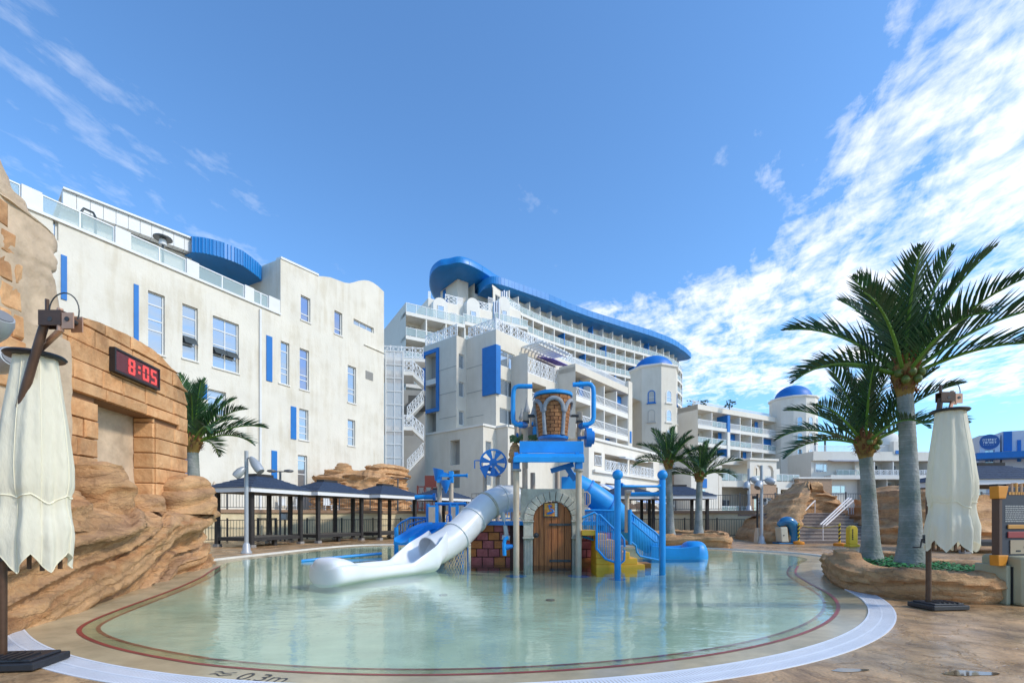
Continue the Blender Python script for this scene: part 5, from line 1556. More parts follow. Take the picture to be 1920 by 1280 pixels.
# ------------------------------------------------------------------ themed rock work
def rock_extra(tilt):
    def fn(m, nt, p, co):
        g = nt.nodes.new('ShaderNodeNewGeometry')
        dt = nt.nodes.new('ShaderNodeVectorMath'); dt.operation = 'DOT_PRODUCT'; dt.inputs[1].default_value = (0, -tilt, 1)
        nt.links.new(g.outputs['Position'], dt.inputs[0])
        nz = nt.nodes.new('ShaderNodeTexNoise'); nz.inputs['Scale'].default_value = 1.6; nz.inputs['Detail'].default_value = 5
        nt.links.new(co(), nz.inputs['Vector'])
        ad = nt.nodes.new('ShaderNodeMath'); ad.operation = 'MULTIPLY_ADD'; ad.inputs[1].default_value = .55
        nt.links.new(nz.outputs['Fac'], ad.inputs[0]); nt.links.new(dt.outputs['Value'], ad.inputs[2])
        cb = nt.nodes.new('ShaderNodeCombineXYZ'); nt.links.new(ad.outputs[0], cb.inputs[2])
        n2 = nt.nodes.new('ShaderNodeTexNoise'); n2.inputs['Scale'].default_value = 3.4; n2.inputs['Detail'].default_value = 7; n2.inputs['Roughness'].default_value = .6
        nt.links.new(cb.outputs[0], n2.inputs['Vector'])
        rp = nt.nodes.new('ShaderNodeValToRGB'); e = rp.color_ramp.elements
        e[0].position = .30; e[0].color = (.24, .10, .045, 1); e[1].position = .72; e[1].color = (.74, .49, .29, 1)
        for pos, c in ((.38, (.58, .29, .12)), (.49, (.68, .40, .19)), (.60, (.52, .30, .16))):
            k = e.new(pos); k.color = (*c, 1)
        nt.links.new(n2.outputs['Fac'], rp.inputs[0])
        n3 = nt.nodes.new('ShaderNodeTexNoise'); n3.inputs['Scale'].default_value = 1.1; n3.inputs['Detail'].default_value = 9; n3.inputs['Roughness'].default_value = .7
        nt.links.new(co(), n3.inputs['Vector'])
        r3 = nt.nodes.new('ShaderNodeValToRGB'); r3.color_ramp.elements[0].position = .34; r3.color_ramp.elements[0].color = (.62, .58, .55, 1); r3.color_ramp.elements[1].position = .62; r3.color_ramp.elements[1].color = (1.12, 1.10, 1.08, 1)
        nt.links.new(n3.outputs['Fac'], r3.inputs[0])
        mx = nt.nodes.new('ShaderNodeMix'); mx.data_type = 'RGBA'; mx.blend_type = 'MULTIPLY'; mx.inputs['Factor'].default_value = 1
        nt.links.new(rp.outputs[0], mx.inputs['A']); nt.links.new(r3.outputs[0], mx.inputs['B']); nt.links.new(mx.outputs['Result'], p.inputs['Base Color'])
        n4 = nt.nodes.new('ShaderNodeTexNoise'); n4.inputs['Scale'].default_value = 13; n4.inputs['Detail'].default_value = 8; n4.inputs['Roughness'].default_value = .68
        nt.links.new(co((1, 1, 1.8)), n4.inputs['Vector'])
        h = nt.nodes.new('ShaderNodeMath'); h.operation = 'MULTIPLY_ADD'; h.inputs[1].default_value = 1.6; nt.links.new(n2.outputs['Fac'], h.inputs[0]); nt.links.new(n4.outputs['Fac'], h.inputs[2])
        vo = nt.nodes.new('ShaderNodeTexVoronoi'); vo.feature = 'DISTANCE_TO_EDGE'; vo.inputs['Scale'].default_value = 1.5
        wv_ = nt.nodes.new('ShaderNodeVectorMath'); wv_.operation = 'MULTIPLY_ADD'; wv_.inputs[1].default_value = (.7, .7, .7); nt.links.new(n3.outputs['Color'], wv_.inputs[0]); nt.links.new(co((.55, .55, 2.6)), wv_.inputs[2]); nt.links.new(wv_.outputs[0], vo.inputs['Vector'])
        ck = nt.nodes.new('ShaderNodeMapRange'); ck.inputs[1].default_value = 0; ck.inputs[2].default_value = .03; nt.links.new(vo.outputs['Distance'], ck.inputs[0])
        m4 = nt.nodes.new('ShaderNodeMix'); m4.data_type = 'RGBA'; m4.blend_type = 'MULTIPLY'; m4.inputs['B'].default_value = (.42, .34, .30, 1)
        i4 = nt.nodes.new('ShaderNodeMath'); i4.operation = 'MULTIPLY_ADD'; i4.inputs[1].default_value = -.26; i4.inputs[2].default_value = .26; nt.links.new(ck.outputs[0], i4.inputs[0]); nt.links.new(i4.outputs[0], m4.inputs['Factor'])
        nt.links.new(mx.outputs['Result'], m4.inputs['A']); nt.links.new(m4.outputs['Result'], p.inputs['Base Color'])
        h2 = nt.nodes.new('ShaderNodeMath'); h2.operation = 'MULTIPLY_ADD'; h2.inputs[1].default_value = .18; nt.links.new(ck.outputs[0], h2.inputs[0]); nt.links.new(h.outputs[0], h2.inputs[2]); h = h2
        bp = nt.nodes.new('ShaderNodeBump'); bp.inputs['Strength'].default_value = .9; bp.inputs['Distance'].default_value = .07
        nt.links.new(h.outputs[0], bp.inputs['Height']); nt.links.new(bp.outputs[0], p.inputs['Normal'])
    return fn
M_ROCK = mat('sandstone_rock', (.5, .3, .16), .85, extra=rock_extra(.19))
M_ROCKH = mat('sandstone_rock_level', (.5, .3, .16), .85, extra=rock_extra(.02))
def brick_extra(m, nt, p, co):
    src = p.inputs['Base Color'].links[0].from_socket
    oi = nt.nodes.new('ShaderNodeObjectInfo')
    rp = nt.nodes.new('ShaderNodeValToRGB'); rp.color_ramp.elements[0].color = (.82, .78, .74, 1); rp.color_ramp.elements[1].color = (1.10, 1.02, .95, 1)
    nt.links.new(oi.outputs['Random'], rp.inputs[0])
    mx = nt.nodes.new('ShaderNodeMix'); mx.data_type = 'RGBA'; mx.blend_type = 'MULTIPLY'; mx.inputs['Factor'].default_value = 1
    nt.links.new(src, mx.inputs['A']); nt.links.new(rp.outputs[0], mx.inputs['B'])
    n3 = nt.nodes.new('ShaderNodeTexNoise'); n3.inputs['Scale'].default_value = 1.0; n3.inputs['Detail'].default_value = 9; n3.inputs['Roughness'].default_value = .7
    nt.links.new(co((1, 1, .45)), n3.inputs['Vector'])
    r3 = nt.nodes.new('ShaderNodeValToRGB'); r3.color_ramp.elements[0].position = .36; r3.color_ramp.elements[0].color = (.50, .47, .45, 1); r3.color_ramp.elements[1].position = .52; r3.color_ramp.elements[1].color = (1, 1, 1, 1)
    nt.links.new(n3.outputs['Fac'], r3.inputs[0])
    m2 = nt.nodes.new('ShaderNodeMix'); m2.data_type = 'RGBA'; m2.blend_type = 'MULTIPLY'; m2.inputs['Factor'].default_value = .75
    nt.links.new(mx.outputs['Result'], m2.inputs['A']); nt.links.new(r3.outputs[0], m2.inputs['B']); nt.links.new(m2.outputs['Result'], p.inputs['Base Color'])
M_STONE = mat('carved_stone', (.74, .455, .235), .85, c2=(.60, .31, .135), scale=2.2, bump=.55, bscale=9, extra=brick_extra)
M_JOINT = mat('stone_joint', (.24, .125, .06), .95)
M_PLAST = mat('cave_plaster', (.68, .51, .35), .9, c2=(.46, .34, .23), scale=1.5, bump=.6, bscale=5)

def rock_surf(name, fn, ns, nt_, m_, parent, amp=.10, tilt=.19, seed=0.0, closed=False, ledge=1.0, fine=1.0, world=True):
    """displaced surface: fn(s, t) with s, t in 0..1"""
    G = [[Vector(fn(i / (ns if closed else ns - 1), j / (nt_ - 1))) for j in range(nt_)] for i in range(ns)]
    out = [[None] * nt_ for _ in range(ns)]
    for i in range(ns):
        for j in range(nt_):
            a = G[(i + 1) % ns][j] if closed else G[min(i + 1, ns - 1)][j]
            b = G[i - 1][j] if (closed or i > 0) else G[0][j]
            c, d = G[i][min(j + 1, nt_ - 1)], G[i][max(j - 1, 0)]
            n = (a - b).cross(c - d)
            n = n.normalized() if n.length > 1e-9 else Vector((0, 0, 1))
            p = G[i][j]; st = p.z - tilt * p.y
            q = mn.noise(Vector((p.x * .5 + seed, p.y * .5, p.z * .5)))
            st += .30 * q
            led = mn.noise(Vector((seed, 3.3, st * 4.2))) * .9 + mn.noise(Vector((seed, 9.1, st * 10))) * .45
            led += .35 * (1 if mn.noise(Vector((seed, 5.2, st * 6.5))) > .05 else -1)
            led = (1 if led > 0 else -1) * abs(led) ** .6
            dsp = amp * (ledge * led + .9 * q + .5 * fine * mn.noise(p * 2.6 + Vector((seed, 0, 0))) + .28 * fine * mn.noise(p * 7))
            out[i][j] = p + n * dsp
    m = MB(); i0 = 0
    m.v = [tuple(out[i][j]) for i in range(ns) for j in range(nt_)]
    for i in range(ns if closed else ns - 1):
        for j in range(nt_ - 1):
            i2 = (i + 1) % ns
            m.f.append((i * nt_ + j, i2 * nt_ + j, i2 * nt_ + j + 1, i * nt_ + j + 1))
    return m.build(name, m_, parent, world, smooth=60)

def lerp_list(pts, s):
    n = len(pts) - 1; k = min(int(s * n), n - 1); f = s * n - k
    return Vector(pts[k]).lerp(Vector(pts[k + 1]), f)

# ---- clock wall
FC = Face((-8.4, 8.6), (-.6, 4.4))
CW = thing('clock_wall', 'sandstone block wall with rounded end and deep niche on the left of the pool', 'wall', (-8.8, 11, 0))
topc = [(60, 590), (118, 588), (161, 595), (185, 603), (210, 614), (233, 624), (255, 636), (270, 645), (285, 655), (302, 671), (319, 689), (334, 711), (342, 728), (347, 746), (350, 765)]
tpz = [(FC.u(x), FC.z(x, y)) for x, y in topc]
uEnd = FC.u(350.5); uBeg = FC.u(60)
def topz(u):
    if u <= tpz[0][0]: return tpz[0][1]
    for (a, za), (b, zb) in zip(tpz, tpz[1:]):
        if u <= b: return za + (zb - za) * (u - a) / (b - a)
    return tpz[-1][1]
TH = 1.5
# core (joint colour) behind the stones, with the niche
nu0, nu1 = FC.u(181), FC.u(291); nz1 = FC.z(291, 784); nz0 = 1.3; ND = .50
m = MB(); Fcore = FC.off(-.05)
us = [uBeg + (uEnd - uBeg) * i / 40 for i in range(41)]
us = sorted(us + [nu0, nu1])
for a, b in zip(us, us[1:]):
    ta, tb = topz(a), topz(b)
    lo = 0
    mid = (a + b) / 2
    if nu0 < mid < nu1:
        m.quad(Fcore.pt(a, nz1), Fcore.pt(b, nz1), Fcore.pt(b, tb), Fcore.pt(a, ta))
        m.quad(Fcore.pt(a, nz1), Fcore.pt(b, nz1), Fcore.pt(b, nz1, -ND), Fcore.pt(a, nz1, -ND))
    else:
        m.quad(Fcore.pt(a, 0), Fcore.pt(b, 0), Fcore.pt(b, tb), Fcore.pt(a, ta))
    m.quad(Fcore.pt(a, ta), Fcore.pt(b, tb), Fcore.pt(b, tb, -TH), Fcore.pt(a, ta, -TH))
    m.quad(Fcore.pt(a, 0, -TH), Fcore.pt(b, 0, -TH), Fcore.pt(b, tb, -TH), Fcore.pt(a, ta, -TH))
te = topz(uEnd); m.quad(Fcore.pt(uEnd, 0), Fcore.pt(uEnd, te), Fcore.pt(uEnd, te, -TH), Fcore.pt(uEnd, 0, -TH))
m.quad(Fcore.pt(nu1, nz0), Fcore.pt(nu1, nz1), Fcore.pt(nu1, nz1, -ND), Fcore.pt(nu1, nz0, -ND)); m.quad(Fcore.pt(nu0, nz0), Fcore.pt(nu0, nz1), Fcore.pt(nu0, nz1, -ND), Fcore.pt(nu0, nz0, -ND))
m.build('core', M_JOINT, CW)
def niche_fn(s, t):
    u = nu0 - .02 + (nu1 - nu0 + .04) * s; z = nz0 + (nz1 - nz0 + .02) * t
    return FC.pt(u, z, -ND + .03 + .10 * (1 - t) ** 3 * (1.5 - s))
rock_surf('niche_back', niche_fn, 26, 34, M_PLAST, CW, .035, seed=4.2, ledge=.2)
# stones
def stone(poly, F, w0, w1, parent, chamf=.022):
    """poly (u, z) ccw; a stone with a chamfered, slightly uneven face"""
    cu = sum(p[0] for p in poly) / len(poly); cz = sum(p[1] for p in poly) / len(poly)
    m = MB(); tw = [w1 + random.uniform(-.016, .016) for _ in poly]
    inn = []
    for (u, z) in poly:
        du, dz = cu - u, cz - z; L = math.hypot(du, dz); k = chamf * 1.5 / max(L, .05)
        inn.append((u + du * k, z + dz * k))
    m.ring([[F.pt(u, z, w0) for u, z in poly], [F.pt(u, z, w1 - chamf) for u, z in poly], [F.pt(u, z, w) for (u, z), w in zip(inn, tw)]], True, False, True)
    o = m.build('stone', M_STONE, parent)
    return o
random.seed(21)
CH = .372; gap = .010
z = 0.35; row = 0
while z < 6.0:
    z1 = z + CH
    u = uBeg - random.uniform(0, .9); 
    while u < uEnd - .05:
        L = random.choice((.62, .78, .95, 1.15, 1.35)); u1 = min(u + L, uEnd)
        if uEnd - u1 < .35: u1 = uEnd
        a, b = max(u, uBeg) + gap, u1 - gap
        segs = [(a, b, z, z1)]
        if z1 > nz0 and z < nz1:
            segs2 = []
            for (p, q, c, d) in segs:
                if q <= nu0 or p >= nu1: segs2.append((p, q, c, d)); continue
                if c < nz1 < d and nz1 < d - .08: segs2.append((p, q, nz1 + .005, d)); 
                else:
                    if p < nu0 - .12: segs2.append((p, nu0, c, d))
                    if q > nu1 + .12: segs2.append((nu1, q, c, d))
            segs = segs2
        for (p, q, c, d) in segs:
            if q - p < .08: continue
            c2, d2 = c + gap, d - gap
            n = 6; top = []
            for i in range(n + 1):
                uu = q - (q - p) * i / n; top.append((uu, min(d2, topz(uu) - .01)))
            if max(t[1] for t in top) - c2 < .10: continue
            if min(t[1] for t in top) >= d2 - 1e-6: top = [(q, d2), (p, d2)]
            pl = [(p, c2), (q, c2)] + [t for t in top if t[1] > c2 + .015]
            if len(pl) >= 3 and d > .9:
                st = stone(pl, FC, -.05, .035 + random.uniform(-.012, .018), CW)
        u = u1
    z = z1; row += 1
# stones of the right jamb inside the niche
FJm = Face(FC.pt(nu1, 0, -ND).xy, Vector((FC.n.x, FC.n.y)))
z = .35
while z < nz1 - .05:
    z1 = min(z + CH, nz1)
    if z1 > nz0 + .1:
        stone([(.02, z + gap), (ND - .02, z + gap), (ND - .02, z1 - gap), (.02, z1 - gap)], FJm, .0, .035, CW, .02)
    z += CH
# end stones of the rounded end (turned face)
FEn = Face(FC.pt(uEnd, 0, 0).xy, Vector((-FC.n.x, -FC.n.y)))
z = .35
while z < te - .1:
    stone([(.03, z + gap), (.75, z + gap), (.75, min(z + CH, te) - gap), (.03, min(z + CH, te) - gap)], FEn, .0, .03, CW, .02)
    z += CH

# ---- digital clock
CK = thing('digital_clock', 'black framed digital clock with red 8:05 digits hung on the sandstone wall', 'clock', FC.pt(FC.u(250), FC.z(250, 690), .06))
cu0, cu1 = FC.u(201), FC.u(288); cz1 = FC.z(207, 652); cz0 = FC.z(207, 697)
M_CASE = mat('clock_case', (.018, .016, .018), .45); M_FACE = mat('clock_face', (.13, .025, .03), .25)
M_LED = mat('red_led', (.5, .03, .03), .4, emit=((.85, .10, .09), .55))
m = MB(); t_ = .045
FC.box(m, cu0, cu1, cz0, cz0 + t_, .04, .15); FC.box(m, cu0, cu1, cz1 - t_, cz1, .04, .15); FC.box(m, cu0, cu0 + t_, cz0 + t_, cz1 - t_, .04, .15); FC.box(m, cu1 - t_, cu1, cz0 + t_, cz1 - t_, .04, .15)
m.build('frame', M_CASE, CK)
m = MB(); FC.box(m, cu0 + t_, cu1 - t_, cz0 + t_, cz1 - t_, .05, .13); m.build('display', M_FACE, CK)
W = cu1 - cu0 - 2 * t_; H = cz1 - cz0 - 2 * t_
SEG = {'8': 'abcdefg', '0': 'abcdef', '5': 'acdfg'}
def digit(ch, ux):
    m = MB(); dw = W * .155; dh = H * .80; t = .055; z0 = cz0 + t_ + H * .10; zm = z0 + dh / 2; z1 = z0 + dh; g = .014
    box = {'a': (ux + g, ux + dw - g, z1 - t, z1), 'd': (ux + g, ux + dw - g, z0, z0 + t), 'g': (ux + t * .6, ux + dw - t * .6, zm - t / 2, zm + t / 2),
           'f': (ux, ux + t * 1.25, zm + g, z1 - g - t * .3), 'e': (ux, ux + t * 1.25, z0 + g + t * .3, zm - g), 'b': (ux + dw - t * 1.25, ux + dw, zm + g, z1 - g - t * .3), 'c': (ux + dw - t * 1.25, ux + dw, z0 + g + t * .3, zm - g)}
    k = 0
    for s_ in SEG[ch]:
        a, b, c, d = box[s_]; FC.box(m, a, b, c, d, .132, .136 + .0006 * k); k += 1
    m.build('digit', M_LED, CK)
u0 = cu0 + t_
digit('8', u0 + W * .27); digit('0', u0 + W * .60); digit('5', u0 + W * .80)
m = MB()
for f in (.38, .66):
    zz = cz0 + t_ + H * f - .03; FC.box(m, u0 + W * .495, u0 + W * .495 + .075, zz, zz + .06, .132, .137)
m.build('colon', M_LED, CK)

# ---- tall rock beside the clock wall
TR = thing('tall_rock', 'tall jagged plastered rock with orange bricks at the left end of the clock wall', 'rock', (-8.4, 7.6, 0))
sil = [(122, 640), (119, 600), (109, 548), (105, 532), (97, 514), (108, 508), (113, 494), (104, 479), (113, 474), (115, 459), (110, 447), (96, 440), (85, 433), (78, 424), (70, 412), (60, 400), (55, 386), (44, 376), (31, 362), (24, 340), (14, 320), (4, 300), (-8, 285), (-30, 262), (-60, 250)]
FT = FC.off(.12)
sl = [(FT.u(x), FT.z(x, y)) for x, y in sil]
uT0 = FT.u(-330)
def tall_fn(s, t):
    k = t * (len(sl) - 1); i = min(int(k), len(sl) - 2); f = k - i
    ue = sl[i][0] + (sl[i + 1][0] - sl[i][0]) * f; ze = sl[i][1] + (sl[i + 1][1] - sl[i][1]) * f
    if s < .12:          # bottom run is reached by s in the first rows only
        pass
    if s <= .80:
        u = uT0 + (ue - uT0) * (s / .80); w = .0
        e = (ue - u); w = .10 - .14 * math.exp(-max(e, 0) * 6)
        return FT.pt(u, ze, w)
    g = (s - .80) / .20
    return FT.pt(ue - .12 * g, ze - .05 * g, -.04 - 1.2 * g)
rock_surf('rock_face', tall_fn, 60, 70, M_PLAST, TR, .045, seed=7.7, ledge=.25, fine=1.3)
# lower body of that rock
def tallb_fn(s, t):
    return FT.pt(uT0 + (FT.u(122) - uT0) * s, 0 + (sl[0][1]) * t, .10)
rock_surf('rock_foot', tallb_fn, 30, 26, M_PLAST, TR, .06, seed=2.2, ledge=.4)
# orange bricks set into it
zq = FT.z(10, 560); random.seed(5)
for r_ in range(9):
    z0 = 2.6 + r_ * .42
    uu = FT.u(-60) + (.35 if r_ % 2 else 0)
    while uu < FT.u(34 - (r_ % 3) * 5 - max(0, r_ - 5) * 8):
        L = random.choice((.6, .8, .95)); u1 = min(uu + L, FT.u(36 - (r_ % 3) * 4 - max(0, r_ - 5) * 8))
        if u1 - uu > .15 and z0 > 3.4:
            stone([(uu + .012, z0 + .012), (u1 - .012, z0 + .012), (u1 - .012, z0 + .408), (uu + .012, z0 + .408)], FT, 0, .12, TR, .03)
        uu += L

# ---- stratified ledge at the foot of the wall
RL = thing('rock_ledge', 'layered sandstone ledge with overhanging lip running along the left pool edge', 'rock', (-7.2, 9, 0))
basec = [(-5.55, 4.3), (-5.95, 5.3), (-6.25, 6.1), (-6.45, 6.9), (-6.85, 8.2), (-7.3, 9.5), (-7.8, 10.9), (-8.25, 12.3), (-8.6, 13.3), (-9.0, 14.1), (-9.75, 14.55), (-10.8, 14.4), (-11.6, 13.6)]
bc = smooth_poly(basec, 6, closed=False)
def prof(s):
    """(offset towards the wall, z) pairs for a place along the ledge"""
    y = s
    near = [(0, -.05), (.0, .35), (.06, .8), (.02, 1.05), (-.02, 1.22), (.25, 1.45), (.75, 1.62), (1.0, 1.9), (1.15, 2.35), (1.6, 2.55), (2.6, 2.6)]
    mid = [(0, -.05), (.08, .3), (.10, .65), (.0, .95), (-.05, 1.2), (.18, 1.42), (.5, 1.55), (.8, 1.62), (1.1, 1.70), (1.7, 1.78), (2.6, 1.8)]
    fard = [(0, -.05), (.12, .3), (.22, .7), (.14, 1.0), (-.16, 1.26), (-.10, 1.42), (.2, 1.58), (.4, 1.66), (.6, 1.72), (1.2, 1.78), (2.2, 1.8)]
    if s < .25: return near, near, 0
    if s < .42: return near, mid, (s - .25) / .17
    if s < .62: return mid, mid, 0
    if s < .72: return mid, fard, (s - .62) / .10
    return fard, fard, 0
def ledge_fn(s, t):
    k = s * (len(bc) - 1); i = min(int(k), len(bc) - 2); p = bc[i].lerp(bc[i + 1], k - i)
    tg = (bc[min(i + 1, len(bc) - 1)] - bc[max(i - 1, 0)]).normalized(); n = Vector((-tg.y, tg.x))
    A_, B_, f = prof(s)
    tt = t * (len(A_) - 1); j = min(int(tt), len(A_) - 2); g = tt - j
    def ev(P): return (P[j][0] + (P[j + 1][0] - P[j][0]) * g, P[j][1] + (P[j + 1][1] - P[j][1]) * g)
    a, b = ev(A_), ev(B_); o = a[0] + (b[0] - a[0]) * f; z = a[1] + (b[1] - a[1]) * f
    q = p + n * o
    return Vector((q.x, q.y, z))
rock_surf('ledge', ledge_fn, 220, 150, M_ROCK, RL, .10, seed=1.3, ledge=1.3)
def lump(name, c, r, parent, m_, seed, amp=.10, rows=18, seg=26, tilt=.19):
    def fn(s, t):
        a = 2 * math.pi * s; ph = math.pi * .5 * t
        sq = lambda v: (1 if v > 0 else -1) * abs(v) ** .7
        rr = math.cos(ph) ** .55
        return Vector((c[0] + r[0] * sq(math.cos(a)) * rr, c[1] + r[1] * sq(math.sin(a)) * rr, c[2] + r[2] * math.sin(ph) ** .8))
    return rock_surf(name, fn, seg, rows, m_, parent, amp, tilt, seed, closed=True)
q = FC.pt(FC.u(335), 0, .25); lump('boulder', (q.x, q.y, 1.45), (.42, .85, 1.0), RL, M_ROCK, 3.1, .07)
q = FC.pt(FC.u(262), 0, .05); lump('boulder', (q.x, q.y, 1.5), (.38, .40, .42), RL, M_ROCK, 5.5, .05)
q = FC.pt(FC.u(138), 0, .42); lump('boulder', (q.x, q.y, 1.35), (.50, .52, 1.15), RL, M_ROCK, 8.5, .07)
q = FC.pt(FC.u(168), 0, .25); lump('boulder', (q.x, q.y, 1.5), (.36, .40, .62), RL, M_ROCK, 9.5, .06)

# ---- rock planters
def planter(name, label, outline, top_fn, thick, soil_z, seed, amp=.07, tilt=.0):
    P = smooth_poly(outline, 8, closed=True); n = len(P)
    c = sum(P, Vector((0, 0))) / n
    t = thing(name, label, 'planter', (c.x, c.y, 0))
    nr = []
    for i in range(n):
        tg = (P[(i + 1) % n] - P[i - 1]).normalized(); nr.append(Vector((-tg.y, tg.x)))   # inward when ccw
    prof_ = [(0.02, -.06), (-.03, .12), (-.02, .3), (-.04, .55), (.0, .8), (.08, .95), (.22, 1.0), (.40, .97), (.50, .85), (.52, .5)]
    def fn(s, tt):
        k = s * n; i = int(k) % n; f = k - int(k)
        p = P[i].lerp(P[(i + 1) % n], f); nn = nr[i].lerp(nr[(i + 1) % n], f)
        g = tt * (len(prof_) - 1); j = min(int(g), len(prof_) - 2); g -= j
        o = prof_[j][0] + (prof_[j + 1][0] - prof_[j][0]) * g; z = prof_[j][1] + (prof_[j + 1][1] - prof_[j][1]) * g
        q = p + nn * o * thick / .5
        return Vector((q.x, q.y, z * top_fn(p)))
    rock_surf('rim', fn, 150, 26, M_ROCKH, t, amp, tilt, seed, closed=True)
    m = MB(); m.poly([(*(P[i] + nr[i] * thick * .8), soil_z) for i in range(n)]); m.build('soil', mat('soil', (.09, .06, .04), .95), t)
    return t, P
pr_out = [(6.80, 10.1), (6.45, 9.1), (6.42, 8.2), (6.78, 7.62), (7.4, 7.42), (8.1, 7.62), (8.9, 8.3), (9.3, 9.6), (9.3, 11.0), (8.8, 12.1), (7.7, 11.6)]
PL1, P1 = planter('rock_planter', 'low layered rock planter with green ground cover at the right pool rim', pr_out, lambda p: .50 + .20 * math.exp(-((p.x - 6.6) ** 2 + (p.y - 9.9) ** 2) / .35), .5, .40, 2.7)
pc_out = [(5.0, 22.9), (6.4, 21.7), (7.9, 20.9), (9.1, 20.2), (9.6, 20.6), (10.4, 22.5), (11.2, 25.0), (9.3, 26.6), (6.5, 25.8)]
PL2, P2 = planter('rock_planter', 'low rock planter holding two palms behind the blue slide exit', pc_out, lambda p: .62 - .05 * math.sin(p.x * 2), .6, .45, 6.1)
# ground cover of the right planter
M_COVER = mat('cover_leaf', (.05, .15, .035), .6, c2=(.03, .30, .07), scale=5)
random.seed(3); m = MB()
for k in range(2600):
    x, y = random.uniform(7.05, 8.6), random.uniform(8.1, 10.5)
    z = .40 + random.random() * .10
    a = random.random() * 6.28; l = random.uniform(.03, .06); d = Vector((math.cos(a), math.sin(a), random.uniform(-.1, .6))) * l; s_ = Vector((-math.sin(a), math.cos(a), .2)) * l * .5
    p = Vector((x, y, z)); m.quad(p - d * .2, p + d * .5 - s_, p + d, p + d * .5 + s_)
tag(m.build('ground_cover', M_COVER), 'low bright green ground cover plants inside the right rock planter', kind='stuff')

# ---- mesas
def mesa(t, name, outline, H, seed, m_=None, taper=.30, amp=.16, top=.35, tilt=.02, levels=34, seg=110, hf=None, zb=-.05, shift=(0, 0)):
    P = smooth_poly(outline, 10, closed=True); n = len(P); c = sum(P, Vector((0, 0))) / n
    def fn(s, tt):
        k = s * n; i = int(k) % n; f = k - int(k); p = P[i].lerp(P[(i + 1) % n], f)
        h = H * (hf(p) if hf else 1.0)
        if tt < .62:
            g = tt / .62; kk = 1 - taper * g ** 1.8; z = zb + (h - top) * g
        else:
            g = (tt - .62) / .38; kk = (1 - taper) * (1 - g ** 1.15) + .001; z = h - top + zb + top * math.sin(math.pi / 2 * min(1, g * 1.3))
        q = c + (p - c) * kk + Vector(shift) * min(1, tt / .62)
        return Vector((q.x, q.y, z))
    return rock_surf(name, fn, seg, levels, m_ or M_ROCKH, t, amp, tilt, seed, closed=True)
RM = thing('rock_mound', 'layered sandstone mound behind the brick steps beside the dolphin bin', 'rock', (15.5, 27, 0))
mesa(RM, 'mound', [(13.05, 25.0), (13.4, 23.9), (14.1, 23.7), (14.5, 24.6), (14.9, 26.6), (17.0, 27.3), (19.2, 27.6), (20.2, 29.5), (18, 32), (14.4, 30.5)], 3.35, 3.3, hf=lambda p: 1.0 - .05 * max(0, p.x - 18), taper=.50, amp=.115, shift=(1.0, -.4), top=.6)
RM2 = thing('rock_mound', 'layered sandstone mound behind the two tall palm trunks', 'rock', (22, 26, 0))
mesa(RM2, 'mound', [(18.7, 25.0), (19.2, 23.0), (21.5, 22.2), (25, 22.6), (29, 23.5), (29.5, 28), (24, 30), (19.6, 28.5)], 3.1, 8.8, hf=lambda p: 1.0 - .05 * max(0, p.x - 22))
RM3 = thing('rock_mound', 'orange blocky rock mound with a knob on top behind the cabana roofs', 'rock', (-11, 36.5, TZ))
mesa(RM3, 'mound', [(-14.7, 34.9), (-14.2, 33.8), (-12, 33.6), (-10.2, 33.7), (-9.2, 35.2), (-8.3, 37.6), (-9, 39.6), (-12.2, 38.6)], 2.9, 1.9, taper=.10, amp=.20, top=.25, zb=TZ)
mesa(RM3, 'upper_rock', [(-11.4, 35.3), (-9.9, 34.8), (-8.9, 36.0), (-8.2, 37.8), (-9.4, 38.8), (-11.2, 37.2)], 1.05, 4.4, taper=.16, amp=.14, top=.25, zb=TZ + 2.65)
lump('knob', (-12.9, 35.2, TZ + 2.7), (1.25, .8, .55), RM3, M_ROCKH, 2.0, .10, tilt=.02)
lump('knob', (-12.55, 35.0, TZ + 3.05), (.62, .5, .55), RM3, M_ROCKH, 6.0, .06, tilt=.02)
RM4 = thing('rock_mound', 'low pink tinted rock bank behind the fence under the right cabana', 'rock', (36, 34, 0))
mesa(RM4, 'mound', [(28.5, 31), (33, 30.6), (38, 31), (39, 35), (29, 35)], 2.6, 5.8)
# brick steps
ST = thing('brick_steps', 'wide grey brick steps climbing through the rock mound with white handrails', 'steps', (16.5, 25, 0))
M_STEP = mat('step_brick', (.33, .26, .22), .85, c2=(.22, .17, .15), scale=6, stretch=(1.5, 1, 5))
M_STEPE = mat('step_edge', (.42, .35, .30), .8, .15, 5)
for k in range(9):
    y0 = 23.85 + k * .32
    m = MB(); m.bx(14.15, 18.75, y0, y0 + (3.0 if k == 8 else .34), -.03 if k == 0 else k * .175 - .002, k * .175 + .13); s_ = m.build('step', M_STEP, ST)
    m = MB(); m.bx(14.15, 18.75, y0 - .03, y0 + .3, k * .175 + .132, (k + 1) * .175 - .004); m.build('tread', M_STEPE, s_)
M_HRAIL = mat('white_handrail', (.72, .66, .62), .4)
for (pa, ya, pb, yb) in ((1483, 983, 1528, 938), (1538, 983, 1591, 933), (1543, 984, 1596, 934), (1548, 985, 1600, 938)):
    m = MB(); a, b = at(pa, ya, 23.9), at(pb, yb, 26.6); m.tube([a, b, b + Vector((.12, .2, 0))], .038, 6); m.tube([b, Vector((b.x, b.y, 1.5))], .03, 6); m.tube([a, Vector((a.x, a.y, 0))], .03, 6) if pa == 1483 or pa == 1543 else None
    m.build('handrail', M_HRAIL, ST)
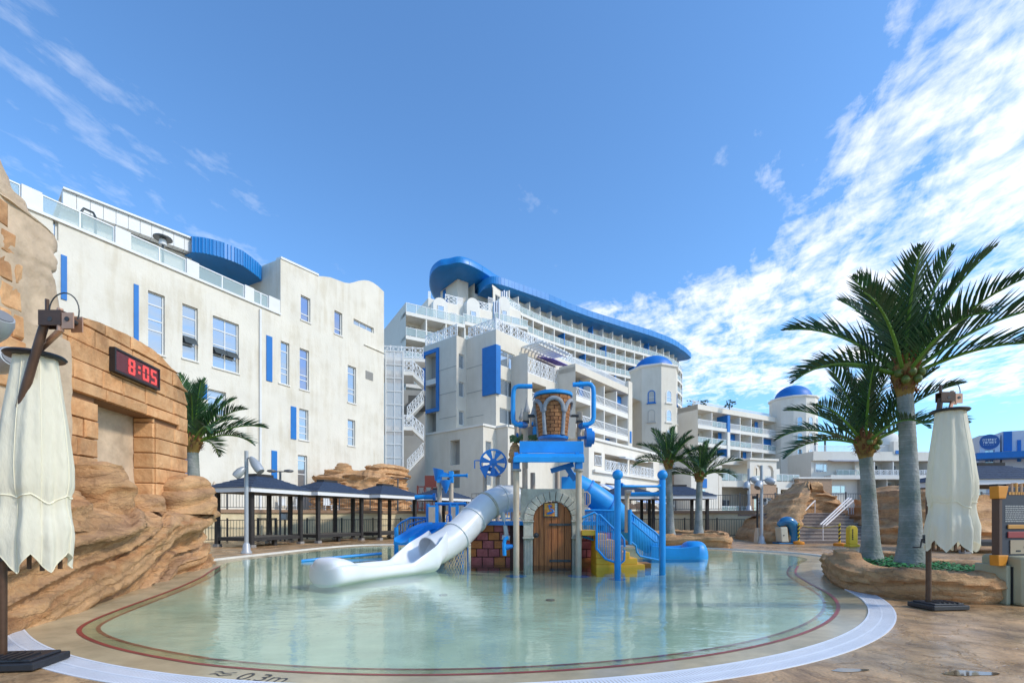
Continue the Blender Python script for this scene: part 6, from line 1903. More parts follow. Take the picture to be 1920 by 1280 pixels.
# ------------------------------------------------------------------ water play structure
M_PB = mat('play_blue', (.014, .30, .74), .42, .14, 1.5, spec=.4)
M_PBD = mat('play_blue_deep', (.012, .20, .60), .35, .08, 2)
M_TAN = mat('play_tan', (.62, .50, .37), .55, c2=(.48, .37, .26), scale=3, stretch=(2, 2, .6))
M_WSL = mat('slide_white', (.78, .79, .80), .28, .03, 2, coat=.3)
M_GSL = mat('slide_grey', (.68, .69, .69), .3, .08, 1.5, coat=.3)
M_YELP = mat('play_yellow', (.95, .48, .03), .5, .12, 3)
M_STG = mat('gate_stone', (.54, .51, .42), .85, c2=(.40, .38, .31), scale=4, bump=.3)
M_WOOD = mat('door_wood', (.46, .15, .035), .5, c2=(.22, .062, .016), scale=3.2, stretch=(9, 9, .55), bump=.3, lo=.3, hi=.62)
M_IRON = mat('dark_iron', (.05, .05, .05), .5, .2, 8)
M_REDB = mat('play_brick_red', (.48, .13, .13), .7, c2=(.32, .075, .08), scale=4, bump=.4)
M_ORB = mat('play_brick_orange', (.58, .20, .05), .7, c2=(.40, .12, .04), scale=4, bump=.4)
M_MORT = mat('play_mortar', (.10, .05, .045), .9)
M_BBRK = mat('bucket_brick', (.42, .19, .07), .8, c2=(.26, .10, .035), scale=5, bump=.4)
M_BARCH = mat('bucket_arch', (.34, .36, .38), .7, c2=(.22, .23, .25), scale=6)

PT = thing('water_play_tower', 'tan and blue water play tower with stone arch gate, awning and overhead pipes', 'play tower', (1.2, 13.6, -.3))
for px, Y in ((968, 13.25), (1085, 13.25)):
    x = gx(px, Y); m = MB(); m.cyl(x, Y, -.32, 2.66, .085, seg=14); p = m.build('post', M_TAN, PT, smooth=True)
    m = MB(); m.cyl(x, Y, 2.66, 2.72, .14, seg=14); m.build('post_cap', M_GREY, p, smooth=True)
    m = MB(); m.lathe([(.30, -.31), (.30, -.285), (.1, -.27)], 18, (x, Y, 0)); m.build('base_plate', M_PB, p)
for px, Y, top in ((984, 15.2, 4.45), (1086, 15.2, 4.45), (1045, 16.4, 3.0), (962, 16.4, 3.2), (999, 16.3, 2.9)):
    x = gx(px, Y); m = MB(); m.cyl(x, Y, -.3, top, .085, seg=12); m.build('post', M_TAN, PT, smooth=True)
# awning
s1 = 13.7
xa, xb = gx(974, 13.7), gx(1094, 13.7); fa, fb = gx(962.5, 12.95), gx(1095.5, 12.95)
z1, z2 = hz(827, 13.7), hz(849, 13.7); z3, z4 = hz(856, 12.95), hz(866.5, 12.95)
m = MB()
m.hexa([(xa, 13.66, z2), (xb, 13.66, z2), (xb, 13.72, z2), (xa, 13.72, z2), (xa, 13.66, z1), (xb, 13.66, z1), (xb, 13.72, z1), (xa, 13.72, z1)])
m.build('awning_back', M_PB, PT, bevel=.012)
m = MB(); m.hexa([(fa, 12.97, z3 - .04), (fb, 12.97, z3 - .04), (xb, 13.655, z2 - .05), (xa, 13.655, z2 - .05), (fa, 12.97, z3), (fb, 12.97, z3), (xb, 13.655, z2 - .01), (xa, 13.655, z2 - .01)])
m.build('awning_slope', M_PB, PT, bevel=.012)
m = MB(); m.bx(fa, fb, 12.92, 12.968, z4, z3); m.build('awning_lip', M_PB, PT, bevel=.012)
for px in (968, 1085):
    x = gx(px, 13.25); m = MB(); m.bx(x - .10, x + .10, 13.15, 13.35, 2.722, 3.0); m.beam((x, 13.25, 2.95), (x, 13.6, 3.2), .12); m.build('awning_bracket', M_PBD, PT, bevel=.01)
m = MB(); x = gx(1085, 13.3); m.beam((x - .1, 13.6, 2.9), (x - .75, 13.75, 2.72), .10, .14); m.beam((x - .05, 13.6, 2.45), (x - .3, 13.7, 2.85), .08, .16); m.build('side_arm', M_PBD, PT, bevel=.01)
# platform, rail and bricks at the base
m = MB(); m.bx(-1.15, 2.9, 14.35, 16.9, 1.12, 1.24); m.build('platform', M_PBD, PT)
m = MB(); m.bx(-1.28, 2.1, 14.62, 16.8, -.3, 1.10); m.build('base_block', M_MORT, PT)
random.seed(9)
def brick_row(y, x0, x1, z, h, ph):
    x = x0 - ph
    while x < x1 - .02:
        a, b = max(x, x0), min(x + .36, x1)
        if b - a > .06:
            m = MB(); t = .05
            m.hexa([(a + .012, y - .0, z + .012), (b - .012, y - .0, z + .012), (b - .012, y + t, z + .012), (a + .012, y + t, z + .012), (a + .012, y - .0, z + h - .012), (b - .012, y - .0, z + h - .012), (b - .012, y + t, z + h - .012), (a + .012, y + t, z + h - .012)])
            m.build('brick', M_ORB if random.random() < .22 else M_REDB, PT, bevel=.012)
        x += .36
for r_ in range(5):
    brick_row(14.55, -1.28, -.05, -.12 + r_ * .255, .255, .18 * (r_ % 2))
    if r_ < 4: brick_row(14.25, 2.08, 3.05, -.12 + r_ * .255, .255, .18 * (r_ % 2))
m = MB(); m.bx(2.08, 3.05, 14.30, 16.6, -.3, .90); m.build('base_block', M_MORT, PT)
for x0, x1, y in ((-.9, .0, 16.85), (.0, 1.0, 16.85), (1.0, 2.0, 16.85)):
    m = MB(); m.tube([(x0, y, 2.15), (x1, y, 2.15)], .03, 6); m.tube([(x0, y, 1.32), (x1, y, 1.32)], .025, 6)
    for k in range(8):
        xx = x0 + (x1 - x0) * (k + .5) / 8; m.tube([(xx, y, 1.32), (xx, y, 2.15)], .014, 5)
    m.build('guard_rail', M_PB, PT)
m = MB(); m.bx(1.57, 2.1, 14.9, 14.95, 2.2, 2.65); m.build('blue_panel', M_PB, PT, bevel=.03)
# stone arch gate
GY = 13.62; gc = gx(1036, GY); ri, ro = .565, .835; spr = hz(975, GY)
m = MB()
hw = .93
NN = 16
for i in range(NN):            # spandrel panel around the arch
    a0, a1 = math.pi * i / NN, math.pi * (i + 1) / NN
    p0 = (gc + ro * math.cos(a0), spr + ro * math.sin(a0)); p1 = (gc + ro * math.cos(a1), spr + ro * math.sin(a1))
    def edge(a):
        c, s_ = math.cos(a), math.sin(a); k = min(hw / max(abs(c), 1e-6), (hz(918, GY) + .03 - spr) / max(s_, 1e-6)); return (gc + c * k, spr + s_ * k)
    e0, e1 = edge(a0), edge(a1)
    if (e0[0] - gc) ** 2 + (e0[1] - spr) ** 2 < ro * ro * .98: continue
    m.hexa([(p0[0], GY - .02, p0[1]), (p1[0], GY - .02, p1[1]), (p1[0], GY + .22, p1[1]), (p0[0], GY + .22, p0[1]), (e0[0], GY - .02, e0[1]), (e1[0], GY - .02, e1[1]), (e1[0], GY + .22, e1[1]), (e0[0], GY + .22, e0[1])])
m.build('spandrel', M_STG, PT)
NV = 13
for i in range(NV):            # voussoirs
    a0, a1 = math.pi * i / NV + .012, math.pi * (i + 1) / NV - .012
    m = MB(); rr = []
    for a in (a0, (a0 + a1) / 2, a1):
        rr.append(((gc + ri * math.cos(a), spr + ri * math.sin(a)), (gc + ro * math.cos(a), spr + ro * math.sin(a))))
    for (p, q), (p2, q2) in zip(rr, rr[1:]):
        m.hexa([(p[0], GY - .07, p[1]), (p2[0], GY - .07, p2[1]), (p2[0], GY + .15, p2[1]), (p[0], GY + .15, p[1]), (q[0], GY - .07, q[1]), (q2[0], GY - .07, q2[1]), (q2[0], GY + .15, q2[1]), (q[0], GY + .15, q[1])])
    m.build('arch_stone', M_STG, PT, bevel=.012)
for sx in (-1, 1):
    x0, x1 = sorted((gc + sx * ri, gc + sx * (ri + .28)))
    m = MB(); m.bx(x0, x1, GY - .05, GY + .2, .80, spr - .01); m.build('capital_block', M_STG, PT, bevel=.01)
    m = MB(); m.bx(x0 - .025, x1 + .025, GY - .10, GY + .2, spr - .05, spr + .0); m.bx(x0 - .02, x1 + .02, GY - .09, GY + .2, .74, .80); m.build('moulding', M_STG, PT, bevel=.012)
    m = MB(); m.bx(x0 + .01, x1 - .01, GY + .02, GY + .2, -.3, .74)
    for k in range(5):
        xx = x0 + .03 + (x1 - x0 - .06) * (k + .5) / 5; m.cyl(xx, GY + .01, -.3, .735, .024, seg=8)
    m.build('fluted_column', M_STG, PT, smooth=True)
# door of planks
DW = ri - .01; xs = [-DW]; random.seed(4)
for w in (.17, .15, .22, .19, .20, .21): xs.append(xs[-1] + w * 2 * DW / 1.14)
for a, b in zip(xs, xs[1:]):
    m = MB(); a += .006; b -= .006; n = 5; top = []
    for i in range(n + 1):
        x = b - (b - a) * i / n; top.append((gc + x, spr + math.sqrt(max(0, DW * DW - x * x))))
    pl = [(gc + a, .0 - .04), (gc + b, -.04)] + top
    yy = GY + .06 + random.uniform(0, .012)
    m.ring([[(x, yy, z) for x, z in pl], [(x, yy + .06, z) for x, z in pl]]); m.build('plank', M_WOOD, PT, bevel=.008)
m = MB(); m.bx(gc - DW, gc + DW, GY + .125, GY + .15, -.04, spr + .4); m.build('door_back', M_MORT, PT)
for zz in (hz(983, GY), hz(1051, GY)):
    m = MB(); m.bx(gc - .09, gc + DW - .02, GY + .025, GY + .055, zz - .035, zz + .035)
    for k in range(4): m.ball((gc - .03 + .17 * k, GY + .022, zz), .018, 8, 5)
    m.build('hinge_strap', M_IRON, PT)
kx, kz = gx(1005.5, GY), hz(1003, GY)
m = MB(); m.tube([(kx, GY + .056, kz), (kx, GY + .03, kz)], .075, 16); m.ball((kx, GY + .0, kz), .045, 12, 8); m.build('door_knob', M_IRON, PT, smooth=True)
# stained glass light in the door
wx0, wx1, wz0, wz1 = gx(1019, GY), gx(1047, GY), hz(969, GY), hz(941, GY)
m = MB(); t = .025
for a, b, c, d in ((wx0, wx1, wz1 - t, wz1), (wx0, wx1, wz0, wz0 + t), (wx0, wx0 + t, wz0 + t, wz1 - t), (wx1 - t, wx1, wz0 + t, wz1 - t)): m.bx(a, b, GY + .015, GY + .055, c, d)
wf = m.build('window_frame', M_IRON, PT)
M_SG = [mat('glass_amber', (.75, .33, .03), .25), mat('glass_orange', (.72, .20, .03), .25), mat('glass_pale', (.62, .62, .60), .25), mat('glass_red', (.5, .05, .03), .25)]
random.seed(8)
nx, nz_ = 5, 6
for i in range(nx):
    for j in range(nz_):
        a = wx0 + t + (wx1 - wx0 - 2 * t) * i / nx + .003; b = wx0 + t + (wx1 - wx0 - 2 * t) * (i + 1) / nx - .003; c = wz0 + t + (wz1 - wz0 - 2 * t) * j / nz_ + .003; d = wz0 + t + (wz1 - wz0 - 2 * t) * (j + 1) / nz_ - .003
        m = MB(); m.bx(a, b, GY + .040, GY + .05, c, d); m.build('pane', M_SG[2] if i == nx - 1 else (M_SG[3] if (i, j) == (2, 4) else random.choice(M_SG[:2])), wf)
m = MB(); cxg, czg = (wx0 + wx1) / 2 - .02, (wz0 + wz1) / 2
m.tube([(cxg - .09, GY + .036, czg - .12), (cxg + .02, GY + .036, czg - .09), (cxg + .10, GY + .036, czg - .05), (cxg + .07, GY + .036, czg + .0), (cxg - .02, GY + .036, czg + .02)], [.03, .034, .03, .02, .012], 8)
m.tube([(cxg - .02, GY + .036, czg + .03), (cxg - .01, GY + .036, czg + .14)], .02, 6); m.tube([(cxg - .06, GY + .036, czg + .11), (cxg + .05, GY + .036, czg + .11)], .018, 6)
m.build('blue_motif', M_PBD, wf, smooth=True)
# overhead pipes
def P3(l, Y): return [at(px, py, Y) for px, py in l]
m = MB(); m.tube(P3([(998, 724), (972, 724), (966, 726), (963, 732), (962, 745), (962, 784), (963, 790), (967, 794.5), (972, 796), (980, 795)], 14.4), .072, 12); m.build('overhead_pipe', M_PB, PT, smooth=True)
m = MB(); m.tube(P3([(1074, 721), (1102, 719.5), (1108, 721), (1112, 726), (1113, 736), (1113, 782), (1111, 790), (1106, 794), (1100, 796), (1092, 796)], 14.4), .072, 12); m.build('overhead_pipe', M_PB, PT, smooth=True)
m = MB(); a, b = at(985, 797, 14.7), at(975, 796, 14.4); m.tube([a, b], .10, 12); m.tube([at(1100, 797, 14.4), at(1088, 799, 14.7)], .10, 12); m.build('pipe_joint', M_PBD, PT, smooth=True)
q = at(1103, 820, 14.4); m = MB(); m.tube([q + Vector((-.09, 0, 0)), q + Vector((.09, 0, 0))], .29, 22); m.tube([q + Vector((.09, 0, 0)), q + Vector((.17, 0, 0))], .20, 18); m.tube([q + Vector((-.3, .1, 0)), q + Vector((-.09, 0, 0))], .05, 8); m.build('valve_wheel', M_PBD, PT, smooth=True)
for px in (985.5, 1086):
    q = at(px, 789, 14.7); m = MB(); m.bx(q.x - .09, q.x + .09, q.y - .09, q.y + .09, q.z + .0, q.z + .28); m.build('post_head', M_TAN, PT, bevel=.02)
    m = MB(); m.cyl(q.x, q.y, 2.9, q.z, .075, seg=12); m.build('post', M_TAN, PT, smooth=True)
    m = MB(); m.bx(q.x - .10, q.x + .10, q.y - .1, q.y + .1, q.z - .06, q.z - .003); m.build('collar', M_IRON, PT)
# tipping bucket
BK_ = thing('tipping_bucket', 'large brick patterned tipping bucket with grey arches and blue rims above the awning', 'bucket', at(1037, 823, 14.3))
bx_, by_ = gx(1037, 14.3), 14.3; zb_, zt_b = hz(824, 14.3), hz(744, 14.3)
rb_, rt_ = .425, .555
def br(z): return rb_ + (rt_ - rb_) * (z - zb_) / (zt_b - zb_)
m = MB(); m.lathe([(rb_ - .03, zb_ + .02), (rt_ - .03, zt_b), (rt_ - .1, zt_b), (.2, zb_ + .6)], 36, (bx_, by_, 0)); m.build('shell', M_MORT, BK_)
m = MB(); m.lathe([(rt_ + .0, zt_b - .02), (rt_ + .035, zt_b), (rt_ + .035, zt_b + .085), (rt_ - .06, zt_b + .085), (rt_ - .08, zt_b)], 36, (bx_, by_, 0)); m.build('top_rim', M_PB, BK_, smooth=True)
m = MB(); m.lathe([(rb_ - .10, zb_ - .04), (rb_ + .03, zb_ + .0), (rb_ + .04, zb_ + .07), (rb_ + .0, zb_ + .085)], 36, (bx_, by_, 0)); m.build('base_rim', M_PBD, BK_, smooth=True)
rows = 11; nbk = 12
for r_ in range(rows):
    z0 = zb_ + .09 + (zt_b - zb_ - .12) * r_ / rows; z1 = zb_ + .09 + (zt_b - zb_ - .12) * (r_ + 1) / rows - .014
    da = 2 * math.pi / nbk
    m = MB(); rA, rB = br(z0), br(z1)
    loop = lambda r, z: [(r * math.cos(a), r * math.sin(a), z) for a in (-da / 2 + .022, 0, da / 2 - .022)]
    A0, A1 = loop(rA, z0), loop(rB, z1); B0, B1 = loop(rA - .05, z0), loop(rB - .05, z1)
    m.ring([B0 + list(reversed(A0)), B1 + list(reversed(A1))])
    me = m.mesh('bucket_brick', M_BBRK)
    for k in range(nbk):
        inst('brick', me, BK_, Vector((bx_, by_, 0)) - wloc(BK_), (k + .5 * (r_ % 2)) * da)
for k in range(5):             # raised arches with columns
    ac = R(-92) + k * R(72); m = MB()
    zs = zb_ + .78; path = []
    aw = R(32)
    for i in range(17):
        t = math.pi * i / 16; a = ac + aw * math.cos(t); z = zs + .36 * math.sin(t); r = br(z) + .02; path.append((bx_ + r * math.cos(a), by_ + r * math.sin(a), z))
    m.tube(path, .062, 8); m.build('arch', M_BARCH, BK_, smooth=True)
    a = ac + R(36); m = MB(); r0, r1 = br(zb_ + .1) + .005, br(zs) + .01
    p0, p1 = (bx_ + r0 * math.cos(a), by_ + r0 * math.sin(a), zb_ + .09), (bx_ + r1 * math.cos(a), by_ + r1 * math.sin(a), zs)
    m.tube([p0, p1], [.062, .055], 10); m.tube([Vector(p1) - Vector((0, 0, .03)), Vector(p1) + Vector((0, 0, .07))], .075, 10); m.tube([Vector(p0), Vector(p0) + Vector((0, 0, .06))], .075, 10); m.build('column', M_BARCH, BK_, smooth=True)
m = MB(); zz = hz(779, 14.5); m.tube([(gx(990, 14.6), 14.5, zz), (gx(1084, 14.6), 14.5, zz)], .045, 8); m.build('axle', M_IRON, BK_)
# little castle backdrop on the roof
CA = thing('castle_backdrop', 'small tan model castle with blue doors beside the tipping bucket', 'castle model', at(985, 825, 15.4))
Yc = 15.6
for (px, w, yt, yb, roof) in ((969, 8, 800, 824, 10), (978, 8, 786, 824, 16), (988, 9, 772, 824, 22), (1000, 11, 782, 824, 18), (1008, 8, 776, 824, 16)):
    x = gx(px, Yc); r = w / 2 * Yc / F_PX * 1.15; m = MB(); m.cyl(x, Yc + .1 * (px % 3), hz(yb, Yc), hz(yt, Yc), r, seg=10); tw = m.build('turret', M_TAN, CA, smooth=True)
    m = MB(); zt2 = hz(yt, Yc); m.lathe([(r * 1.15, zt2), (r * 1.15, zt2 + .08), (r * .6, zt2 + roof * .6 * Yc / F_PX), (.01, zt2 + roof * 1.3 * Yc / F_PX)], 10, (x, Yc + .1 * (px % 3), 0)); m.build('roof', M_GREY, tw)
m = MB(); m.bx(gx(966, Yc), gx(1006, Yc), Yc - .05, Yc + .2, hz(826, Yc), hz(800, Yc)); m.build('wall', M_TAN, CA)
for px, yb, w, h in ((1002, 815, .12, .26), (970, 820, .08, .14), (998, 797, .05, .1), (1006, 797, .05, .1)):
    x = gx(px, Yc - .1); z0 = hz(yb, Yc - .2); o = arch_pts(x, w, z0, z0 + h, 6); m = MB(); m.ring([[(p[0], Yc - .30, p[1]) for p in o], [(p[0], Yc - .04, p[1]) for p in o]]); m.build('door', M_PBD, CA)
m = MB(); random.seed(2)
for k in range(150):
    x = random.uniform(gx(955, 15.2), gx(1012, 15.2)); p = Vector((x, 15.2 + random.uniform(-.2, .2), hz(826, 15.2) + random.uniform(-.08, .1))); l = .09
    m.quad(p, p + Vector((l, 0, .03)), p + Vector((l, .02, l)), p + Vector((0, .02, l)))
m.build('leaf_trim', mat('trim_leaf', (.10, .17, .07), .8), CA, kind='stuff')
lump('rock_base', (gx(965, 15.3), 15.3, hz(866, 15.3)), (.20, .2, .62), CA, M_ROCKH, 4, .04, tilt=0)
m = MB(); m.cyl(gx(962, 15.3), 15.3, 1.2, hz(866, 15.3) + .1, .08, seg=10); m.build('support', M_TAN, CA)
m = MB(); m.bx(gx(975, 15.6), gx(1086, 15.6), 15.1, 16.0, hz(832, 15.6) - .1, hz(826, 15.6)); m.build('roof_deck', M_TAN, CA)

# ------------------------------------------------------------------ white tube slide
WS = thing('white_tube_slide', 'white enclosed tube slide ending in an open white flume on the water', 'slide', (-2, 12.5, -.3))
tp_ = [at(966, 934, 14.9), at(940, 936, 14.6), at(915, 947, 14.3), at(893, 966, 14.0), at(872, 989, 13.6), at(848, 1011, 13.2), at(822, 1027, 12.8), at(804, 1035, 12.55)]
tp_ = smooth_poly([tuple(p) for p in tp_], 6, closed=False)
m = MB(); m.tube(tp_, .425, 24, cap=False)
o = m.build('tube', M_GSL, WS, smooth=60)
md = o.modifiers.new('thick', 'SOLIDIFY'); md.thickness = .02
for k in (6, 12, 20, 28):
    p = tp_[k]; d = (tp_[k + 1] - tp_[k - 1]).normalized(); m = MB(); m.tube([p - d * .035, p + d * .035], .455, 24); m.build('flange', M_GSL if k != 12 else M_STG, WS, smooth=True)
fl = [at(822, 1027, 12.8), at(795, 1040, 12.5), at(760, 1052, 12.05), at(722, 1063, 11.6), at(685, 1071, 11.1), at(652, 1078, 10.6), at(628, 1082, 10.2), at(600, 1085, 9.85)]
fl = smooth_poly([(p.x, p.y) for p in fl], 9, closed=False); n = len(fl)
rings = []
for i, p in enumerate(fl):
    t = i / (n - 1); tg = (fl[min(i + 1, n - 1)] - fl[max(i - 1, 0)]).normalized(); nn = Vector((-tg.y, tg.x))
    def lp(a, b, f): return a + (b - a) * max(0, min(1, f))
    base = lp(.30, -.03, t / .22)                       # floor height
    hl = lp(.98, .23, (t - .02) / .30) if t < .32 else .23
    wd = lp(.46, .58, t / .15) if t < .3 else lp(.58, .53, (t - .55) / .45)
    flare = .09 * math.exp(-((t - .12) / .10) ** 2)
    th = lp(.045, .13, (t - .15) / .2)
    ns_ = lp(0, 1, (t - .58) / .32); ns_ = ns_ * ns_ * (3 - 2 * ns_)      # the channel closes into the nose
    hl = lp(hl, .33, ns_); crown = lp(base + .04, .52, ns_); mid_ = lp(base + .16, .47, ns_)
    e_ = max(0.0, (t - .90) / .10); k_ = max(.04, 1 - e_ ** 2.4) ** .5 if e_ < 1 else .22
    wd *= k_ if e_ > 0 else 1; th *= k_ if e_ > 0 else 1
    if e_ > 0:
        kz = .55 + .45 * k_; hl *= kz; crown *= kz; mid_ *= kz
    sec = [(-wd - flare, -.12 if t > .1 else base - .1), (-wd - flare - .03 * k_, hl * .55), (-wd - flare + .02, hl), (-wd - flare + th * .5, hl + .03), (-wd - flare + th, hl - .02 + .04 * ns_),
           (-wd * .70, mid_), (-wd * .35, crown), (wd * .35, crown), (wd * .70, mid_),
           (wd + flare - th, hl - .02 + .04 * ns_), (wd + flare - th * .5, hl + .03), (wd + flare - .02, hl), (wd + flare + .03 * k_, hl * .55), (wd + flare, -.12 if t > .1 else base - .1)]
    rings.append([(p.x + nn.x * a, p.y + nn.y * a, z) for a, z in sec])
m = MB(); m.ring(rings); o = m.build('flume', M_WSL, WS, smooth=70)
md = o.modifiers.new('sub', 'SUBSURF'); md.levels = 1; md.render_levels = 2
tg = (fl[-1] - fl[-3]).normalized(); q = fl[-1] - tg * .65
m = MB(); v = q + tg * .15; m.lathe([(.05, .478), (.05, .49), (.01, .492)], 12, (v.x, v.y, 0)); m.build('nozzle', M_DGREY, WS)
# net guard and supports
m = MB(); a, b = at(831, 1057, 13.3), at(876, 1056, 13.5)
for k in range(9):
    f = k / 8; m.beam((a.x + (b.x - a.x) * f, a.y, -.1), (a.x + (b.x - a.x) * min(1, f + .35), a.y, .10 + .42 * min(1, f + .35)), .022); m.beam((a.x + (b.x - a.x) * f, a.y + .02, .10 + .42 * f), (a.x + (b.x - a.x) * min(1, f + .35), a.y + .02, -.1), .022)
m.build('net_guard', M_TAN, WS, kind='stuff')
m = MB(); x = gx(866, 13.7); m.cyl(x, 13.75, -.3, .62, .07, seg=10); m.tube([(x, 13.75, .55), (x + .25, 13.85, .75)], .06, 8); m.build('support', M_PBD, WS, smooth=True)
m = MB(); x = gx(949, 14.8); m.tube([(x - .12, 14.4, 1.55), (x - .02, 14.42, 1.1), (x + .02, 14.42, .75)], .07, 8); m.tube([(x - .12, 14.4, .75), (x + .12, 14.4, .72)], .08, 8); m.build('support', M_GSL, WS, smooth=True)
# small red-brown net hump? left out; water cannon on the left post
WC = thing('water_cannon', 'small blue curved water jet fixed to the left tan gate post', 'water jet', (gx(950, 13.3), 13.3, .3))
m = MB(); m.tube([at(946, 1041, 13.2), at(945, 1018, 13.2), at(947, 1010, 13.2), at(953, 1007, 13.2)], .055, 10); m.build('spout', M_PB, WC, smooth=True)
m = MB(); m.tube([at(944, 1026, 13.25), at(951, 1025, 13.25), at(962, 1023, 13.25)], [.10, .085, .05], 12); m.build('bracket', M_PBD, WC, smooth=True)

# ------------------------------------------------------------------ water wheel
WW = thing('paddle_disc', 'blue seven spoked water wheel mounted above the white tube slide', 'water wheel', (gx(925, 15.8), 15.8, 3.2))
Yw = 15.8; wc = at(925, 867, Yw); rw = 25.5 * Yw / F_PX
m = MB(); n = 56
def wp(r, a, y): return (wc.x + r * math.cos(a), wc.y + y, wc.z + r * math.sin(a))
m.ring([[wp(rw, 2 * math.pi * i / n, -.05) for i in range(n)], [wp(rw, 2 * math.pi * i / n, .05) for i in range(n)], [wp(rw * .88, 2 * math.pi * i / n, .05) for i in range(n)], [wp(rw * .88, 2 * math.pi * i / n, -.05) for i in range(n)], [wp(rw, 2 * math.pi * i / n, -.05) for i in range(n)]], True, False, False)
m.build('rim', M_PBD, WW)
for k in range(7):
    a = 2 * math.pi * k / 7 + .2; m = MB(); w0, w1 = .16, .25
    pts = [(rw * .25, a - w0 * 1.6), (rw * .89, a - w1), (rw * .89, a + w1), (rw * .25, a + w0 * 1.6)]
    m.ring([[wp(r, b, -.035) for r, b in pts], [wp(r, b, .035) for r, b in pts]]); m.build('spoke', M_PBD, WW)
m = MB(); m.tube([wp(0, 0, -.05), wp(0, 0, .05)], rw * .30, 24); m.tube([wp(0, 0, -.11), wp(0, 0, -.05)], rw * .10, 14); m.build('hub', M_PBD, WW, smooth=True)
WF = thing('wheel_stand', 'pair of tan posts with blue arm and funnel carrying the water wheel', 'stand', (gx(915, 16), 16, -.3))
for px, yt in ((909, 884), (933, 893)):
    m = MB(); m.cyl(gx(px, 16), 16.0, -.3, hz(yt, 16), .07, seg=12); m.build('post', M_TAN, WF, smooth=True)
    m = MB(); m.cyl(gx(px, 16), 16.0, hz(yt, 16) + .002, hz(yt, 16) + .05, .11, seg=12); m.build('cap', M_GREY, WF)
m = MB(); m.tube([at(905, 878, 15.95), at(910, 876, 15.95), at(926, 881, 15.9), at(933, 891, 15.95)], .085, 10); m.build('arm', M_PBD, WF, smooth=True)
m = MB(); m.poly([at(901, 877, 15.7), at(913, 877, 15.7), at(911, 896, 15.7)]); m.ring([[at(899, 876, 15.68), at(917, 876, 15.68), at(910, 897, 15.68)], [at(899, 876, 15.9), at(917, 876, 15.9), at(910, 897, 15.8)]]); m.build('funnel', M_PBD, WF)
m = MB(); m.tube([at(890, 863, 16), at(890, 878, 16)], .02, 6); m.tube([at(890, 863, 16), at(903, 863, 16)], .02, 6); m.build('bracket_bar', M_PBD, WF)
m = MB(); m.tube([at(915, 931, 16), at(975, 931, 16)], .06, 8); m.build('cross_pipe', M_PB, WF, smooth=True)
m = MB(); c = at(893, 932, 15.9); w, h = .16, .13
m.tube([(c.x - w, c.y, c.z - h), (c.x - w, c.y, c.z + h), (c.x + w, c.y, c.z + h), (c.x + w, c.y, c.z - h), (c.x - w, c.y, c.z - h)], .02, 6); m.tube([(c.x, c.y, c.z - h), (c.x, c.y, c.z + h)], .014, 6); m.build('grab_ring', M_TAN, WF)

# ------------------------------------------------------------------ small cone frame, mini slide and steps on the left
SF = thing('cone_tipping_frame', 'blue frame with two tan posts and two tipping cones left of the wheel', 'play frame', (gx(835, 18), 18, -.3))
Ys = 18.0
for px in (824, 846):
    m = MB(); m.cyl(gx(px, Ys), Ys, -.3, hz(905, Ys), .085, seg=12); m.build('post', M_TAN, SF, smooth=True)
    m = MB(); m.bx(gx(px, Ys) - .09, gx(px, Ys) + .09, Ys - .09, Ys + .09, hz(905, Ys) + .002, hz(883, Ys)); m.build('post_head', M_PB, SF, bevel=.02)
m = MB(); m.beam(at(824, 885, Ys), at(846, 892, Ys), .12, .12); m.beam(at(820, 892, Ys - .1), at(848, 892, Ys - .1), .07, .07); m.build('crossbar', M_PB, SF)
m = MB(); m.tube([at(848, 891, Ys), at(872, 891, Ys), at(877, 891, Ys)], [.05, .05, .09], 8); m.build('jet_pipe', M_PB, SF, smooth=True)
def cone(a, b, r, name, par):
    m = MB(); a, b = Vector(a), Vector(b); m.tube([a, a.lerp(b, .02), b], [r, r * 1.0, .03], 18); m.build(name, M_PBD, par, smooth=True)
cone(at(835.5, 900, Ys - .25), at(836, 924, Ys - .25), .22, 'cone', SF)
cone(at(822, 879, Ys - .1), at(817, 901, Ys - .1), .22, 'cone', SF)
m = MB(); q = at(841, 897, Ys - .2); m.ball(q, .05, 8, 6); m.build('pivot', M_IRON, SF)
MS = thing('mini_slide_tower', 'low blue toddler slide tower with tan panels behind the white flume', 'slide tower', (gx(810, 17.6), 17.6, -.3))
for px in (802, 819, 844, 857, 875):
    m = MB(); m.cyl(gx(px, 17.7), 17.7, -.3, hz(944, 17.7), .07, seg=10); m.build('post', M_PBD, MS, smooth=True)
for a, b in ((802, 818), (844, 856)):
    m = MB(); m.bx(gx(a, 17.6), gx(b, 17.6), 17.58, 17.64, hz(981, 17.6), hz(947, 17.6)); p = m.build('panel', M_PB, MS, bevel=.01); m = MB(); m.bx(gx(a + 2, 17.6), gx(b - 2, 17.6), 17.55, 17.578, hz(979, 17.6), hz(950, 17.6)); m.build('panel_inset', M_TAN, p)
m = MB(); m.tube([at(816, 944, 17.7), at(874, 944, 17.7)], .06, 8); m.build('top_rail', M_PBD, MS, smooth=True)
m = MB(); m.bx(gx(795, 17.7), gx(876, 17.7), 17.5, 18.8, .60, .72); m.build('platform', M_PBD, MS)
for k, (l) in enumerate(([(743, 1003), (745, 985), (752, 979), (770, 970), (800, 970)], [(764, 993), (766, 983), (800, 972)])):
    m = MB(); m.tube(P3(l, 17.9 + .5 * k), .035, 8)
    if k == 0:
        for j in range(10):
            x = 752 + j * 5; yt = 979 - min(9, (x - 752) * .5); m.tube([at(x, yt, 17.9), at(x, yt + 24, 17.9)], .014, 5)
    m.build('hand_rail', M_PBD, MS, smooth=True)
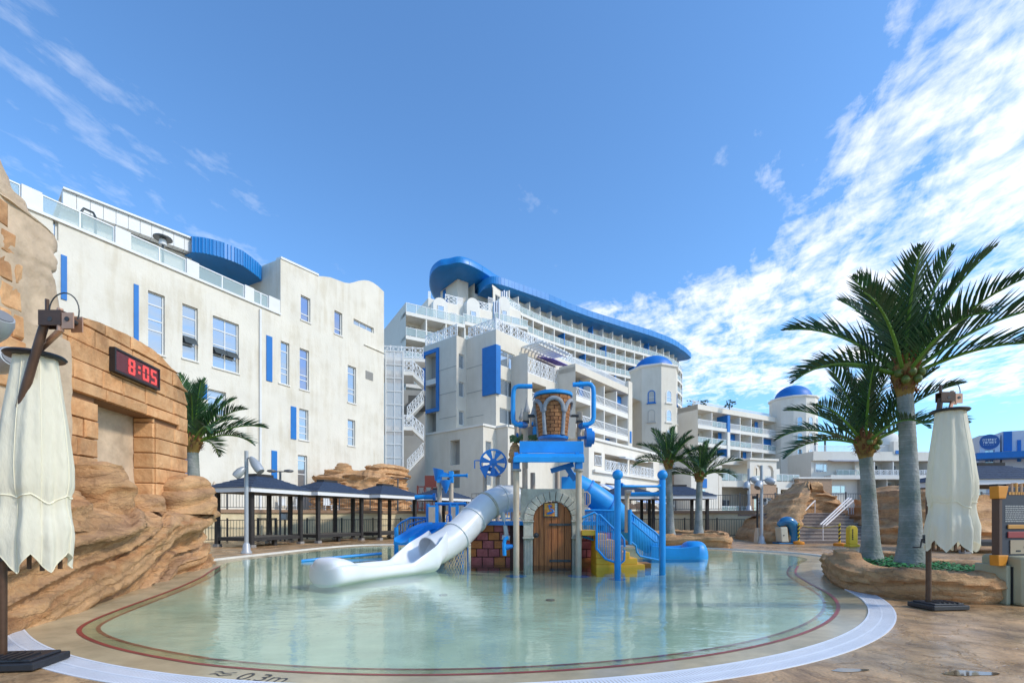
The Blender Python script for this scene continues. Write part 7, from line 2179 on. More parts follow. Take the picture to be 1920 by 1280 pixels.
m = MB(); q = at(743, 1005, 17.9); m.cyl(q.x, 17.9, -.05, hz(988, 17.9), .085, seg=10); m.build('end_post', M_PB, MS, smooth=True)
for k in range(3):
    m = MB(); m.bx(gx(758 + 11 * k, 18.1), gx(770 + 11 * k, 18.1), 17.95, 18.7, -.1, .18 + .2 * k); m.build('step', M_PBD, MS)
for k, (xs_, off) in enumerate((([(822, 985), (805, 986), (785, 994), (768, 1006), (752, 1016)], 0), ([(850, 985), (833, 987), (812, 996), (795, 1008), (778, 1018)], .0))):
    pts = [at(px, py, 17.3 - .45 * j - off) for j, (px, py) in enumerate(xs_)]; pts = smooth_poly([tuple(p) for p in pts], 5, closed=False)
    rings = []
    for i, p in enumerate(pts):
        tg = (pts[min(i + 1, len(pts) - 1)] - pts[max(i - 1, 0)]); nn = Vector((-tg.y, tg.x, 0)).normalized() * .25
        rings.append([p - nn * 1.15 + Vector((0, 0, .13)), p - nn + Vector((0, 0, .02)), p + Vector((0, 0, -.03)), p + nn + Vector((0, 0, .02)), p + nn * 1.15 + Vector((0, 0, .13)), p + nn * 1.2 + Vector((0, 0, -.08)), p + Vector((0, 0, -.10)), p - nn * 1.2 + Vector((0, 0, -.08))])
    m = MB(); m.ring(rings); m.build('slide_chute', M_PB, MS, smooth=50)
m = MB(); m.tube([at(838, 978, 17.5), at(838, 966, 17.5), at(843, 963, 17.5), at(846, 968, 17.5), at(846, 980, 17.5)], .03, 6); m.build('grab_hoop', M_PBD, MS, smooth=True)
HC = thing('water_cannon', 'horizontal blue water cannon pipe in front of the third cabana roof', 'water jet', at(815, 931, 18))
m = MB(); m.tube([at(778, 932, 18), at(802, 931, 18), at(812, 931, 18)], .085, 12); m.build('barrel', M_PB, HC, smooth=True); m = MB(); m.tube([at(812, 931, 18), at(817, 931, 18)], .14, 14); m.build('flange', M_PBD, HC, smooth=True)
SB = thing('floating_rope', 'thin blue spray bar lying low across the far water by the white nose', 'spray bar', at(600, 1050, 14.5))
m = MB(); m.tube([(gx(565, 14.8), 14.8, -.02), (gx(600, 15.1), 15.1, .02), (gx(650, 15.9), 15.9, .03), (gx(715, 16.8), 16.8, .06)], .05, 8); m.build('bar', M_PB, SB, smooth=True)

# ------------------------------------------------------------------ yellow stairs with ball posts
YS = thing('yellow_steps', 'yellow play steps with blue picket railings and two ball topped posts', 'steps', (3.2, 13.5, -.3))
for px, Y, yt in ((1158, 12.62, 905), (1242, 13.3, 905)):
    x = gx(px, Y); m = MB(); m.cyl(x, Y, -.32, hz(899, Y), .088, seg=16); p = m.build('ball_post', M_PB, YS, smooth=True)
    m = MB(); m.ball((x, Y, hz(890, Y)), .142, 20, 12); m.build('ball', M_PB, p, smooth=80)
    m = MB(); m.cyl(x, Y, hz(900, Y), hz(897, Y), .06, seg=12); m.build('neck', M_PBD, p)
    m = MB(); m.lathe([(.24, -.31), (.24, -.29), (.1, -.27)], 18, (x, Y, 0)); m.build('base_plate', M_PBD, p)
m = MB(); m.tube([at(1165, 909, 12.65), at(1172, 911, 12.7), at(1232, 911.5, 13.25), at(1237, 911.5, 13.27)], [.07, .035, .035, .07], 10); m.build('top_bar', M_PB, YS, smooth=True)
m = MB(); x = gx(1175.5, 14.2); m.cyl(x, 14.2, .9, hz(918, 14.2), .07, seg=10); m.tube([(x, 14.15, hz(923, 14.2)), (x + .14, 14.0, hz(923, 14.2))], .08, 10); m.build('tan_post', M_TAN, YS, smooth=True)
m = MB(); m.tube([at(1184, 926, 13.9), at(1238, 926, 13.45)], .062, 10); m.build('cannon_pipe', M_PB, YS, smooth=True)
NS = 6
for k in range(NS):
    x1 = 3.72 - k * .21; m = MB(); m.bx(2.36, x1, 13.12 + .01 * k, 14.05 - .01 * k, -.3 if k == 0 else .05 + .17 * (k - 1) + .001, .05 + .17 * k); m.build('step', M_YELP, YS, bevel=.015)
m = MB(); m.bx(1.95, 2.36 - .003, 13.05, 14.2, .86, 1.0); m.build('landing', M_YELP, YS, bevel=.01)
m = MB(); m.bx(3.35, 4.0, 13.5, 14.0, -.3, .04); m.build('low_step', mat('play_ochre', (.40, .16, .02), .5), YS)
def rail_panel(name, top, bot, Y, n, r=.032):
    """top and bottom rail polylines (px, py), pickets between"""
    m = MB(); T, B_ = P3(top, Y), P3(bot, Y)
    m.tube(T, r, 8); m.tube(B_, r, 8)
    def on(P, x):
        for a, b in zip(P, P[1:]):
            if min(a.x, b.x) - 1e-6 <= x <= max(a.x, b.x) + 1e-6 and abs(b.x - a.x) > 1e-6: return a.z + (b.z - a.z) * (x - a.x) / (b.x - a.x)
        return P[0].z if x < min(p.x for p in P) else P[-1].z
    x0, x1 = max(min(p.x for p in T), min(p.x for p in B_)), min(max(p.x for p in T), max(p.x for p in B_))
    m.build(name, M_PB, YS, smooth=True)
    k_ = MB()
    for k in range(n):
        x = x0 + (x1 - x0) * (k + .5) / n; k_.tube([(x, Y, on(B_, x)), (x, Y, on(T, x))], .011, 5)
    k_.build('picket_set', M_PB, YS, kind='stuff')
rail_panel('near_railing', [(1119, 966), (1124, 964), (1155, 995), (1163, 1001), (1170, 1010), (1171, 1025)], [(1119, 1028), (1135, 1047), (1148, 1052), (1163, 1056), (1170, 1050), (1171, 1030)], 12.95, 16)
m = MB(); m.tube(P3([(1119, 964), (1119, 1030)], 12.95), .036, 8); m.build('newel', M_PB, YS, smooth=True)
rail_panel('far_railing', [(1180, 963), (1183, 962), (1228, 997), (1235, 1004), (1237, 1015), (1237, 1040)], [(1184, 1016), (1192, 1022), (1194, 1034), (1200, 1042), (1237, 1050)], 14.1, 18)
m = MB(); m.tube(P3([(1181, 955), (1181, 1020)], 14.1), .06, 8); m.build('newel', M_PB, YS, smooth=True)
m = MB(); m.tube(P3([(1182, 975), (1228, 1015), (1237, 1016)], 14.1), .026, 8); m.build('mid_rail', M_PB, YS, smooth=True)
rail_panel('landing_railing', [(1092, 957), (1110, 956), (1155, 957)], [(1092, 1013), (1110, 1014), (1155, 1014)], 14.6, 24)
rail_panel('side_railing', [(1092, 970), (1115, 960), (1119, 964)], [(1092, 1005), (1115, 1012), (1119, 1012)], 13.6, 8)

# ------------------------------------------------------------------ blue tube slide
BS = thing('blue_tube_slide', 'blue tube slide curving behind the yellow steps to a rounded nose on the water', 'slide', (4, 16.5, -.3))
tb = smooth_poly([tuple(p) for p in (at(1062, 905, 15.6), at(1085, 913, 15.6), at(1115, 931, 15.6), at(1140, 950, 15.7), at(1160, 968, 16.0), at(1178, 987, 16.6), at(1200, 1005, 17.0), at(1222, 1018, 17.2))], 6, closed=False)
m = MB(); m.tube(tb, .41, 24, cap=False); m.build('tube', M_PB, BS, smooth=60)
for k in (9, 17, 26):
    p = tb[k]; d = (tb[k + 1] - tb[k - 1]).normalized(); m = MB(); m.tube([p - d * .03, p + d * .03], .445, 24); m.build('flange', M_PBD, BS, smooth=True)
m = MB(); rings = []
for i in range(12):
    t = i / 11; x = gx(1215, 17.1) + (gx(1300, 17.0) - gx(1215, 17.1)) * t; y = 17.2 - .2 * t; h = .34 - .08 * math.sin(math.pi * t); w = .55
    rings.append([(x, y - w, -.12), (x, y - w - .02, h), (x, y - w + .10, h + .02), (x, y - w * .6, .06), (x, y + w * .6, .06), (x, y + w - .10, h + .02), (x, y + w + .02, h), (x, y + w, -.12)])
m.ring(rings); m.build('flume', M_PB, BS, smooth=50)
c = Vector((gx(1302, 17), 17.0)); G = []
for j in range(12):
    ph = math.pi / 2 * j / 11; rr = math.cos(ph) ** .55
    G.append([(c.x + .42 * rr * (abs(math.cos(a)) ** .8) * (1 if math.cos(a) > 0 else -1.2), c.y + .56 * rr * (abs(math.sin(a)) ** .8) * (1 if math.sin(a) > 0 else -1), -.12 + .62 * math.sin(ph) ** .9) for a in [2 * math.pi * i / 28 for i in range(28)]])
m = MB(); m.ring(G); m.build('nose', M_PB, BS, smooth=80)
m = MB(); m.cyl(gx(1130, 15.7), 15.7, -.3, hz(960, 15.7), .07, seg=10); m.build('support', M_PBD, BS, smooth=True)
m = MB(); c = at(1094, 925 + 10, 14.9); w, h = .20, .22
m.tube([(c.x - w, c.y, c.z - h), (c.x - w, c.y, c.z + h), (c.x + w * .6, c.y, c.z + h), (c.x + w, c.y, c.z + h * .6), (c.x + w, c.y, c.z - h * .6), (c.x + w * .6, c.y, c.z - h), (c.x - w, c.y, c.z - h)], .025, 6)
for k in range(5): m.tube([(c.x - w + .075 * k + .04, c.y, c.z - h), (c.x - w + .075 * k + .04, c.y, c.z + h)], .012, 5)
m.build('grab_panel', M_TAN, BS)
# ------------------------------------------------------------------ cabanas
M_POST = mat('cabana_timber', (.030, .026, .024), .7, .25, 4)
M_DECKB = mat('cabana_deck', (.085, .075, .065), .8, .2, 4)
M_SHING = mat('roof_shingle', (.030, .055, .105), .8, c2=(.016, .030, .060), scale=3.5, stretch=(2, 2, 8), bump=.5, bscale=12)
M_FASC = mat('fascia_white', (.74, .74, .74), .6)
M_FOOT = mat('concrete_foot', (.28, .26, .24), .9, .15, 5)
def cabana(label, x, y, rz, L=3.0, Wd=2.05, zf=2.46):
    t = thing('cabana', label, 'cabana', (x, y, 0), rz, 'cabanas with dark hip roofs around the pool')
    b = lambda mb, n, mm, p=t, **k: mb.build(n, mm, p, world=False, **k)
    pm = MB(); pm.bx(-.085, .085, -.085, .085, .12, zf); pme = pm.mesh('cabana_post', M_POST)
    fm = MB(); fm.bx(-.13, .13, -.13, .13, 0, .12); fme = fm.mesh('cabana_foot', M_FOOT)
    for px in (0, L):
        for py in (0, Wd):
            p = inst('post', pme, t, (px, py, 0)); inst('foot', fme, p)
    m = MB(); m.bx(.09, L - .09, .05, Wd - .05, .36, .44); b(m, 'deck', M_DECKB)
    m = MB(); m.bx(.09, L - .09, -.05, .045, .28, .43); m.bx(.09, L - .09, Wd - .045, Wd + .05, .28, .43); m.bx(-.05, .045, .09, Wd - .09, .28, .43); m.bx(L - .045, L + .05, .09, Wd - .09, .28, .43); b(m, 'deck_beam', M_POST)
    m = MB(); m.bx(L / 2 - .08, L / 2 + .08, .1, .26, 0, .36); b(m, 'deck_leg', M_POST)
    o = .42; h = .20
    m = MB(); m.bx(-o, L + o, -o, -o + .05, zf, zf + h); m.bx(-o, L + o, Wd + o - .05, Wd + o, zf, zf + h); m.bx(-o, -o + .05, -o + .051, Wd + o - .051, zf, zf + h); m.bx(L + o - .05, L + o, -o + .051, Wd + o - .051, zf, zf + h); b(m, 'fascia', M_FASC)
    m = MB(); m.bx(-o + .06, L + o - .06, -o + .06, Wd + o - .06, zf + .02, zf + .06); b(m, 'ceiling', M_POST)
    m = MB(); zr = zf + h + .64; cx, cy = L / 2, Wd / 2; e = o + .05
    lv = []
    for k in range(8):
        f = k / 7; x0 = -e + (cx - .42 + e) * f; x1 = L + e - (L + e - cx - .42) * f; y0 = -e + (cy - .2 + e) * f; y1 = Wd + e - (Wd + e - cy - .2) * f; z = zf + h + .002 + .64 * f
        lv.append([(x0, y0, z), (x1, y0, z), (x1, y1, z), (x0, y1, z)])
        if k < 7: lv.append([(x0 + .012, y0 + .012, z + .028), (x1 - .012, y0 + .012, z + .028), (x1 - .012, y1 - .012, z + .028), (x0 + .012, y1 - .012, z + .028)])
    m.ring(lv); r = b(m, 'roof', M_SHING)
    m = MB(); m.bx(cx - .5, cx + .5, cy - .27, cy + .27, zr - .02, zr + .10); b(m, 'ridge_cap', M_POST, r)
    return t
cabana('first cabana from the clock wall, behind the tall grey lamp pole', -11.6, 20.9, R(72), 2.95, 2.0)
cabana('second cabana from the clock wall, between two dark roofed neighbours', -10.04, 24.3, R(66), 3.2, 2.0)
cabana('third cabana from the clock wall, below the orange rock mound', -7.75, 27.5, R(64), 3.3, 2.1)
cabana('fourth cabana from the clock wall, half hidden behind the tan cone posts', -5.1, 31.8, R(57), 3.1, 2.1)
cabana('cabana behind the blue ball posts and the striped shade', 5.95, 29.2, R(4), 2.9, 2.1)
cabana('cabana behind the pair of palms in the small rock planter', 9.25, 29.0, R(4), 2.9, 2.1)
cabana('cabana at the right edge behind the cream parasol and notice board', 17.0, 17.6, R(-4), 3.4, 2.3, 2.55)

# ------------------------------------------------------------------ palms
def trunk_extra(m, nt, p, co):
    src = p.inputs['Base Color'].links[0].from_socket
    g = nt.nodes.new('ShaderNodeNewGeometry'); sp = nt.nodes.new('ShaderNodeSeparateXYZ'); nt.links.new(g.outputs['Position'], sp.inputs[0])
    n = nt.nodes.new('ShaderNodeTexNoise'); n.inputs['Scale'].default_value = 5; n.inputs['Detail'].default_value = 4; nt.links.new(co(), n.inputs['Vector'])
    a = nt.nodes.new('ShaderNodeMath'); a.operation = 'MULTIPLY_ADD'; a.inputs[1].default_value = .06; nt.links.new(n.outputs['Fac'], a.inputs[0]); nt.links.new(sp.outputs[2], a.inputs[2])
    s = nt.nodes.new('ShaderNodeMath'); s.operation = 'MULTIPLY'; s.inputs[1].default_value = 9.0; nt.links.new(a.outputs[0], s.inputs[0])
    f = nt.nodes.new('ShaderNodeMath'); f.operation = 'FRACT'; nt.links.new(s.outputs[0], f.inputs[0])
    r = nt.nodes.new('ShaderNodeValToRGB'); e = r.color_ramp.elements; e[0].position = 0; e[0].color = (.62, .62, .62, 1); e[1].position = 1; e[1].color = (1.0, 1.0, 1.0, 1)
    k = e.new(.10); k.color = (1.45, 1.45, 1.45, 1); k = e.new(.2); k.color = (1, 1, 1, 1)
    nt.links.new(f.outputs[0], r.inputs[0])
    mx = nt.nodes.new('ShaderNodeMix'); mx.data_type = 'RGBA'; mx.blend_type = 'MULTIPLY'; mx.inputs['Factor'].default_value = .8
    nt.links.new(src, mx.inputs['A']); nt.links.new(r.outputs[0], mx.inputs['B']); nt.links.new(mx.outputs['Result'], p.inputs['Base Color'])
M_TRUNK = mat('palm_trunk_bark', (.33, .33, .31), .85, c2=(.17, .20, .17), scale=2.5, bump=.5, bscale=22, stretch=(1, 1, 1.0), extra=trunk_extra)
M_FIBRE = mat('palm_fibre', (.30, .13, .055), .95, c2=(.14, .055, .025), scale=9, stretch=(3, 3, .6))
M_HUSK = mat('palm_husk', (.38, .24, .06), .9, c2=(.20, .11, .03), scale=8)
M_LEAF = mat('palm_leaflet', (.042, .115, .036), .42, c2=(.018, .058, .028), scale=6, world_co=False)
M_RACH = mat('palm_rachis', (.13, .26, .03), .5, .2, 4, world_co=False)
M_COCO = mat('coconut', (.13, .17, .03), .45, .3, 6)
FR = []
random.seed(31)
for v, (e0, bend) in enumerate(((0.0, .55), (0.0, .85), (0.0, 1.10), (0.0, .30))):
    N = 34; pts = []; p = Vector((0, 0, 0)); a = e0
    for i in range(N + 1):
        pts.append(p.copy()); a_ = e0 - bend * (i / N) ** 1.7; p = p + Vector((math.cos(a_), 0, math.sin(a_))) / N
    m = MB(); rm = MB(); rm.tube([pts[i] for i in range(0, N + 1, 3)], [.017 * (1 - .85 * i / N) + .002 for i in range(0, N + 1, 3)], 5)
    for i in range(5, N + 1):
        t = i / N
        L = .33 * (math.sin(math.pi * min(1, .18 + t * .80)) ** .7) * random.uniform(.85, 1.1)
        if t > .93: L *= .8
        tg = (pts[min(i + 1, N)] - pts[i - 1]).normalized(); up = Vector((-tg.z, 0, tg.x))
        for sd in (-1, 1):
            fw = .62 + .75 * t + random.uniform(-.10, .10); lift = .42 + random.uniform(-.16, .16)
            d = (tg * fw + Vector((0, sd, 0)) * (1.0 - .35 * t) + up * lift * 1.1).normalized()
            w = tg.cross(d).cross(d).normalized() * .0105; dr = Vector((0, 0, -.10 * L))
            b = pts[i] + tg * random.uniform(-.008, .008)
            m.poly([b - w * .6, b + w * .6, b + d * L * .45 + w, b + d * L + dr, b + d * L * .45 - w])
    me = m.mesh('palm_frond', M_LEAF); rme = rm.mesh('palm_rachis', M_RACH, smooth=True); FR.append((me, rme))
def palm(label, base, H, crown, seed, r0=.22, r1=.15, lean=(0, 0), nf=22, coco=3, group=None, special=()):
    random.seed(seed)
    t = thing('palm_tree', label, 'palm tree', base, 0, group)
    path = []; rad = []
    NN = int(H * 9) * 2
    for i in range(NN + 1):
        f = i / NN; z = H * f; x = lean[0] * f * f; y = lean[1] * f * f
        rr = r1 + (r0 - r1) * (1 - f) ** 1.6 + .10 * math.exp(-f * 11); rr *= 1 + (.020 if i % 2 else -.006)
        path.append((x, y, z)); rad.append(rr)
    m = MB(); m.tube(path, rad, 16); m.build('trunk', M_TRUNK, t, world=False, smooth=80)
    top = Vector((lean[0], lean[1], H))
    m = MB(); s = crown / 2.2
    m.lathe([(r1 * .95, -.10 * s), (r1 * 1.35, .10 * s), (r1 * 1.75, .30 * s), (r1 * 1.6, .46 * s), (r1 * .5, .62 * s)], 14, top); m.build('husk', M_HUSK, t, world=False, smooth=True)
    m = MB()
    for k in range(170):
        a = random.random() * 6.283; z = random.uniform(.02, .62) * s; rr = r1 * (1.45 + .5 * z / s); d = Vector((math.cos(a), math.sin(a), 0)); sd = Vector((-d.y, d.x, 0)) * random.uniform(.012, .035) * s
        p = top + d * rr + Vector((0, 0, z)); q = p + d * random.uniform(.02, .16) * s + Vector((0, 0, random.uniform(-.12, .22))) * s
        m.poly([p - sd, p + sd, q + sd * .4, q - sd * .3])
    m.build('fibre', M_FIBRE, t, world=False, kind='stuff')
    for k in range(coco):
        a = R(-110) + k * .55 + random.uniform(-.1, .1) if coco < 5 else R(-150) + k * .4; c = top + Vector((math.cos(a) * r1 * 2.0, math.sin(a) * r1 * 2.0, (.30 - .13 * (k % 2)) * s))
        m = MB(); m.ball(c, .068 * s, 12, 8, 1.15); m.build('coconut', M_COCO, t, world=False, smooth=80)
    for k in range(nf):
        f = k / (nf - 1); az = k * 2.39996 + random.uniform(-.2, .2)
        el = R(86) - R(70) * f ** 1.0 + R(random.uniform(-6, 6)); v = 3 if f < .18 else (0 if f < .5 else (1 if f < .8 else 2))
        L = crown * random.uniform(.88, 1.06) * (.92 if f < .2 else 1)
        o = inst('frond', FR[v][0], t, top + Vector((math.cos(az) * r1 * .8, math.sin(az) * r1 * .8, .42 * s * (1 - .3 * f))), rot=(random.uniform(-.25, .25), -el, az), scale=(L, L, L))
        inst('rachis', FR[v][1], o)
    return t
palm('tallest palm at the right with green coconuts, beside the cream parasol', (7.86, 9.25, .40), 3.45, 2.35, 5, .20, .130, (-.12, 0), 19, 5)
palm('shorter palm left of the tall right palm in the same rock planter', (7.80, 10.2, .40), 2.32, 1.85, 12, .175, .125, (-.12, 0), 18, 3)
palm('left palm of the pair in the small rock planter behind the blue slide', (8.05, 23.9, .42), 3.4, 1.9, 3, .20, .15, (-.08, 0), 19, 2)
palm('right palm of the pair in the small rock planter, the shorter of the two', (9.5, 23.9, .42), 2.75, 1.9, 18, .20, .15, (.05, 0), 19, 3)
palm('palm peeking out behind the rounded end of the clock wall', (gx(366, 17.0), 17.0, 0), 3.75, 2.35, 44, .24, .19, (-.1, 0), 22, 0)

# ------------------------------------------------------------------ closed cantilever parasols
M_PWOOD = mat('parasol_bronze', (.10, .052, .030), .38, .25, 5, metal=.35)
M_COPR = mat('bracket_copper', (.55, .30, .19), .4, .15, 5, metal=.5)
def cloth_extra(m, nt, p, co):
    p.inputs['Sheen Weight'].default_value = .2
    out = [n for n in nt.nodes if n.type == 'OUTPUT_MATERIAL'][0]
    tl = nt.nodes.new('ShaderNodeBsdfTranslucent'); tl.inputs[0].default_value = (.90, .85, .66, 1)
    mx = nt.nodes.new('ShaderNodeMixShader'); mx.inputs[0].default_value = .30
    nt.links.new(p.outputs[0], mx.inputs[1]); nt.links.new(tl.outputs[0], mx.inputs[2]); nt.links.new(mx.outputs[0], out.inputs[0])
M_CLOTH = mat('parasol_cloth', (.88, .83, .67), .85, .07, 2, bump=.45, bscale=9, stretch=(1.6, 1.6, .55), extra=cloth_extra)
M_SEAM = mat('parasol_seam', (.84, .78, .58), .8)
def parasol(label, base, s, side, seed, lean, zdisc, ztop, wide, cdx=0.0):
    random.seed(seed)
    t = thing('closed_parasol', label, 'parasol', base, 0, 'closed cantilever parasols by the pool rim')
    B = lambda mb, n, mm, p=t, **k: mb.build(n, mm, p, world=False, **k)
    m = MB(); m.box((.14, .0, .045), (.60, .42, .07), .12); m.box((.14, 0, .09), (.50, .34, .03), .12); b = B(m, 'base_plate', M_MARKB, bevel=.012)
    for k in range(5):
        mm = MB(); mm.box((.02 + .07 * k, -.05, .112), (.03, .22, .016), .12); B(mm, 'base_rib', M_MARKB, b)
    pr = .036
    pts = [(0, 0, .06), (0, 0, 1.6)] + [(lean * ((z - 1.6) / (ztop - 1.6)) ** 1.25, 0, z) for z in [1.6 + (ztop - 1.72) * i / 9 for i in range(1, 10)]]
    m = MB()
    for a, c in zip(pts, pts[1:]): pass
    m.tube(pts, pr, 12); B(m, 'mast', M_PWOOD, smooth=True)
    m = MB(); x0 = lean; m.bx(x0 - .05, x0 + .16, -.055, -.042, ztop - .17, ztop - .03); m.bx(x0 - .05, x0 + .16, .042, .055, ztop - .17, ztop - .03); m.bx(x0 - .05, x0 + .16, -.042, .042, ztop - .045, ztop - .03); B(m, 'head_bracket', M_PWOOD)
    for yy in (-.052, .040):
        m = MB(); m.bx(x0 + .165, x0 + .27, yy, yy + .012, ztop - .20, ztop - .055); B(m, 'copper_plate', M_COPR)
    m = MB()
    for xx in (x0 + .06, x0 + .215): m.tube([(xx, -.058, ztop - .115), (xx, .058, ztop - .115)], .022, 10)
    B(m, 'hinge_pin', M_IRON)
    cx, cy = x0 + .13 + wide * .0, side * .16
    m = MB(); m.tube([(x0 + .13, -.03, ztop - .22), (x0 + .13, -.03, ztop - .01)], .024, 8); m.tube([(x0 + .13, -.02, ztop - .2), (cx - .05 + cdx, cy, zdisc + .03)], .026, 8); B(m, 'spindle', M_COPR, smooth=True)
    m = MB(); lo = [(x0 + .0 + .14 * (1 - math.cos(a)), 0, ztop - .02 + .17 * math.sin(a)) for a in [math.pi * 1.15 * i / 14 for i in range(15)]]; m.tube(lo, .006, 5); B(m, 'cable_loop', M_IRON)
    m = MB(); m.tube([(x0 - .02, 0, ztop - .03), (x0 - .02, 0, ztop + .09)], .016, 8); B(m, 'pin', M_PWOOD)
    hx, hy = cx - .05 + cdx, cy
    m = MB(); m.lathe([(.02, zdisc - .02), (.215, zdisc - .02), (.23, zdisc), (.215, zdisc + .018), (.02, zdisc + .02)], 24, (hx, hy, 0)); B(m, 'top_disc', M_MARKB, smooth=True)
    # cloth
    NA, NZ = 144, 44; zt, zb = zdisc - .02, .93
    tie = zb + .30 * (zt - zb); ph0 = random.random() * 6
    prof = [(0, .20), (.10, .225), (.30, .285), (.52, .335), (.62, .335), (.695, .30), (.74, .305), (.85, .35), (1.0, .33)]
    def rad(f):
        for (a, ra), (b_, rb) in zip(prof, prof[1:]):
            if f <= b_: return ra + (rb - ra) * (f - a) / (b_ - a)
        return prof[-1][1]
    G = []
    for j in range(NZ + 1):
        f = j / NZ; ring = []
        for i in range(NA):
            a = 2 * math.pi * i / NA
            fold = math.sin(5 * a + ph0 + 1.1 * math.sin(2 * a + seed) + .9 * f) * .55 + .40 * math.sin(9 * a + 1.3 * ph0 - 1.4 * f + .8 * math.sin(a)) + .20 * math.sin(17 * a + f * 3) + .5 * mn.noise(Vector((math.cos(a) * 1.6, math.sin(a) * 1.6, f * 2.2 + seed)))
            amp = .05 + .085 * f
            r = rad(f) * (1 + amp * fold * 1.25) * wide; 
            hem = abs(((a * 6 / (2 * math.pi) + .3 + .12 * math.sin(a + seed)) % 1) - .5) * 2     # 1 at the hanging points
            z = zt - (zt - zb) * f + (f ** 3) * (.18 * (1 - hem) - .06)
            if f > .70: r *= 1 + .10 * (hem - .5) * (f - .70) / .3
            if .64 < f < .76: z += .03 * math.sin(3 * a + ph0)
            p = Vector((hx + r * math.cos(a), hy + r * .92 * math.sin(a), z)); p += Vector((0, 0, 1)) * .012 * mn.noise(Vector((a * 2, f * 5, seed)))
            ring.append(p)
        G.append(ring)
    m = MB(); m.ring(G, True, False, False); o = B(m, 'canopy', M_CLOTH, smooth=80)
    jt = int(NZ * .695)
    m = MB(); m.tube([Vector(p) + (Vector(p) - Vector((hx, hy, p.z))).normalized() * .004 for p in G[jt]] + [G[jt][0]], .007, 6); B(m, 'tie_band', M_SEAM, o)
    m = MB()
    for k in range(8):
        i0 = int((k + .2) / 8 * NA) % NA
        m.tube([G[j][i0] + Vector((math.cos(2 * math.pi * i0 / NA), math.sin(2 * math.pi * i0 / NA), 0)) * .002 for j in range(0, NZ + 1, 2)], .0035, 4)
    m.tube(G[NZ] + [G[NZ][0]], .004, 4)
    B(m, 'seam', M_SEAM, o, kind='stuff')
    for k in range(6):
        a = 2 * math.pi * (k + .5) / 6; rr = .22 * wide
        m = MB(); m.beam((hx + rr * math.cos(a), hy + rr * math.sin(a), zb - .05), (hx + rr * math.cos(a), hy + rr * math.sin(a), zb + .5), .03, .02); B(m, 'rib', M_PWOOD)
    m = MB(); m.tube([(-.04, 0, 1.05), (-.12, -.02, 1.05), (-.14, -.02, .93), (-.26, -.03, .93)], .012, 6); m.box((0, 0, 1.05), (.10, .10, .13)); B(m, 'crank', M_IRON)
    return t
M_MARKB = mat('black_plastic', (.022, .022, .026), .45, .2, 4)
parasol('closed cream parasol at the left edge before the clock wall', (gx(4, 4.38), 4.38, 0), 1, 1, 2, .44, 2.94, 3.33, .80, -.37)
parasol('closed cream parasol on the right beside the tall palm trunk', (gx(1741, 7.12), 7.12, 0), 1, -1, 9, .20, 2.96, 3.30, .87, -.10)

# ------------------------------------------------------------------ lamps and small things
M_LAMP = mat('lamp_grey', (.42, .44, .46), .4, .06, 2, metal=.2)
def head(par, a, b, r, name='lamp_head'):
    """bell shaped lamp head from its hinge a to its mouth b"""
    a, b = Vector(a), Vector(b); m = MB()
    m.tube([a, a.lerp(b, .15), a.lerp(b, .45), a.lerp(b, .8), a.lerp(b, 1.0)], [r * .35, r * .7, r * .98, r, r * .82], 16); h = m.build(name, M_LAMP, par, smooth=True)
    d = (b - a).normalized(); m = MB(); m.tube([b + d * .003, b + d * .012], r * .7, 16); m.build('lens', M_GUT, h)
def lamp_pole(label, px, Y, ytop, heads, rad=.075, z0=0.0):
    x = gx(px, Y); t = thing('lamp_pole', label, 'lamp pole', (x, Y, z0), 0, 'grey lamp poles with bell shaped heads')
    m = MB(); m.cyl(x, Y, z0, hz(ytop, Y), rad, rad * .9, 14); m.build('pole', M_LAMP, t, smooth=True)
    m = MB(); m.lathe([(rad * 2.6, z0), (rad * 2.6, z0 + .05), (rad * 1.9, z0 + .12), (rad * 1.6, z0 + .34), (rad * 1.02, z0 + .40)], 16, (x, Y, 0)); m.build('base', M_LAMP, t, smooth=True)
    for (ax, ay, bx2, by2, r) in heads:
        a, b = at(ax, ay, Y - .1), at(bx2, by2, Y - .25); head(t, a, b, r)
        m = MB(); m.tube([(x, Y, a.z - .05), a], .03, 6); m.build('arm', M_LAMP, t)
    return t
lamp_pole('grey lamp pole with two bell heads by the left pool edge before the first cabana', 462, 17.6, 845, ((470, 857, 489, 884, .165), (459, 876, 441, 893, .155)))
lamp_pole('grey lamp pole with bell heads beside the rock mound, the right one of two', 1428, 23.9, 872, ((1434, 899, 1452, 904, .19), (1427, 902, 1420, 914, .19)))
lamp_pole('grey lamp pole farther back, left of its twin by the rock mound', 1404, 31.6, 878, ((1408, 895, 1420, 903, .22), (1402, 902, 1399, 916, .22)), .10, TZ)
SP = thing('speaker_post', 'dark post with small speakers beside the grey lamp poles', 'speaker post', (gx(1420, 24.1), 24.1, 0))
x, Y = gx(1420, 24.1), 24.1
m = MB(); m.cyl(x, Y, .8, hz(925, Y), .05, seg=10); m.build('pole', M_POST, SP); m = MB(); m.lathe([(.19, 0), (.19, .1), (.11, .8)], 6, (x, Y, 0)); m.build('base', M_FASCD if False else M_TAN, SP)
for dx, py in ((-.15, 932), (.35, 937), (.22, 943)):
    m = MB(); z = hz(py, Y); m.bx(x + dx - .08, x + dx + .08, Y - .1, Y + .1, z - .08, z + .08); m.beam((x, Y, z), (x + dx, Y, z), .03); m.build('speaker', M_MARKB, SP, bevel=.015)
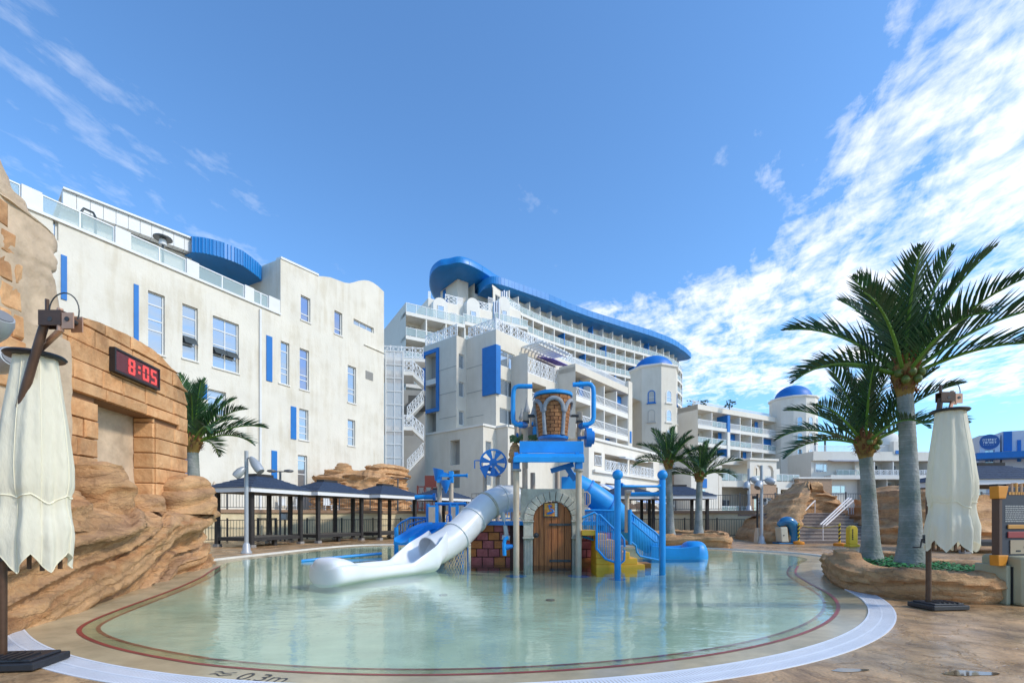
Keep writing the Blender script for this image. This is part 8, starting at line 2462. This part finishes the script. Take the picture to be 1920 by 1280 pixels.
def tee_lamp(label, px, Y, ytop, z0, w):
    x = gx(px, Y); zt = hz(ytop, Y); t = thing('street_lamp', label, 'street lamp', (x, Y, z0), 0, 'dark double headed lamps')
    m = MB(); m.cyl(x, Y, z0, zt, .06, seg=10); m.build('pole', M_DGREY, t)
    m = MB(); m.tube([(x - w, Y, zt - .02), (x + w, Y, zt - .02)], .03, 8); m.build('arm', M_DGREY, t)
    for sx in (-1, 1):
        m = MB(); m.lathe([(.05, .10), (.24, .06), (.26, -.02), (.16, -.06), (.02, -.07)], 14, (x + sx * w, Y, zt)); m.build('lamp_head', M_DGREY, t, smooth=True)
tee_lamp('dark double headed lamp rising behind the first cabana roof', 525.5, 26.6, 883, 0, .48)
tee_lamp('dark double headed lamp beside the orange rock mound', 746, 35.8, 897, TZ, .62)
t = thing('lantern_post', 'small grey lantern post before the yellow wall behind the first cabana', 'lantern', (gx(534, 26.2), 26.2, 0))
x, Y = gx(534, 26.2), 26.2; m = MB(); m.cyl(x, Y, 0, 1.2, .04, seg=8); m.build('pole', M_BLACK, t); m = MB(); m.bx(x - .15, x + .15, Y - .15, Y + .15, 1.2, 1.55); m.build('lantern', M_LAMP, t, bevel=.03); m = MB(); m.bx(x - .18, x + .18, Y - .18, Y + .18, 1.555, 1.62); m.build('cap', M_BLACK, t)
t = thing('gate_frame', 'black metal gate frame in the lower picket fence behind the first cabana', 'gate', (gx(500, 25.6), 25.6, 0))
m = MB(); x0, x1 = gx(484, 25.9), gx(517, 25.9); 
for xx in (x0, x1): m.bx(xx - .05, xx + .05, 25.85, 25.95, 0, 1.30)
m.bx(x0 + .05, x1 - .05, 25.87, 25.93, 1.22, 1.29); m.bx(x0 + .05, x1 - .05, 25.87, 25.93, .12, .18); m.build('frame', M_BLACK, t)
# flood light at the left picture edge
t = thing('flood_light', 'big grey flood light head on a pole at the left edge above the parasol', 'flood light', (gx(-30, 5.6), 5.6, 0))
x = gx(-34, 5.6); m = MB(); m.cyl(x, 5.6, 0, 3.6, .07, seg=12); m.build('pole', M_LAMP, t, smooth=True)
head(t, at(-26, 640, 5.6), at(4, 592, 5.5), .14); head(t, at(-22, 690, 5.4), at(24, 668, 5.2), .13)
# striped barrier posts
M_BY = mat('band_yellow', (.75, .50, .03), .5); M_BK = mat('band_black', (.02, .02, .02), .5); M_OR = mat('base_orange', (.72, .26, .02), .5, .1, 4)
for k, (px, Y, lab) in enumerate(((1497.5, 23.3, 'black and yellow striped barrier post beside the dolphin bin'), (1574, 22.1, 'black and yellow striped barrier post beside the yellow floor sign'))):
    x = gx(px, Y); t = thing('barrier_post', lab, 'barrier post', (x, Y, 0), 0, 'striped barrier posts before the brick steps')
    m = MB(); m.lathe([(.24, 0), (.26, .04), (.24, .13), (.12, .16)], 18, (x, Y, 0)); m.build('base', M_OR, t, smooth=True)
    for j in range(9):
        z0 = .16 + .098 * j; m = MB()
        n = 12; sl_ = .05
        m.ring([[(x + .045 * math.cos(2 * math.pi * i / n), Y + .045 * math.sin(2 * math.pi * i / n), z + sl_ * math.cos(2 * math.pi * i / n) * (1 if 0 < j else 0 if z == z0 else 1)) for i in range(n)] for z in (z0, z0 + .098)])
        m.build('band', M_BK if j % 2 else M_BY, t, smooth=True)
t = thing('barrier_chain', 'thin plastic chain hung between the striped barrier posts', 'chain', (gx(1535, 22.8), 22.8, .9))
a, b = Vector((gx(1497.5, 23.3), 23.3, .98)), Vector((gx(1574, 22.1), 22.1, .98)); m = MB()
m.tube([a.lerp(b, i / 14) - Vector((0, 0, .16 * 4 * (i / 14) * (1 - i / 14))) for i in range(15)], .012, 5); m.build('chain', M_BY, t)
# yellow rounded floor sign
t = thing('floor_sign', 'yellow round topped floor sign with vertical black lettering by the steps', 'sign', (gx(1597, 21.5), 21.5, 0))
x, Y = gx(1597, 21.5), 21.5; o = arch_pts(x, .37, .12, .97, 10); m = MB(); m.ring([[(p[0], Y - .14, p[1]) for p in o], [(p[0], Y + .14, p[1]) for p in o]]); m.build('panel', M_BY, t, bevel=.03)
m = MB(); m.bx(x - .23, x + .23, Y - .20, Y + .20, 0, .118); m.build('base', M_BY, t, bevel=.02)
m = MB()
for k in range(6):
    z = .32 + k * .085; m.bx(x - .09, x - .03, Y - .146, Y - .141, z, z + .05); m.bx(x - .075, x - .045, Y - .1465, Y - .1462, z + .052, z + .07)
m.build('lettering', M_BK, t)
# dolphin bin
M_DOL = mat('dolphin_blue', (.02, .20, .36), .25, c2=(.01, .12, .30), scale=2, coat=.4); M_CREAM = mat('cream_plastic', (.62, .56, .42), .45, .08, 3)
Y = 23.6; t = thing('dolphin_bin', 'glossy blue dolphin shaped litter bin with cream panel by the rock mound', 'litter bin', (gx(1475, Y), Y, 0))
m = MB(); pth = smooth_poly([tuple(at(px, py, Y)) for px, py in ((1486, 1017), (1489, 1006), (1489.5, 995), (1486, 984), (1479, 977.5), (1471, 977), (1465, 980), (1460.5, 982), (1457, 982.6))], 4, closed=False)
nn_ = len(pth); m.tube(pth, [.26 * (1 - abs(2 * i / nn_ - .75) ** 2.2 * .72) if i < nn_ * .84 else .26 * .62 * max(.12, 1 - (i - nn_ * .84) / (nn_ * .16)) for i in range(nn_)], 16); m.build('body', M_DOL, t, smooth=80)
m = MB(); m.bx(gx(1455, Y), gx(1491, Y), Y - .3, Y + .35, 0, .08); m.build('base', M_DOL, t, bevel=.03)
m = MB(); c0, c1 = at(1464, 1013, Y - .2), at(1477, 1013, Y - .2); m.hexa([(c0.x, Y - .28, .10), (c1.x + .02, Y - .28, .10), (c1.x + .02, Y + .25, .10), (c0.x, Y + .25, .10), (c0.x - .06, Y - .28, .84), (c1.x - .06, Y - .28, .86), (c1.x - .06, Y + .25, .86), (c0.x - .06, Y + .25, .84)]); p = m.build('bin_panel', M_CREAM, t, bevel=.04)
m = MB(); q = at(1470, 1003, Y - .3); m.tube([(q.x, Y - .295, q.z), (q.x, Y - .283, q.z)], .035, 10); m.build('badge', M_DGREY, p)
m = MB(); q = at(1487, 984, Y); m.hexa([q + Vector((.0, -.03, -.1)), q + Vector((.12, -.03, -.2)), q + Vector((.12, .03, -.2)), q + Vector((0, .03, -.1)), q + Vector((.16, -.01, .06)), q + Vector((.2, -.01, .02)), q + Vector((.2, .01, .02)), q + Vector((.16, .01, .06))]); m.build('fin', M_DOL, t)

# notice board on khaki box at the right edge
NB_ = thing('notice_board', 'dark notice board with orange corners and small print at the right edge', 'notice board', (gx(1905, 7.45), 7.45, .6))
M_SLATE = mat('board_slate', (.035, .042, .058), .55, .1, 3); M_ORC = mat('corner_orange', (.70, .27, .02), .5, .1, 4); M_KHA = mat('khaki_plastic', (.42, .41, .28), .55, .06, 2); M_PRINT = mat('board_print', (.45, .45, .42), .6); M_REDP = mat('board_red', (.30, .05, .05), .6); M_AMB = mat('board_amber', (.55, .27, .06), .6)
FN = Face((gx(1870, 7.45), 7.45), (1, .10))
bu1 = 1.15; z0b, z1b = hz(1060, 7.45), hz(912, 7.45)
m = MB(); FN.box(m, .05, bu1, z0b + .02, z1b, -.06, 0); m.build('panel', M_SLATE, NB_, bevel=.008)
m = MB(); FN.box(m, .0, .049, z0b + .1, z1b - .05, -.08, .03); m.build('side_frame', mat('board_brown', (.11, .065, .045), .6), NB_)
for (za, zb2) in ((z1b - .19, z1b + .01), (z0b, z0b + .17)):
    m = MB(); m.hexa([FN.pt(-.03, za, .045), FN.pt(.10, za, .045), FN.pt(.10, za, -.09), FN.pt(-.03, za, -.09), FN.pt(-.04, zb2, .045), FN.pt(.15, zb2, .045), FN.pt(.15, zb2, -.09), FN.pt(-.04, zb2, -.09)]); m.build('corner', M_ORC, NB_, bevel=.01)
def pz(py): return hz(py, 7.45)
random.seed(6)
m = MB(); u = .20
for k in range(14):
    w = random.uniform(.03, .05); FN.box(m, u, u + w, pz(927) , pz(927) + .045, .002, .006); u += w + .012
m.build('title_lettering', M_AMB, NB_)
m = MB()
for r_ in range(9):
    u = .14; z = pz(949 + r_ * 3.6)
    while u < .98:
        w = random.uniform(.02, .055); FN.box(m, u, u + w, z, z + .014, .002, .004); u += w + .008
m.build('small_print', M_PRINT, NB_, kind='stuff')
for (a, b_, mm, nm) in ((991, 983, M_AMB, 'amber_strip'), (1008, 996, M_REDP, 'red_strip')):
    m = MB(); FN.box(m, .17, 1.02, pz(a), pz(b_), .002, .02); m.build(nm, mm, NB_, bevel=.008)
m = MB(); FN.box(m, .22, .95, pz(1038), pz(1012), .002, .012); c_ = m.build('card', mat('card_tan', (.38, .30, .20), .6), NB_)
m = MB(); FN.box(m, .32, .40, pz(1034), pz(1031), .0125, .016); FN.box(m, .46, .52, pz(1027), pz(1024), .0125, .016); m.build('mark', M_BK, c_)
for k in range(9):
    m = MB(); q = FN.pt(.26 + .085 * k, 0, -.03); m.cyl(q.x, q.y, pz(922), pz(906) + .01 * (k % 2), .04, seg=10); m.build('timber_peg', M_AMB if k % 2 else mat('peg_wood', (.42, .27, .17), .8), NB_, smooth=True)
m = MB(); FN.box(m, .10, .9, z1b + .002, z1b + .05, -.2, -.07); m.build('top_beam', M_MARKB, NB_)
KB = thing('khaki_bin', 'khaki rounded plastic bin standing below the dark notice board', 'bin', (gx(1915, 7.25), 7.25, 0))
FK = Face((gx(1888, 7.4), 7.4), (1, .05)); m = MB(); FK.box(m, .0, .07, 0, .62, -.5, 0); m.build('rear_panel', M_KHA, KB, bevel=.015)
m = MB(); FK.box(m, .085, .9, .0, .77, -.48, .18); m.build('body', M_KHA, KB, bevel=.05)
m = MB(); FK.box(m, .071, .084, .02, .60, -.45, .02); m.build('gap_panel', M_MARKB, KB)

# terrace furniture seen through the railings
M_THAT = mat('thatch', (.20, .12, .07), .95, c2=(.10, .06, .035), scale=8, stretch=(3, 3, 1))
for px, lab in ((1178, 'small brown thatched terrace parasol behind the tan post'), (1198, 'small brown thatched terrace parasol between two others'), (1214, 'small brown thatched terrace parasol right of its two neighbours')):
    Y = 40; x = gx(px, Y); t = thing('thatched_parasol', lab, 'parasol', (x, Y, TZ), 0, 'brown terrace parasols')
    zt = hz(944, Y); m = MB(); m.lathe([(.95, zt - .42), (.75, zt - .2), (.35, zt), (.02, zt + .08)], 14, (x, Y, 0)); m.build('canopy', M_THAT, t, smooth=True); m = MB(); m.cyl(x, Y, TZ, zt - .2, .04, seg=6); m.build('pole', M_TAN, t)
M_LNG = mat('lounger_white', (.70, .70, .68), .6)
for px, Y, lab in ((402, 29.5, 'closed beige terrace parasol just right of the clock wall end'), (421, 30.5, 'closed brown terrace parasol behind the left post of the first cabana'), (489, 33, 'closed brown terrace parasol seen below the first cabana roof')):
    x = gx(px, Y); t = thing('folded_parasol', lab, 'parasol', (x, Y, TZ), 0, 'folded parasols on the upper terrace'); zt = hz(902 if px == 402 else 925, Y)
    m = MB(); m.lathe([(.16, TZ + .9), (.22, TZ + 1.2), (.13, zt - .3), (.03, zt)], 10, (x, Y, 0)); m.build('canopy', M_THAT if px != 402 else M_TAN, t, smooth=True); m = MB(); m.cyl(x, Y, TZ, TZ + 1.0, .035, seg=6); m.build('pole', M_DGREY, t)
src = None
for kk, px in enumerate( (434, 447, 474, 512, 531, 548, 602, 615, 628)):
    Y = 33.2 + (px % 3) * .5; x = gx(px, Y)
    if src is None:
        src = thing('terrace_chair', '', 'chair', (x, Y, TZ), 0, 'white terrace chairs behind the upper railing')
        b = lambda mb, n: mb.build(n, M_LNG, src, world=False)
        m = MB(); m.bx(-.25, .25, -.25, .25, .42, .46); b(m, 'seat')
        m = MB(); m.bx(-.25, .25, .22, .27, .46, .95); b(m, 'backrest')
        for sx in (-.22, .22):
            for sy in (-.22, .22):
                m = MB(); m.bx(sx - .02, sx + .02, sy - .02, sy + .02, 0, .42); b(m, 'leg')
        o = src
    else:
        o = dup(src, (x, Y, TZ), random.uniform(-1, 1))
    o['label'] = ('leftmost', 'second', 'third', 'fourth', 'fifth', 'sixth', 'seventh', 'eighth', 'rightmost')[kk] + ' white chair along the upper terrace railing, counted from the clock wall'
# red brown lattice fence at the foot of the stair tower
t = thing('red_fence', 'small red brown cross braced fence below the stair tower', 'fence', (gx(805, 41), 41, TZ))
M_RDW = mat('red_wood', (.16, .035, .025), .7); Fx = Face((gx(783, 41), 41), (1, .1)); u1 = Fx.u(824); zt = hz(912, 41); zb = TZ
m = MB()
for k in range(4):
    a = u1 * k / 3; Fx.box(m, a - .06, a + .06, zb, zt + .1, -.06, .06)
m.build('post', M_RDW, t) if False else None
for k in range(4):
    a = u1 * k / 3; m = MB(); Fx.box(m, a - .06, a + .06, zb, zt + .1, -.06, .06); m.build('post', M_RDW, t)
for zz in (zt - .05, zb + .35):
    m = MB(); Fx.box(m, .061, u1 - .061, zz, zz + .09, -.04, .04); m.build('rail', M_RDW, t)
for k in range(3):
    a, b = u1 * k / 3 + .07, u1 * (k + 1) / 3 - .07; m = MB(); m.beam(Fx.pt(a, zb + .45, .005), Fx.pt(b, zt - .07, .005), .07, .04); m.build('brace', M_RDW, t); m = MB(); m.beam(Fx.pt(a, zt - .07, -.02), Fx.pt(b, zb + .45, -.02), .07, .04); m.build('brace', M_RDW, t)
m = MB(); Fx.box(m, .6, 1.6, zt, zt + 1.0, -.3, -.2); m.build('board', M_RDW, t)
